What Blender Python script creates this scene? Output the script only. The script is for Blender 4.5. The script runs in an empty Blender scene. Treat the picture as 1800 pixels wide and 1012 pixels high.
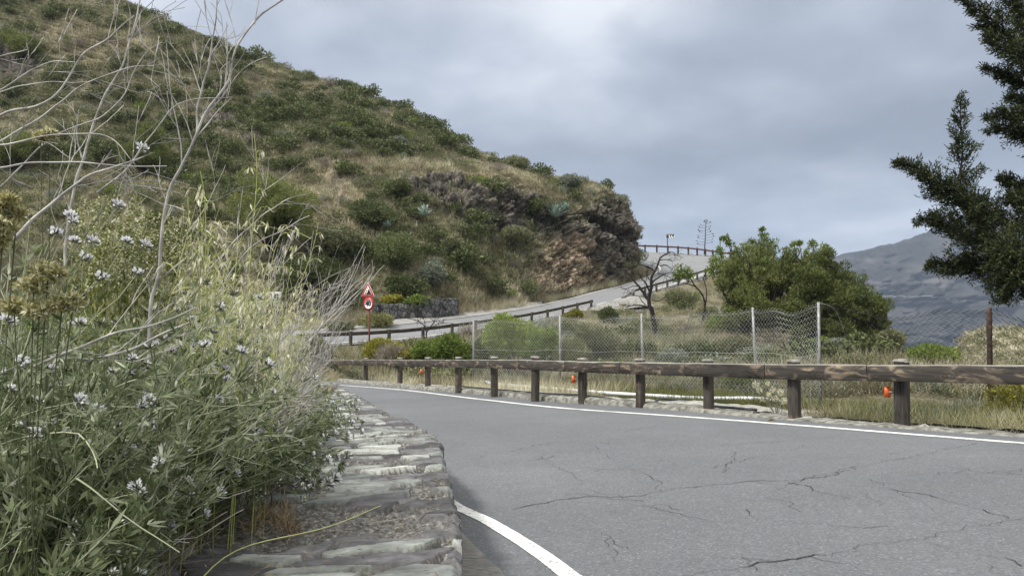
import bpy, math, random
import numpy as np
from mathutils import Vector, kdtree
R = math.radians
SC = bpy.context.scene
COL = SC.collection
F = 1300.0                                   # focal length in pixels of the 1800 wide photograph
PITCH = math.atan2(54.0, F)
cp_, sp_ = math.cos(PITCH), math.sin(PITCH)

# ------------------------------------------------------------------ camera
cam = bpy.data.cameras.new("camera"); cam.sensor_width = 36.0; cam.lens = 36.0*F/1800.0
cam.clip_start = 0.05; cam.clip_end = 20000
cam_o = bpy.data.objects.new("camera", cam); COL.objects.link(cam_o)
cam_o.location = (0, 0, 0); cam_o.rotation_euler = (R(90)+PITCH, 0, 0)
SC.camera = cam_o
SC.view_settings.view_transform = 'Standard'; SC.view_settings.look = 'None'
SC.view_settings.exposure = 0.30; SC.view_settings.gamma = 1.0
try:
    SC.cycles.use_denoising = True
    SC.cycles.max_bounces = 5; SC.cycles.diffuse_bounces = 3; SC.cycles.transmission_bounces = 3
    SC.cycles.volume_bounces = 0; SC.cycles.transparent_max_bounces = 6
except Exception: pass

# ------------------------------------------------------------------ sky (overcast) and sun
SUN_EL, SUN_AZ = 55.0, -115.0                 # azimuth from +Y towards +X
w = bpy.data.worlds.new("World"); SC.world = w; w.use_nodes = True
nt = w.node_tree; nt.nodes.clear()
def N(t, typ, **kw):
    n = t.nodes.new(typ)
    for k, v in kw.items():
        if k.startswith('i_'):
            key = k[2:]
            n.inputs[int(key) if key.isdigit() else key.replace('_', ' ')].default_value = v
        else: setattr(n, k, v)
    return n
def ramp(t, fac, stops, interp='LINEAR'):
    n = t.nodes.new('ShaderNodeValToRGB'); cr = n.color_ramp; cr.interpolation = interp
    while len(cr.elements) > 1: cr.elements.remove(cr.elements[-1])
    cr.elements[0].position = stops[0][0]; cr.elements[0].color = (*stops[0][1], 1)
    for p, c in stops[1:]:
        e = cr.elements.new(p); e.color = (*c, 1)
    if fac is not None: t.links.new(fac, n.inputs[0])
    return n.outputs[0]
def math_(t, op, a, b=None, clamp=False):
    n = t.nodes.new('ShaderNodeMath'); n.operation = op; n.use_clamp = clamp
    for i, x in enumerate((a, b)):
        if x is None: continue
        if isinstance(x, (int, float)): n.inputs[i].default_value = x
        else: t.links.new(x, n.inputs[i])
    return n.outputs[0]
def mixc(t, fac, a, b, mode='MIX'):
    n = t.nodes.new('ShaderNodeMix'); n.data_type = 'RGBA'; n.blend_type = mode
    for i, x in ((0, fac), (6, a), (7, b)):
        if isinstance(x, (int, float)): n.inputs[i].default_value = x
        elif isinstance(x, tuple): n.inputs[i].default_value = (*x, 1)
        else: t.links.new(x, n.inputs[i])
    return n.outputs[2]
def make_sky():
    t = nt; L = t.links.new
    geo = N(t, 'ShaderNodeTexCoord'); sep = N(t, 'ShaderNodeSeparateXYZ'); L(geo.outputs['Generated'], sep.inputs[0])
    zc = math_(t, 'MAXIMUM', sep.outputs[2], 0.0)
    den = math_(t, 'ADD', zc, 0.22)
    x = math_(t, 'DIVIDE', sep.outputs[0], den); y = math_(t, 'DIVIDE', sep.outputs[1], den)
    cmb = N(t, 'ShaderNodeCombineXYZ'); L(x, cmb.inputs[0]); L(y, cmb.inputs[1])
    n1 = N(t, 'ShaderNodeTexNoise', i_Scale=0.85, i_Detail=6.0, i_Roughness=0.5, i_Distortion=0.25); L(cmb.outputs[0], n1.inputs['Vector'])
    mp = N(t, 'ShaderNodeMapping'); mp.inputs['Location'].default_value = (3.3, 1.7, 0); L(cmb.outputs[0], mp.inputs[0])
    n2 = N(t, 'ShaderNodeTexNoise', i_Scale=2.2, i_Detail=4.0, i_Roughness=0.5, i_Distortion=0.2); L(mp.outputs[0], n2.inputs['Vector'])
    s = math_(t, 'ADD', math_(t, 'MULTIPLY', n1.outputs[0], 0.72), math_(t, 'MULTIPLY', n2.outputs[0], 0.28))
    cl = ramp(t, s, [(0.41, (0.285, 0.320, 0.390)), (0.47, (0.360, 0.400, 0.478)), (0.53, (0.465, 0.506, 0.586)), (0.595, (0.640, 0.680, 0.745))])
    # the cloud deck is thinner, so brighter, overhead and on the sun's side (behind the camera's left)
    lift = ramp(t, sep.outputs[2], [(0.0, (1.20,)*3), (0.12, (1.08,)*3), (0.22, (0.88,)*3), (0.34, (1.06,)*3), (0.50, (1.6, 1.52, 1.38)), (0.8, (2.8, 2.6, 2.2)), (1.0, (3.2, 2.95, 2.5))])
    back = ramp(t, math_(t, 'MULTIPLY', sep.outputs[1], -1.0), [(0.0, (1.0,)*3), (0.6, (1.9, 1.8, 1.55)), (1.0, (2.1, 2.0, 1.7))])
    c = mixc(t, 1.0, mixc(t, 1.0, cl, lift, 'MULTIPLY'), back, 'MULTIPLY')
    sky = N(t, 'ShaderNodeTexSky'); sky.sky_type = 'NISHITA'; sky.sun_disc = False
    sky.sun_elevation = R(SUN_EL); sky.sun_rotation = R(SUN_AZ)
    bg1 = N(t, 'ShaderNodeBackground', i_Strength=0.05); L(sky.outputs[0], bg1.inputs[0])
    bg2 = N(t, 'ShaderNodeBackground', i_Strength=1.0); L(c, bg2.inputs[0])
    mx = N(t, 'ShaderNodeMixShader'); mx.inputs[0].default_value = 0.9
    L(bg1.outputs[0], mx.inputs[1]); L(bg2.outputs[0], mx.inputs[2])
    out = N(t, 'ShaderNodeOutputWorld'); L(mx.outputs[0], out.inputs[0])
make_sky()
sun = bpy.data.lights.new("sun", 'SUN'); sun.energy = 4.0; sun.angle = R(10); sun.color = (1.0, 0.96, 0.90)
sun_o = bpy.data.objects.new("sun", sun); COL.objects.link(sun_o); sun_o.location = (-20, 10, 60)
sd = Vector((math.sin(R(SUN_AZ))*math.cos(R(SUN_EL)), math.cos(R(SUN_AZ))*math.cos(R(SUN_EL)), math.sin(R(SUN_EL))))
sun_o.rotation_euler = sd.to_track_quat('Z', 'Y').to_euler()

# ------------------------------------------------------------------ helpers
def P(px, py, Z):
    """world point seen at photo pixel (px, py) at distance Z in front of the camera"""
    dx, dy = (px-900)/F, (506-py)/F
    y = cp_ - dy*sp_; z = sp_ + dy*cp_
    return np.array([dx*Z/y, Z, z*Z/y])
PA, PBX, PCY = -1.25, 0.0225, -0.0445
def plane(x, y): return PA + PBX*(x-4.55) + PCY*(y-8.63)
def hit(px, py, off=0.0):
    d = P(px, py, 1.0)
    t = (plane(0, 0)+off)/(d[2]-PBX*d[0]-PCY*d[1])
    return d*t
def hashf(ix, iy, iz, seed):
    h = (ix.astype(np.uint32)*np.uint32(374761393)) ^ (iy.astype(np.uint32)*np.uint32(668265263)) ^ (iz.astype(np.uint32)*np.uint32(2147483647)) ^ np.uint32((seed*974634777) & 0xffffffff)
    h = (h ^ (h >> np.uint32(13)))*np.uint32(1274126177); h = (h ^ (h >> np.uint32(16)))*np.uint32(2246822519); h ^= h >> np.uint32(15)
    return h.astype(np.float64)/4294967295.0
def vnoise(p, seed=0):
    p = np.asarray(p, float); i = np.floor(p); f = p-i; i = i.astype(np.int64); u = f*f*(3-2*f)
    r = 0
    for a in (0, 1):
        for b in (0, 1):
            for c in (0, 1):
                wt = (u[..., 0] if a else 1-u[..., 0])*(u[..., 1] if b else 1-u[..., 1])*(u[..., 2] if c else 1-u[..., 2])
                r = r + wt*hashf(i[..., 0]+a, i[..., 1]+b, i[..., 2]+c, seed)
    return r
def fbm(p, oct=4, seed=0, gain=0.5):
    p = np.asarray(p, float); s = 0; a = 1; tot = 0
    for k in range(oct):
        s = s + a*(vnoise(p*(2.03**k)+k*17.3, seed+k)-0.5)*2; tot += a; a *= gain
    return s/tot
def nrm(v):
    return v/np.maximum(np.linalg.norm(v, axis=-1, keepdims=True), 1e-9)
def catmull(pts, n, closed=False):
    pts = np.asarray(pts, float)
    d = np.r_[0, np.cumsum(np.linalg.norm(np.diff(pts[:, :3], axis=0), axis=1))]
    t = np.linspace(0, d[-1], n); return cat_at(d, pts, t)
def cat_at(d, pts, t):
    m = np.gradient(pts, d, axis=0) if len(pts) > 2 else np.repeat((pts[1:]-pts[:1])/(d[1]-d[0]), 2, 0)
    k = np.clip(np.searchsorted(d, t, side='right')-1, 0, len(d)-2)
    h = (d[k+1]-d[k])[:, None]; s = ((t-d[k])[:, None])/h
    a, b = pts[k], pts[k+1]
    return (2*s**3-3*s**2+1)*a+(s**3-2*s**2+s)*h*m[k]+(-2*s**3+3*s**2)*b+(s**3-s**2)*h*m[k+1]

def worley(p, seed=0):
    """cellular noise: nearest and second distances and a random value of the nearest cell"""
    p = np.asarray(p, float); i = np.floor(p).astype(np.int64); f1 = np.full(p.shape[:-1], 9.0); f2 = f1.copy(); cr = np.zeros(p.shape[:-1])
    for a in (-1, 0, 1):
        for b in (-1, 0, 1):
            for c in (-1, 0, 1):
                ix, iy, iz = i[..., 0]+a, i[..., 1]+b, i[..., 2]+c
                d = np.sqrt((p[..., 0]-ix-hashf(ix, iy, iz, seed+1))**2+(p[..., 1]-iy-hashf(ix, iy, iz, seed+2))**2+(p[..., 2]-iz-hashf(ix, iy, iz, seed+3))**2)
                m = d < f1; f2 = np.where(m, f1, np.minimum(f2, d)); cr = np.where(m, hashf(ix, iy, iz, seed+4), cr); f1 = np.minimum(f1, d)
    return f1, f2, cr
class MB:
    """collects triangles and quads, a per-vertex value 'v' and a material index"""
    def __init__(s): s.V = []; s.Q = []; s.T = []; s.v = []; s.n = 0; s.mq = []; s.mt = []
    def add(s, V, Q=None, T=None, v=0.5, mi=0):
        V = np.asarray(V, float).reshape(-1, 3); s.V.append(V)
        s.v.append(np.broadcast_to(np.asarray(v, float), (len(V),)).copy())
        if Q is not None and len(Q): Q = np.asarray(Q, np.int64).reshape(-1, 4); s.Q.append(Q+s.n); s.mq.append(np.full(len(Q), mi))
        if T is not None and len(T): T = np.asarray(T, np.int64).reshape(-1, 3); s.T.append(T+s.n); s.mt.append(np.full(len(T), mi))
        s.n += len(V)
    def tube(s, pts, rad, k=4, v=0.5, mi=0, cap=True, roll=0.0):
        pts = np.asarray(pts, float); n = len(pts)
        rad = np.broadcast_to(np.asarray(rad, float), (n,))
        t = nrm(np.gradient(pts, axis=0)); ref = np.array([0, 0, 1.0]) if abs(t[:, 2].mean()) < 0.9 else np.array([1.0, 0, 0])
        a = nrm(np.cross(t, ref)); b = np.cross(t, a)
        an = np.arange(k)*2*math.pi/k+roll
        ring = pts[:, None]+rad[:, None, None]*(a[:, None]*np.cos(an)[None, :, None]+b[:, None]*np.sin(an)[None, :, None])
        i = np.arange(n-1)[:, None]*k; j = np.arange(k)[None]; j2 = (j+1) % k
        Q = np.stack([i+j, i+j2, i+k+j2, i+k+j], -1).reshape(-1, 4)
        T = []
        if cap and k > 2:
            T = [(0, q+1, q) for q in range(1, k-1)]+[((n-1)*k, (n-1)*k+q, (n-1)*k+q+1) for q in range(1, k-1)]
        s.add(ring, Q, T, np.repeat(np.broadcast_to(v, (n,)), k), mi)
    def leaves(s, Pp, D, Nn, L, W, v=0.5, mi=0, fold=0.0, wide=0.45):
        Pp = np.asarray(Pp, float); n = len(Pp)
        if not n: return
        D = nrm(np.asarray(D, float)); S = nrm(np.cross(D, Nn)); U = np.cross(S, D)
        L = np.broadcast_to(L, (n,))[:, None]; W = np.broadcast_to(W, (n,))[:, None]
        V = np.stack([Pp, Pp+D*L*wide+S*W/2+U*W*fold, Pp+D*L, Pp+D*L*wide-S*W/2+U*W*fold], 1)
        s.add(V, np.arange(4*n).reshape(n, 4), None, np.repeat(np.broadcast_to(v, (n,)), 4), mi)
    def box(s, c, size, rot=None, v=0.5, mi=0, bev=0.0):
        hx, hy, hz = np.asarray(size, float)/2
        if bev <= 0:
            V = np.array([(x, y, z) for x in (-hx, hx) for y in (-hy, hy) for z in (-hz, hz)])
            Q = [(0, 1, 3, 2), (4, 6, 7, 5), (0, 4, 5, 1), (2, 3, 7, 6), (0, 2, 6, 4), (1, 5, 7, 3)]; T = []
        else:      # box with chamfered vertical (z) edges and end chamfers
            b = bev
            ring = [(-hx+b, -hy), (hx-b, -hy), (hx, -hy+b), (hx, hy-b), (hx-b, hy), (-hx+b, hy), (-hx, hy-b), (-hx, -hy+b)]
            ri = [(x*(1-b/hx), y*(1-b/hy)) for x, y in ring]
            V = [(x, y, -hz) for x, y in ri]+[(x, y, -hz+b) for x, y in ring]+[(x, y, hz-b) for x, y in ring]+[(x, y, hz) for x, y in ri]
            V = np.array(V); Q = []
            for l in range(3):
                for k in range(8): Q.append((l*8+k, l*8+(k+1) % 8, (l+1)*8+(k+1) % 8, (l+1)*8+k))
            T = [(0, k+1, k) for k in range(1, 7)]+[(24, 24+k, 25+k) for k in range(1, 7)]
        if rot is not None: V = V @ np.asarray(rot).T
        s.add(V+np.asarray(c), Q, T, v, mi)
    def grid(s, G, v=0.5, mi=0, flip=False):
        n, m = G.shape[:2]; i = np.arange(n-1)[:, None]*m; j = np.arange(m-1)[None]
        Q = np.stack([i+j, i+j+1, i+m+j+1, i+m+j], -1).reshape(-1, 4)
        if flip: Q = Q[:, ::-1]
        s.add(G.reshape(-1, 3), Q, None, np.asarray(v, float).reshape(-1) if np.ndim(v) else v, mi)
    def build(s, name, mat, parent=None, origin=None, smooth=False, attrs=None):
        V = np.concatenate(s.V) if s.V else np.zeros((0, 3))
        if origin is None and parent is not None: origin = np.array(parent.get('_org', (0, 0, 0)))
        if origin is not None: V = V-np.asarray(origin)
        Q = np.concatenate(s.Q) if s.Q else np.zeros((0, 4), int); T = np.concatenate(s.T) if s.T else np.zeros((0, 3), int)
        me = bpy.data.meshes.new(name); me.vertices.add(len(V)); me.vertices.foreach_set('co', V.astype(np.float32).ravel())
        me.loops.add(Q.size+T.size); me.loops.foreach_set('vertex_index', np.concatenate([Q.ravel(), T.ravel()]).astype(np.int32))
        me.polygons.add(len(Q)+len(T))
        ls = np.concatenate([np.arange(len(Q))*4, Q.size+np.arange(len(T))*3]).astype(np.int32)
        me.polygons.foreach_set('loop_start', ls)
        if smooth: me.polygons.foreach_set('use_smooth', np.ones(len(Q)+len(T), bool))
        mats = mat if isinstance(mat, (list, tuple)) else [mat]
        for m in mats: me.materials.append(m)
        if len(mats) > 1:
            mi = np.concatenate((s.mq or [np.zeros(0)])+(s.mt or [np.zeros(0)])).astype(np.int32)
            me.polygons.foreach_set('material_index', mi)
        at = me.attributes.new('v', 'FLOAT', 'POINT'); at.data.foreach_set('value', np.concatenate(s.v).astype(np.float32) if s.v else np.zeros(0, np.float32))
        for k, arr in (attrs or {}).items():
            a = me.attributes.new(k, 'FLOAT', 'POINT'); a.data.foreach_set('value', np.asarray(arr, np.float32).ravel())
        me.update(calc_edges=True); me.validate()
        o = bpy.data.objects.new(name, me); COL.objects.link(o)
        if parent is not None: o.parent = parent
        return o
def tag(o, label=None, cat=None, group=None, kind=None):
    if label: o['label'] = label
    if cat: o['category'] = cat
    if group: o['group'] = group
    if kind: o['kind'] = kind
    return o
def thing(name, label, cat, loc=(0, 0, 0), group=None):
    o = bpy.data.objects.new(name, None); COL.objects.link(o); o.location = loc; o.empty_display_size = 0.2
    o['_org'] = tuple(float(q) for q in loc)
    return tag(o, label, cat, group)
def put(o, loc, rz=0.0, sc=1.0, tilt=(0, 0)):
    o.location = loc; o.rotation_euler = (tilt[0], tilt[1], rz); o.scale = (sc, sc, sc) if np.ndim(sc) == 0 else sc
    return o
def copy_tree(o, parent=None):
    c = o.copy(); COL.objects.link(c)
    if parent is not None: c.parent = parent
    for ch in list(o.children): copy_tree(ch, c)
    return c
def rotz(a): c, s = math.cos(a), math.sin(a); return np.array([[c, -s, 0], [s, c, 0], [0, 0, 1.0]])
def frame(d, up=(0, 0, 1)):
    """rotation whose columns are x=d, y, z~up"""
    x = nrm(np.asarray(d, float)); y = nrm(np.cross(up, x)); z = np.cross(x, y)
    return np.stack([x, y, z], 1)

# ------------------------------------------------------------------ materials
def base_mat(name, rough=0.85, spec=0.3):
    m = bpy.data.materials.new(name); m.use_nodes = True; t = m.node_tree
    b = t.nodes['Principled BSDF']; b.inputs['Roughness'].default_value = rough; b.inputs['Specular IOR Level'].default_value = spec
    return m, t, b
def noise_fac(t, scale, detail=4, rough=0.55, dist=0.0, coord='Object', stretch=None):
    tc = N(t, 'ShaderNodeTexCoord'); src = tc.outputs[coord]
    if stretch:
        mp = N(t, 'ShaderNodeMapping'); mp.inputs['Scale'].default_value = stretch; t.links.new(src, mp.inputs[0]); src = mp.outputs[0]
    n = N(t, 'ShaderNodeTexNoise', i_Scale=scale, i_Detail=detail, i_Roughness=rough, i_Distortion=dist)
    t.links.new(src, n.inputs['Vector']); return n.outputs[0]
def bump(t, b, h, strength=0.4, dist=0.01):
    n = N(t, 'ShaderNodeBump', i_Strength=strength, i_Distance=dist); t.links.new(h, n.inputs['Height']); t.links.new(n.outputs[0], b.inputs['Normal'])
def mat_noise(name, stops, scale=5, detail=6, rough=0.85, bumps=0.3, bdist=0.01, stretch=None, spec=0.3, nr=0.6):
    m, t, b = base_mat(name, rough, spec); f = noise_fac(t, scale, detail, nr, stretch=stretch)
    t.links.new(ramp(t, f, stops), b.inputs['Base Color'])
    if bumps: bump(t, b, f, bumps, bdist)
    return m
def mat_leaf(name, stops, trans=0.25, rough=0.6, var=0.25, spec=0.25):
    """foliage: colour from the per-leaf value 'v', shifted a little per object, with some light passing through"""
    m, t, b = base_mat(name, rough, spec)
    a = N(t, 'ShaderNodeAttribute', attribute_name='v'); oi = N(t, 'ShaderNodeObjectInfo')
    f = math_(t, 'ADD', a.outputs['Fac'], math_(t, 'MULTIPLY', math_(t, 'SUBTRACT', oi.outputs['Random'], 0.5), var), True)
    c = ramp(t, f, stops); t.links.new(c, b.inputs['Base Color'])
    if trans > 0:
        tr = N(t, 'ShaderNodeBsdfTranslucent'); t.links.new(c, tr.inputs[0])
        mx = N(t, 'ShaderNodeMixShader'); mx.inputs[0].default_value = trans
        t.links.new(b.outputs[0], mx.inputs[1]); t.links.new(tr.outputs[0], mx.inputs[2])
        t.links.new(mx.outputs[0], t.nodes['Material Output'].inputs[0])
    return m
def flat(name, c, rough=0.6, spec=0.4, metal=0.0):
    m, t, b = base_mat(name, rough, spec); f = noise_fac(t, 25, 4)
    k = ramp(t, f, [(0.3, tuple(x*0.82 for x in c)), (0.7, tuple(min(1, x*1.08) for x in c))]); t.links.new(k, b.inputs['Base Color'])
    b.inputs['Metallic'].default_value = metal
    return m
# ------------------------------------------------------------------ ground materials
def m_asphalt(name, c0, c1, sc=1.0):
    m, t, b = base_mat(name, 0.82, 0.35)
    big = noise_fac(t, 0.30, 6, 0.68); fine = noise_fac(t, 75*sc, 3, 0.75); mid = noise_fac(t, 9, 4, 0.6)
    tc = N(t, 'ShaderNodeTexCoord'); vor = N(t, 'ShaderNodeTexVoronoi', i_Scale=95.0*sc); t.links.new(tc.outputs['Object'], vor.inputs['Vector'])
    f = math_(t, 'ADD', math_(t, 'MULTIPLY', big, 0.55), math_(t, 'ADD', math_(t, 'MULTIPLY', mid, 0.15), math_(t, 'MULTIPLY', fine, 0.30)))
    c = ramp(t, f, [(0.34, c0), (0.52, tuple((a+b_)/2 for a, b_ in zip(c0, c1))), (0.66, c1)])
    sp = ramp(t, vor.outputs['Color'], [(0.0, (0.65,)*3), (0.55, (0.95,)*3), (0.80, (1.1,)*3), (0.93, (1.6,)*3)])
    t.links.new(mixc(t, 0.85, c, sp, 'MULTIPLY'), b.inputs['Base Color'])
    bump(t, b, vor.outputs['Distance'], 0.5, 0.004)
    return m
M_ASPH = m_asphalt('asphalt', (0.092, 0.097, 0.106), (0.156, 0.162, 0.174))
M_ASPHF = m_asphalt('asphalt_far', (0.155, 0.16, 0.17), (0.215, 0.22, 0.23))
def m_paint():
    m, t, b = base_mat('road_paint', 0.6, 0.3)
    f = noise_fac(t, 38, 5, 0.75); g = noise_fac(t, 3.0, 4)
    k = math_(t, 'ADD', math_(t, 'MULTIPLY', f, 0.7), math_(t, 'MULTIPLY', g, 0.3))
    t.links.new(ramp(t, k, [(0.40, (0.17, 0.17, 0.175)), (0.455, (0.50, 0.50, 0.49)), (0.52, (0.66, 0.66, 0.645)), (0.65, (0.78, 0.78, 0.76))]), b.inputs['Base Color'])
    return m
M_PAINT = m_paint()
M_CRACK = flat('crack', (0.042, 0.042, 0.045), 0.95, 0.1)
M_CONC = mat_noise('concrete', [(0.3, (0.16, 0.16, 0.155)), (0.5, (0.27, 0.27, 0.26)), (0.7, (0.38, 0.375, 0.36))], 14, 8, 0.9, 0.6, 0.01)
M_GUTTER = mat_noise('gutter_concrete', [(0.3, (0.10, 0.098, 0.092)), (0.5, (0.165, 0.16, 0.15)), (0.7, (0.24, 0.235, 0.225))], 22, 8, 0.9, 0.7, 0.01, stretch=(1, 3, 1))
M_KERB = mat_noise('kerb_mortar', [(0.3, (0.05, 0.05, 0.045)), (0.45, (0.14, 0.138, 0.12)), (0.62, (0.27, 0.265, 0.24))], 9, 8, 0.95, 1.0, 0.03)
M_PALE = mat_noise('dusty_concrete', [(0.3, (0.16, 0.158, 0.15)), (0.5, (0.235, 0.23, 0.22)), (0.7, (0.31, 0.305, 0.29))], 2.5, 8, 0.9, 0.4, 0.01)

# ------------------------------------------------------------------ road: near stretch, hidden U-turn, far stretch, hairpin
WALL_PX = [(817, 1008), (815, 943), (804, 890), (795, 843), (783, 804), (776, 775), (758, 757), (733, 745), (704, 730), (672, 718), (643, 702), (615, 686), (593, 675)]
wall_e = np.array([hit(px, py, 0.4) for px, py in WALL_PX])
wall_e[:, 2] -= 0.4
d0 = wall_e[0]-wall_e[1]; d0 = d0/np.linalg.norm(d0)
ext = []
q = wall_e[0].copy(); ang = math.atan2(d0[1], d0[0])
for k in range(12):                                            # the parapet goes on past the camera, curving to the right
    q = q+0.5*np.array([math.cos(ang), math.sin(ang), 0]); ang += 0.07
    q[2] = plane(q[0], q[1]); ext.append(q.copy())
tail = []
for x, y, z in [(-5.0, 17.6, 0), (-8.5, 21.5, 0), (-13, 25.5, 0)]: tail.append((x, y, plane(x, y)))
wall_line = np.array(ext[::-1]+list(wall_e)+tail)             # foot of the parapet at road level
WL = catmull(wall_line, 500)
OUT_PX = [(593, 671), (731, 684), (853, 694), (1000, 708), (1126, 716), (1246, 726), (1397, 739), (1586, 753), (1800, 768)]
out_e = np.array([hit(px, py) for px, py in OUT_PX])
dd = out_e[-1]-out_e[-2]; dd = dd/np.linalg.norm(dd)
ext2 = []; q = out_e[-1].copy(); ang = math.atan2(dd[1], dd[0])
for k in range(8):
    q = q+1.5*np.array([math.cos(ang), math.sin(ang), 0]); ang -= 0.03; q[2] = plane(q[0], q[1]); ext2.append(q.copy())
out_line = np.array(ext2[::-1]+list(out_e[::-1]))             # right -> left
OL = catmull(out_line, 400)
def resample(a, n):
    return catmull(a, n)
def ribbon(a, b, n, m, z=0.0):
    A, B = resample(a, n), resample(b, n); t = np.linspace(0, 1, m)[None, :, None]
    G = A[:, None]*(1-t)+B[:, None]*t; G[..., 2] += z; return G
# pairs for the far road (rail side, hill side)
far_pairs = [((-10.6, 31.5, -2.30), (-12.5, 25.2, -2.35)), ((-12.0, 33.6, -2.2), (-18.5, 30.0, -2.3)), ((-12.6, 35.3, -2.0), (-20.5, 36.0, -2.0)),
             ((-12.2, 36.6, -1.75), (-18.5, 41.5, -1.45)), (tuple(P(530, 610, 37.6)), tuple(P(500, 583, 43.5)))]
far_px = [((590, 607, 38.5), (600, 576, 45.0)), ((650, 603, 39.7), (655, 571, 45.6)), ((725, 598, 41.5), (715, 565, 47)), ((800, 588, 44), (790, 557, 49.5)),
          ((880, 576, 48), (870, 547, 54)), ((955, 562, 53), (931, 538, 58.5)), ((1035, 543, 59), (1000, 524, 65)), ((1075, 533, 62), (1040, 513.5, 68)),
          ((1113, 523, 65), (1085, 503, 72)), ((1163, 508, 69), (1115, 494, 75)), ((1210, 495, 73), (1137, 486, 78)), ((1262, 477, 79), (1147, 479, 81)),
          ((1305, 462, 85), (1148, 474, 84)), ((1310, 453, 90), (1142, 469, 87)), ((1262, 449, 93), (1130, 465, 89)), ((1200, 445, 95), (1115, 461, 91)),
          ((1150, 442.5, 96), (1085, 458, 93)), ((1110, 440, 97), (1050, 455, 94)), ((1030, 437, 98), (980, 450, 95))]
FR = np.array([a for a, b in far_pairs]+[P(*a) for a, b in far_px]); FL = np.array([b for a, b in far_pairs]+[P(*b) for a, b in far_px])
def pair_ribbon(A, B, per, m):
    d = np.arange(len(A), dtype=float); t = np.linspace(0, len(A)-1, (len(A)-1)*per+1)
    a, b = cat_at(d, A, t), cat_at(d, B, t); u = np.linspace(0, 1, m)[None, :, None]
    return a[:, None]*(1-u)+b[:, None]*u
def nearest_wall(pts):
    """for each point of the outer edge take the matching stretch of the wall foot"""
    return resample(WL, len(pts))
near_wall = WL[WL[:, 1] < 24]
G_near = ribbon(OL, near_wall, 220, 30)
G_near[..., 2] = plane(G_near[..., 0], G_near[..., 1])
join = [(OL[-1], near_wall[-1]), ((-8.6, 30.3, plane(-8.6, 30.3)), (-11.3, 23.9, plane(-11.3, 23.9)))]
A0 = np.array([j[0] for j in join]+[a for a, b in far_pairs[:1]]); B0 = np.array([j[1] for j in join]+[b for a, b in far_pairs[:1]])
G_join = pair_ribbon(A0, B0, 8, 12)
G_far = pair_ribbon(FR, FL, 8, 14)
mb = MB(); mb.grid(G_near); 
tag(mb.build('road', M_ASPH, smooth=True), kind='structure')
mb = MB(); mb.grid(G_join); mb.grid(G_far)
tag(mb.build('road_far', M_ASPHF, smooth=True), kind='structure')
road_pts = np.concatenate([G_near.reshape(-1, 3), G_join.reshape(-1, 3), G_far.reshape(-1, 3)])
road_xy_ = road_pts[:, :2]

# painted lines
def line_strip(mb, pts, width, lift=0.004, step=0.08, surf=None):
    pts = np.asarray(pts, float); L = np.linalg.norm(np.diff(pts, axis=0), axis=1).sum(); n = max(4, int(L/step))
    c = catmull(pts, n); t = nrm(np.gradient(c, axis=0)); s = nrm(np.cross(t, [0, 0, 1.0]))
    n_ = fbm(c*np.array([9, 9, 0]), 3, 5)[:, None]*0.004
    G = np.stack([c-s*(width/2+n_), c, c+s*(width/2-n_)], 1)
    if surf: G[..., 2] = plane(G[..., 0], G[..., 1])
    G[..., 2] += lift; mb.grid(G)
mb = MB()
LO = [(600, 677), (700, 684.5), (853, 702.5), (1000, 718), (1200, 732), (1400, 747), (1600, 763), (1800, 779)]
lo = [hit(*q) for q in LO]; d_ = (lo[-1]-lo[-2]); d_ = d_/np.linalg.norm(d_)
lo = [hit(575, 675.6)]+lo+[lo[-1]+d_*k for k in (2, 5)]
for q_ in lo: q_[2] = plane(q_[0], q_[1])
line_strip(mb, lo, 0.13, surf=True)
LI = [(1062, 1050), (1002, 1012), (950, 973), (900, 941), (850, 912), (808, 893)]
li = [hit(*q) for q in LI]
cw = wall_e[4:]; tt = nrm(np.gradient(cw, axis=0)); sN = nrm(np.cross(tt, [0, 0, 1.0]))
dl_ = float(np.min(np.linalg.norm(WL[:, :2]-li[-1][:2], axis=1)))*0.6
li = li+[p+s*dl_ for p, s in zip(cw[3:], sN[3:])]
line_strip(mb, li, 0.092, surf=True)
tag(mb.build('road_markings', M_PAINT), kind='structure')
mb = MB()
dF = np.arange(len(FR), dtype=float)
def far_line(u, k0, k1, w_, dash=None):
    t = np.linspace(k0, k1, 400); a, b = cat_at(dF, FR, t), cat_at(dF, FL, t); c = a*(1-u)+b*u
    wv = nrm(b-a)
    L = np.r_[0, np.cumsum(np.linalg.norm(np.diff(c, axis=0), axis=1))]
    segs = [(0, L[-1])] if dash is None else [(x, x+dash[0]) for x in np.arange(0, L[-1], dash[1])]
    for s0, s1 in segs:
        m_ = (L >= s0) & (L <= s1)
        if m_.sum() < 2: continue
        G = np.stack([c[m_]-wv[m_]*w_/2, c[m_]+wv[m_]*w_/2], 1); G[..., 2] += 0.03; mb.grid(G)
far_line(0.13, 8.5, 12.6, 0.16, (1.6, 2.9)); far_line(0.10, 13.6, 17.2, 0.2)
far_line(0.94, 4.5, 16.2, 0.14); far_line(0.05, 17.2, 23, 0.17); far_line(0.92, 16.2, 22.5, 0.2); far_line(0.1, 3, 8, 0.14)
tag(mb.build('road_markings_far', M_PAINT), kind='structure')

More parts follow.
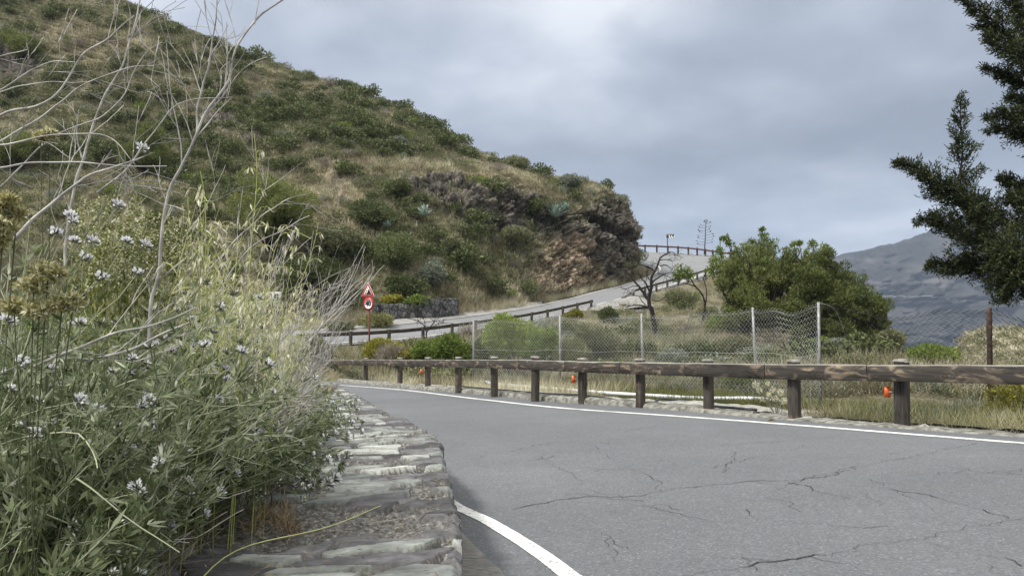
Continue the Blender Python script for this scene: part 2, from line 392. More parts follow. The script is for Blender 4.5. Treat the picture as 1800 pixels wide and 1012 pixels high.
# cracks in the asphalt
def seg(s, sc=2.0, ox=900, oy=700): return [(ox+x/sc, oy+y/sc) for x, y in s]
CR = [[(975, 290), (860, 290), (750, 300), (620, 315), (500, 330), (410, 345), (290, 345), (200, 350), (100, 370), (0, 390)],
      [(975, 290), (1070, 280), (1160, 257), (1220, 240), (1300, 222), (1410, 203), (1520, 180), (1640, 158)],
      [(975, 295), (1050, 315), (1100, 335), (1190, 350)], [(1190, 303), (1290, 312), (1360, 325), (1440, 338), (1495, 352), (1580, 370), (1650, 390), (1700, 405), (1740, 425)],
      [(590, 622), (700, 608), (800, 598), (880, 578), (1000, 560), (1120, 540), (1240, 515), (1370, 500), (1470, 495), (1530, 472), (1660, 450), (1790, 425)],
      [(1470, 505), (1530, 530), (1620, 555), (1740, 570), (1790, 590)], [(820, 390), (845, 410), (855, 428)], [(410, 253), (460, 262), (500, 285), (512, 310), (512, 328)],
      [(60, 220), (200, 195), (290, 178), (370, 192), (450, 200), (550, 225), (585, 240)], [(0, 187), (100, 163), (180, 150)], [(400, 115), (540, 88)],
      [(430, 170), (700, 163), (900, 155), (1130, 135)], [(1110, 445), (1200, 455), (1330, 452)], [(300, 150), (330, 160)], [(-60, 195), (-150, 215)], [(1560, 430), (1700, 452)]]
rng = np.random.default_rng(5)
NB = len(CR)
for k in range(34):
    x0, y0 = 60+1700*rng.random(), 110+480*rng.random()**1.2; a = rng.normal()*0.35+(0.12 if rng.random() < 0.7 else 1.2); l = 90+260*rng.random()
    CR.append([(x0+l*u*math.cos(a)+rng.normal()*5, y0+l*u*math.sin(a)*0.5+rng.normal()*4) for u in np.linspace(0, 1, 5)])
mb = MB()
for k, c in enumerate(CR):
    pts = np.array([hit(*q) for q in seg(c)]); L = np.linalg.norm(np.diff(pts, axis=0), axis=1).sum(); n = max(6, int(L/0.03))
    c_ = catmull(pts, n); t = nrm(np.gradient(c_, axis=0)); s = nrm(np.cross(t, [0, 0, 1.0]))
    jit = fbm(c_*np.array([7.0, 7, 0])+k*3, 4, 3, 0.75)[:, None]*0.085
    c_ = c_+s*jit
    wdt = np.clip((fbm(c_*3.1, 3, 8)+0.22)*0.022, 0.0025, 0.0095)[:, None]*(1.0 if k in (0, 1, 2, 3, 4, 7) else 0.65 if k < NB else 0.42)
    G = np.stack([c_-s*wdt/2, c_+s*wdt/2], 1); G[..., 2] = plane(G[..., 0], G[..., 1])+0.004; mb.grid(G)
tag(mb.build('road_cracks', M_CRACK), kind='structure')

# gutter strip at the foot of the parapet
gi = np.array([hit(*q) for q in [(950, 1075), (905, 1012), (872, 982), (840, 956), (815, 932)]]); 
gl = [g for g in gi]
wf = WL[(WL[:, 1] < 3.3)][::-1]
gq = catmull(np.array(gl), 120)
Gg = np.zeros((120, 6, 3)); src = WL[np.argmin(((WL[None, :, :2]-gq[:, None, :2])**2).sum(-1), axis=1)]
for j, u in enumerate(np.linspace(-0.15, 1, 6)): Gg[:, j] = src*(1-u)+gq*u
zz = plane(Gg[..., 0], Gg[..., 1])+0.012+fbm(Gg*8, 3, 2)*0.006; Gg[..., 2] = zz; Gg[:, -1, 2] -= 0.03
s_ = np.linalg.norm(gq-gq[0], axis=1)
jn = (np.abs((s_ % 0.5)-0.25) < 0.008)
Gg[jn, :, 2] -= 0.012
mb = MB(); mb.grid(Gg); tag(mb.build('gutter', M_GUTTER, smooth=False), kind='structure')

# kerb of rough mortar under the far rail
ko = OL[(OL[:, 0] < 7.5)]
ko = catmull(ko[::2], 900); kt = nrm(np.gradient(ko, axis=0)); ks = nrm(np.cross(kt, [0, 0, 1.0]))
if ks[400][1] < 0: ks = -ks
prof = [(-0.03, -0.05), (-0.015, 0.055), (0.02, 0.10), (0.10, 0.115), (0.2, 0.11), (0.3, 0.10), (0.42, 0.07), (0.55, -0.1)]
fade = np.interp(ko[:, 0], [1.5, 3.6], [1.0, 0.22])
Gk = np.zeros((900, len(prof), 3))
for j, (o_, h_) in enumerate(prof): Gk[:, j] = ko+ks*o_; Gk[:, j, 2] = plane(Gk[:, j, 0], Gk[:, j, 1])+(h_*fade if h_ > 0 else h_)
nz = fbm(Gk*np.array([5, 5, 5]), 4, 11)
lump = fbm(Gk*np.array([2.2, 2.2, 2.2]), 2, 12)
Gk[..., 2] += nz*0.03*(np.array([0, 1, 1, 1, 1, 1, 1, 0]))+lump*0.02; Gk += ks[:, None]*(nz*0.035)[..., None]
mb = MB(); mb.grid(Gk, flip=False); tag(mb.build('kerb', M_KERB), kind='structure')

# ------------------------------------------------------------------ terrain
ctrl = []
for p in OL[::12]: ctrl.append((p[0], p[1], p[2]-0.05))
for p in OL[::12]:
    pass
kk = ks[::40]; kp = ko[::40]
for p, s in zip(kp, kk):
    q_ = p+s*1.2; ctrl.append((q_[0], q_[1], plane(q_[0], q_[1])-0.06)); q_ = p+s*2.6; ctrl.append((q_[0], q_[1], plane(q_[0], q_[1])-0.22))
for x, y in ((5.6, 9.0), (6.5, 8.3), (7.5, 7.5)): ctrl.append((x, y, plane(x, y)-0.12))
FENCE = [(640, 664, 27.5, 108), (832, 672, 23.6, 110), (985, 680, 20.8, 125), (1130, 690, 18.8, 138), (1331, 705, 15.8, 164), (1442, 722, 13.7, 190), (1742, 757, 12.1, 214), (2130, 800, 10.2, 225)]
FP = [P(a, b, c) for a, b, c, d in FENCE]
for p in FP: ctrl.append(tuple(p)); ctrl.append((p[0]+0.8, p[1]+1.5, p[2]-0.08))
for a, b, c in [(1600, 650, 20), (1700, 662, 19), (1500, 640, 22), (1400, 632, 25), (1400, 612, 34), (1300, 604, 36), (1150, 592, 40), (1050, 604, 34), (950, 608, 33), (950, 652, 26.5), (800, 655, 27),
                (800, 622, 33), (700, 630, 32), (640, 640, 31), (1250, 570, 42), (1200, 545, 55), (1150, 552, 58), (1100, 560, 55), (1480, 622, 46), (1350, 545, 60), (1280, 520, 68), (1420, 562, 68),
                (1450, 618, 40), (1530, 640, 42), (1600, 668, 34), (1240, 650, 24), (1100, 650, 25), (1130, 675, 20.5), (1330, 680, 18.5), (960, 596, 40), (880, 600, 38), (1040, 585, 44)]:
    ctrl.append(tuple(P(a, b, c)))
for a, b, c in [(1480, 625, 50), (1550, 665, 50), (1620, 690, 40), (1480, 632, 62), (1400, 590, 56), (1700, 690, 30), (1480, 650, 75), (1560, 690, 65), (1520, 665, 58), (1600, 668, 30), (1440, 610, 70), (1400, 600, 85), (1550, 700, 85), (1640, 680, 26), (1330, 575, 62)]: ctrl.append(tuple(P(a, b, c)))
for a, b, c, zd in [(1750, 700, 30, -6), (1900, 700, 30, -8), (1700, 0, 60, -16), (1900, 0, 60, -22), (2500, 0, 40, -15), (1560, 0, 70, -9), (1450, 0, 110, -9), (1250, 0, 110, 3), (1350, 0, 95, 3.0), (1250, 0, 130, -6), (1600, 0, 110, -28)]:
    q_ = P(a, 500, c); ctrl.append((q_[0], q_[1], zd))
for p in FR[::1]: ctrl.append((p[0], p[1], p[2]-0.08))
for p in FL[::1]: ctrl.append((p[0], p[1], p[2]-0.08))
for p in wall_line[::2]: ctrl.append((p[0], p[1], p[2]-0.05))
for x, y, z in [(-4, 3, -0.5), (-8, 3, 0.2), (-5, 8, -0.9), (-10, 10, -0.3), (-9, 16, -1.2), (-16, 18, -1.0), (-25, 25, -0.8), (-30, 36, -0.6), (-26, 46, 0), (-20, -10, 1.5), (-6, -8, 0), (2, -8, -0.6), (9, 0, -1.1),
                (14, 4, -1.8), (15, 9, -3.0), (20, 15, -6), (12, 16, -2.2), (-14, 33, -2.1), (-40, 20, 4), (-40, 50, 6), (16, -10, -2), (-18, 44, 0.2), (-10, 46, 0), (-4.5, 0.5, -0.3), (-3, -3, -0.4)]:
    ctrl.append((x, y, z))
ctrl = np.array(ctrl)
def idw(x, y):
    out = np.zeros(x.shape); xs_, ys_ = x.ravel(), y.ravel(); o = out.ravel()
    for i in range(0, len(xs_), 4000):
        d2 = (xs_[i:i+4000, None]-ctrl[None, :, 0])**2+(ys_[i:i+4000, None]-ctrl[None, :, 1])**2+0.05
        w_ = 1/d2**2; o[i:i+4000] = (w_*ctrl[None, :, 2]).sum(1)/w_.sum(1)
    return o.reshape(x.shape)
xs = np.r_[-3400, -2400, -1500, -900, -500, -250, -120, -70, np.arange(-50, -6, 0.7), np.arange(-6, 1.2, 0.12), np.arange(1.2, 30, 0.45), np.arange(30, 60, 1.0), 70, 90, 130, 200, 350, 600, 1000, 1600, 2400, 3400]
ys = np.r_[-3400, -2000, -800, -300, -100, -40, -20, -10, np.arange(-5, 16, 0.14), np.arange(16, 50, 0.4), np.arange(50, 125, 0.8), 140, 170, 220, 300, 450, 700, 1100, 1700, 2600, 3400, 4000]
X, Y = np.meshgrid(xs, ys, indexing='ij')
ZT = idw(X, Y)
far = np.clip((np.hypot(X-5, Y-40)-75)/250, 0, 1)
valley = -90-30*np.clip(Y/3000, 0, 1)
ZT = ZT*(1-far)+valley*far
ZT += fbm(np.stack([X*0.55, Y*0.55, X*0], -1), 4, 21)*0.16*np.clip(np.hypot(X, Y)/16-0.5, 0, 1)
ZT += fbm(np.stack([X*3, Y*3, X*0], -1), 3, 22)*0.03
# behind the parapet the soil stands level with its top
kdW = kdtree.KDTree(len(WL)); [kdW.insert(p, i) for i, p in enumerate(WL)]; kdW.balance()
kdR = kdtree.KDTree(len(road_pts)); [kdR.insert((p[0], p[1], 0), i) for i, p in enumerate(road_pts)]; kdR.balance()
WT = nrm(np.gradient(WL, axis=0)); WS = nrm(np.cross(WT, [0, 0, 1.0]))      # points to the road side
def wall_t(x, y):
    _, i, _ = kdW.find((x, y, plane(x, y))); d = np.array([x, y])-WL[i, :2]
    return -float(d @ WS[i, :2]), i                                           # >0 : inland
flat_i = np.argwhere((X > -45) & (X < 42) & (Y > -10) & (Y < 120))
for i, j in flat_i:
    x, y = X[i, j], Y[i, j]
    if y < 27 and x < 2.5 and x > -20 and y > -4:
        t, k = wall_t(x, y)
        if 0.45 < t and t < 60 and (y < 20 or t < 4):
            zin = WL[k, 2]+0.36+0.10*max(0, t-1.3)
            a = min(1, max(0, 1-(t-6)/4)); ZT[i, j] = zin*a+ZT[i, j]*(1-a) if t > 6 else zin+(ZT[i, j]-WL[k, 2])*0.0
            if y > 14: ZT[i, j] = min(ZT[i, j], plane(x, y)+0.36)
            continue
        elif -0.8 < t <= 0.45: ZT[i, j] = WL[k, 2]-0.07; continue
    _, k, dist = kdR.find((x, y, 0))
    if dist < 0.9: ZT[i, j] = min(road_pts[k, 2]-0.07, ZT[i, j]) if dist < 0.6 else min(ZT[i, j], road_pts[k, 2]+0.02)
def terrain_z(x, y):
    i = np.clip(np.searchsorted(xs, x)-1, 0, len(xs)-2); j = np.clip(np.searchsorted(ys, y)-1, 0, len(ys)-2)
    u = (x-xs[i])/(xs[i+1]-xs[i]); v = (y-ys[j])/(ys[j+1]-ys[j])
    return ZT[i, j]*(1-u)*(1-v)+ZT[i+1, j]*u*(1-v)+ZT[i, j+1]*(1-u)*v+ZT[i+1, j+1]*u*v
def m_soil():
    m, t, b = base_mat('dry_soil', 0.95, 0.15)
    f = noise_fac(t, 1.1, 8, 0.65); g = noise_fac(t, 16, 6, 0.7)
    k = math_(t, 'ADD', math_(t, 'MULTIPLY', f, 0.55), math_(t, 'MULTIPLY', g, 0.45))
    t.links.new(ramp(t, k, [(0.34, (0.04, 0.036, 0.022)), (0.46, (0.09, 0.08, 0.05)), (0.56, (0.15, 0.135, 0.09)), (0.7, (0.26, 0.24, 0.19))]), b.inputs['Base Color'])
    bump(t, b, g, 0.8, 0.04); return m
M_SOIL = m_soil()
mb = MB(); mb.grid(np.stack([X, Y, ZT], -1), flip=True)
tag(mb.build('ground', M_SOIL, smooth=True), kind='structure')
# gravel verge between the kerb and the fence
M_GRAVEL = mat_noise('gravel', [(0.3, (0.10, 0.10, 0.09)), (0.45, (0.25, 0.245, 0.22)), (0.6, (0.42, 0.41, 0.385)), (0.72, (0.5, 0.49, 0.47))], 14, 10, 0.95, 1.0, 0.04, nr=0.7)
sel = ko[(ko[:, 0] > -3.5)]; ss = ks[(ko[:, 0] > -3.5)]
sel = sel[::2]; ss = ss[::2]; nV = 22
Gv = np.zeros((len(sel), nV, 3))
for j in range(nV):
    o_ = 0.38+2.35*j/(nV-1); Gv[:, j] = sel+ss*(o_+fbm(sel*1.5, 3, 4)[:, None]*0.25*(j > 15)*1.0)
Gv[..., 2] = terrain_z(Gv[..., 0], Gv[..., 1])+0.05+fbm(Gv*6, 4, 31)*0.03; Gv[:, 0, 2] += 0.05; Gv[:, -1, 2] -= 0.12
mb = MB(); mb.grid(Gv); tag(mb.build('gravel_verge', M_GRAVEL), kind='structure')

# pale paved lay-by along the hill side of the far road, and the apron before the retaining wall
mb = MB()
t = np.linspace(5.2, 10.3, 60); a, b = cat_at(dF, FR, t), cat_at(dF, FL, t); dv = nrm(b-a)
wv = (2.3*np.clip((10.3-t)/1.6, 0, 1)**0.6)[:, None]
G = np.stack([b-dv*0.9, b+dv*wv*0.5, b+dv*wv+[0, 0, 0.12]], 1); G[..., 2] += 0.035; mb.grid(G)
tag(mb.build('layby_pavement', M_PALE), kind='structure')
mb = MB()
ap = [[P(1035, 541.5, 59), P(1000, 549, 58)], [P(1060, 536, 60.5), P(1050, 549, 58.5)], [P(1085, 529.5, 62.5), P(1095, 545, 59.5)], [P(1104, 524, 64), P(1125, 542, 60)], [P(1118, 520.5, 65.5), P(1150, 540, 60.5)]]
G = np.array(ap); G = np.stack([G[:, 0], (G[:, 0]+G[:, 1])/2, G[:, 1]], 1); G[..., 2] += 0.12; G[:, 1, 2] += 0.15; mb.grid(G)
tag(mb.build('apron_pavement', M_PALE), kind='structure')

# ------------------------------------------------------------------ the hill
hx = [-900, -500, -150, 100, 300, 450, 600, 700, 800, 900, 1000, 1060, 1100]
rows = [
 [(600, 40), (590, 42), (585, 44), (585, 45), (583, 46), (581, 46.5), (573, 47.3), (563, 49), (554, 52), (542, 58), (520, 67.2), (505, 72), (494, 75.8)],
 [(500, 46), (500, 47), (500, 48), (500, 49), (500, 49.5), (500, 49.8), (505, 49.8), (505, 51), (500, 54.5), (495, 61), (470, 68.6), (455, 73), (448, 76.6)],
 [(420, 50), (420, 51), (420, 52), (420, 53), (420, 53.5), (420, 53.8), (430, 54), (430, 55), (430, 58), (425, 64), (410, 70.6), (405, 74.2), (408, 77.3)],
 [(330, 54), (330, 56), (335, 57), (340, 58), (340, 58.5), (345, 59), (350, 60), (350, 60.5), (348, 62), (345, 66.6), (360, 72), (365, 75.2), (378, 78)],
 [(270, 60), (280, 62), (290, 63), (295, 64), (300, 64.5), (302, 65), (303, 66), (303, 67), (306, 66), (310, 69.8), (331, 74.5), (340, 77.2), (360, 79.5)],
 [(120, 70), (150, 72), (170, 73), (190, 73), (205, 74), (215, 74), (235, 74), (258, 75), (283, 75.5), (302, 76), (322, 78.5), (333, 80.2), (352, 82)],
 [(-300, 100), (-200, 100), (-130, 98), (-45, 97), (47, 94), (107, 92), (157, 90), (192, 87), (251, 84), (295, 81), (320, 82), (330, 83), (350, 84.5)],
 [(-200, 125), (-120, 122), (-60, 118), (10, 115), (85, 112), (140, 108), (190, 105), (222, 101), (275, 96), (315, 91), (335, 90), (345, 88), (372, 88)],
 [(200, 160), (220, 155), (250, 150), (280, 145), (300, 140), (330, 132), (350, 125), (370, 118), (400, 110), (430, 102), (440, 97), (450, 94), (455, 91)]]
xoff = {3: -4, 4: -9, 5: -14, 6: -18, 7: -10, 8: 0, 2: 1, 1: 1}
wrap = {0: [(1112, 485, 80), (1106, 470, 87), (1060, 462, 92)], 1: [(1112, 445, 81), (1106, 446, 87), (1060, 445, 92)], 2: [(1108, 408, 81.5), (1102, 415, 87), (1050, 415, 92)],
        3: [(1099, 386, 82), (1094, 392, 87), (1040, 390, 92)], 4: [(1090, 370, 83), (1085, 378, 87), (1030, 372, 92)], 5: [(1083, 363, 85), (1078, 370, 88), (1020, 365, 92)],
        6: [(1077, 362, 87), (1070, 372, 90), (1010, 362, 93)], 7: [(1080, 385, 89), (1065, 392, 91.5), (1000, 380, 94)], 8: [(1085, 458, 91.5), (1060, 458, 92.5), (1000, 450, 95)]}
LAT = []
PXY = []
for r_, row in enumerate(rows):
    pts = [P(px+(xoff.get(r_, 0) if px == 1100 else 0)+(xoff.get(r_, 0)*0.5 if px == 1060 else 0), py, Z) for px, (py, Z) in zip(hx, row)]
    pp = [(px, py) for px, (py, Z) in zip(hx, row)]
    pts += [P(*w_) for w_ in wrap[r_]]; pp += [(w_[0], w_[1]) for w_ in wrap[r_]]
    LAT.append(pts); PXY.append(pp)
LAT = np.array(LAT); PXY = np.array(PXY, float)
LAT5 = np.concatenate([LAT, PXY], -1)
NU, NV = 520, 300
cu = np.arange(LAT5.shape[1], dtype=float)
tu = np.interp(np.linspace(0, 1, NU), [0, 0.08, 0.16, 0.92, 1.0], [0, 1.5, 2.6, 13.2, 15])
A = np.stack([cat_at(cu, LAT5[r_], tu) for r_ in range(len(LAT5))])            # rows x NU x 5
cv = np.arange(A.shape[0], dtype=float)
tv = np.interp(np.linspace(0, 1, NV), [0, 0.93, 1.0], [0, 6.6, 8])
H = np.stack([cat_at(cv, A[:, k], tv) for k in range(NU)], 1)                    # NV x NU x 5
HP = H[..., :3].copy(); HXY = H[..., 3:]
hpx, hpy = HXY[..., 0], HXY[..., 1]
def gm(cx, cy, sx, sy): return np.exp(-((hpx-cx)/sx)**2-((hpy-cy)/sy)**2)
rock = np.clip(gm(850, 355, 62, 36)*1.15+gm(910, 385, 70, 40)+gm(1075, 420, 38, 70)*1.3+gm(1015, 400, 70, 35)*0.5+gm(30, 120, 45, 40)*1.2+gm(380, 215, 40, 25)+gm(590, 330, 35, 25)*0.6+gm(760, 330, 50, 25)*0.8+gm(730, 350, 40, 25)*0.4+gm(910, 480, 40, 25)*0.5, 0, 1)
cut = np.clip(gm(1000, 455, 55, 45)*1.2+gm(1040, 490, 60, 25)+gm(960, 500, 50, 25)*0.8+gm(1030, 430, 45, 50)*0.5, 0, 1)
dry = np.clip(gm(700, 297, 130, 12)+gm(860, 298, 90, 14)*1.2+gm(960, 325, 80, 18)+gm(170, 80, 90, 50)+gm(1000, 330, 60, 15)+gm(560, 340, 80, 35)*0.8+gm(560, 140, 200, 28)*0.8+gm(350, 165, 70, 20)*0.7+gm(830, 440, 60, 50)*0.6+gm(870, 520, 80, 20)+gm(640, 380, 60, 50)*0.3+gm(680, 220, 25, 25)*0.5+gm(600, 400, 50, 30)*0.4, 0, 1)
du = np.gradient(HP, axis=1); dv_ = np.gradient(HP, axis=0); HN = nrm(np.cross(du, dv_))
if HN[100, 200] @ (-HP[100, 200]) < 0: HN = -HN
edge = np.clip(np.minimum(tv/0.35, 1), 0, 1)[:, None]
n1 = fbm(HP*0.10, 4, 41); n2 = fbm(HP*np.array([0.5, 0.5, 0.5]), 4, 42, 0.6); n3 = 1-np.abs(fbm(HP*np.array([0.9, 0.9, 0.45]), 4, 43, 0.6))*2
n4 = 1-np.abs(fbm(HP*np.array([2.2, 2.2, 1.0]), 3, 44, 0.6))*2
damp = 1-0.75*np.clip(np.exp(-((tv-6)/0.5)**2), 0, 1)[:, None]
disp = (n1*0.9*damp+n2*0.38)*edge+(n3-0.4)*(rock*1.35+cut*0.7)*edge+(n4-0.4)*(rock*0.55+cut*0.4)*edge
# ledges in the rock
led = np.sin(HP[..., 2]*2.4+n1*5+HP[..., 0]*0.25)*0.5*rock*edge
wq = HP+np.stack([fbm(HP*0.6, 2, 201), fbm(HP*0.6, 2, 202), fbm(HP*0.6, 2, 203)], -1)*0.9
a1, a2, c1 = worley(wq*np.array([0.62, 0.62, 0.50]), 31); b1, b2, c2 = worley(wq*np.array([1.7, 1.7, 1.25]), 41)
facet = (c1-0.5)*1.7+(a1-0.5)*0.5-np.clip(0.10-(a2-a1), 0, 0.1)*6+(c2-0.5)*0.55-np.clip(0.10-(b2-b1), 0, 0.1)*2.5
HP = HP+HN*(disp*(1-0.45*rock)+led*0.5+facet*(rock*0.85+cut*0.42)*edge)[..., None]
def m_hill():
    m, t, b = base_mat('hillside', 0.95, 0.12)
    at = lambda n: N(t, 'ShaderNodeAttribute', attribute_name=n).outputs['Fac']
    f = noise_fac(t, 0.55, 9, 0.68); g = noise_fac(t, 3.0, 8, 0.7)
    k = math_(t, 'ADD', math_(t, 'MULTIPLY', f, 0.5), math_(t, 'MULTIPLY', g, 0.5))
    soil = ramp(t, k, [(0.36, (0.045, 0.042, 0.025)), (0.5, (0.115, 0.105, 0.066)), (0.64, (0.22, 0.20, 0.145))])
    dryc = ramp(t, k, [(0.36, (0.14, 0.11, 0.075)), (0.5, (0.24, 0.20, 0.14)), (0.66, (0.38, 0.34, 0.25))])
    rockc = ramp(t, g, [(0.34, (0.020, 0.018, 0.016)), (0.47, (0.055, 0.050, 0.044)), (0.58, (0.105, 0.096, 0.085)), (0.7, (0.21, 0.195, 0.17))])
    cutc = ramp(t, g, [(0.34, (0.040, 0.033, 0.027)), (0.45, (0.11, 0.085, 0.064)), (0.54, (0.20, 0.16, 0.118)), (0.66, (0.42, 0.36, 0.27))])
    dn = math_(t, 'MULTIPLY', math_(t, 'SUBTRACT', g, 0.5), 1.2)
    sharp = lambda a: ramp(t, math_(t, 'ADD', a, dn), [(0.34, (0, 0, 0)), (0.56, (1, 1, 1))])
    c = mixc(t, sharp(at('dry')), soil, dryc); c = mixc(t, sharp(at('cut')), c, cutc); c = mixc(t, sharp(at('rock')), c, rockc)
    cellm = mixc(t, math_(t, 'MAXIMUM', sharp(at('rock')), sharp(at('cut'))), (1.0, 1.0, 1.0), ramp(t, at('cell'), [(0.15, (0.55,)*3), (0.5, (1.0,)*3), (0.85, (1.7, 1.65, 1.6))]))
    c = mixc(t, 1.0, c, cellm, 'MULTIPLY')
    t.links.new(c, b.inputs['Base Color'])
    fl = noise_fac(t, 1.4, 10, 0.75, stretch=(1, 1, 0.5)); bump(t, b, fl, 0.8, 0.2)
    return m
mb = MB(); mb.grid(HP)
tag(mb.build('hill', m_hill(), attrs={'cell': c2*0.6+c1*0.4, 'rock': rock, 'cut': cut, 'dry': dry}), kind='structure')

# distant mountain
M_MOUNT = mat_noise('far_mountain', [(0.36, (0.010, 0.011, 0.010)), (0.46, (0.024, 0.024, 0.022)), (0.55, (0.050, 0.046, 0.044)), (0.66, (0.12, 0.105, 0.10))], 0.008, 12, 0.95, 1.0, 30, nr=0.7)
mxp = [1150, 1300, 1400, 1478, 1520, 1560, 1600, 1625, 1660, 1700, 1760, 1850, 2000, 2300, 2800]
mrd = [600, 540, 480, 446, 437, 430, 416, 408, 394, 378, 366, 360, 350, 340, 420]
MG = np.zeros((120, 260, 3)); uu = np.linspace(0, len(mxp)-1, 260)
pxs = np.interp(uu, range(len(mxp)), mxp); rds = np.interp(uu, range(len(mxp)), mrd)+fbm(np.stack([uu*3, uu*0, uu*0], -1), 4, 51)*4
for i, v_ in enumerate(np.linspace(0, 1, 120)):
    for j in range(260):
        if v_ < 0.85: s_ = v_/0.85; MG[i, j] = P(pxs[j], 690*(1-s_)+rds[j]*s_, 1500+900*s_**1.1)
        else: s_ = (v_-0.85)/0.15; q_ = P(pxs[j], rds[j]+s_*60, 2400+900*s_); MG[i, j] = q_
mn = (1-np.abs(fbm(MG*np.array([0.004, 0.004, 0.003]), 5, 52, 0.6))*2)
inner = (np.clip(np.linspace(0, 1, 120)*6, 0, 1)*np.clip((0.86-np.linspace(0, 1, 120))*5, 0, 1)+0.05)[:, None]
ma, mb2, mc = worley(MG*np.array([0.009, 0.006, 0.008])+fbm(MG*0.006, 3, 204)[..., None]*1.2, 51)
MG[..., 1] -= ((mn-0.3)*150+(mc-0.5)*60-np.clip(0.2-(mb2-ma), 0, 0.2)*250)*inner; MG[..., 2] += (fbm(MG*0.01, 4, 53))*12*inner
mb = MB(); mb.grid(MG); tag(mb.build('mountain', M_MOUNT), kind='structure')
# pale track on its flank
i_tr = 58; tr = []
for j in range(60, 240):
    s_ = np.interp(pxs[j], [1400, 1540, 1600, 1650, 1700, 1800, 2000], [535, 521, 521, 527, 531, 529, 520])
    k_ = np.argmin([abs((lambda q: 506-F*((q[2]*cp_-q[1]*sp_)/(q[1]*cp_+q[2]*sp_)))(MG[i, j])-s_) for i in range(100)]); tr.append(MG[k_, j]+np.array([0, -8, 0.0]))
tr = np.array(tr); G = np.stack([tr-[0, 0, 1.0], tr+[0, 0, 1.4]], 1)
mb = MB(); mb.grid(G); tag(mb.build('mountain_track', M_PALE), kind='structure')
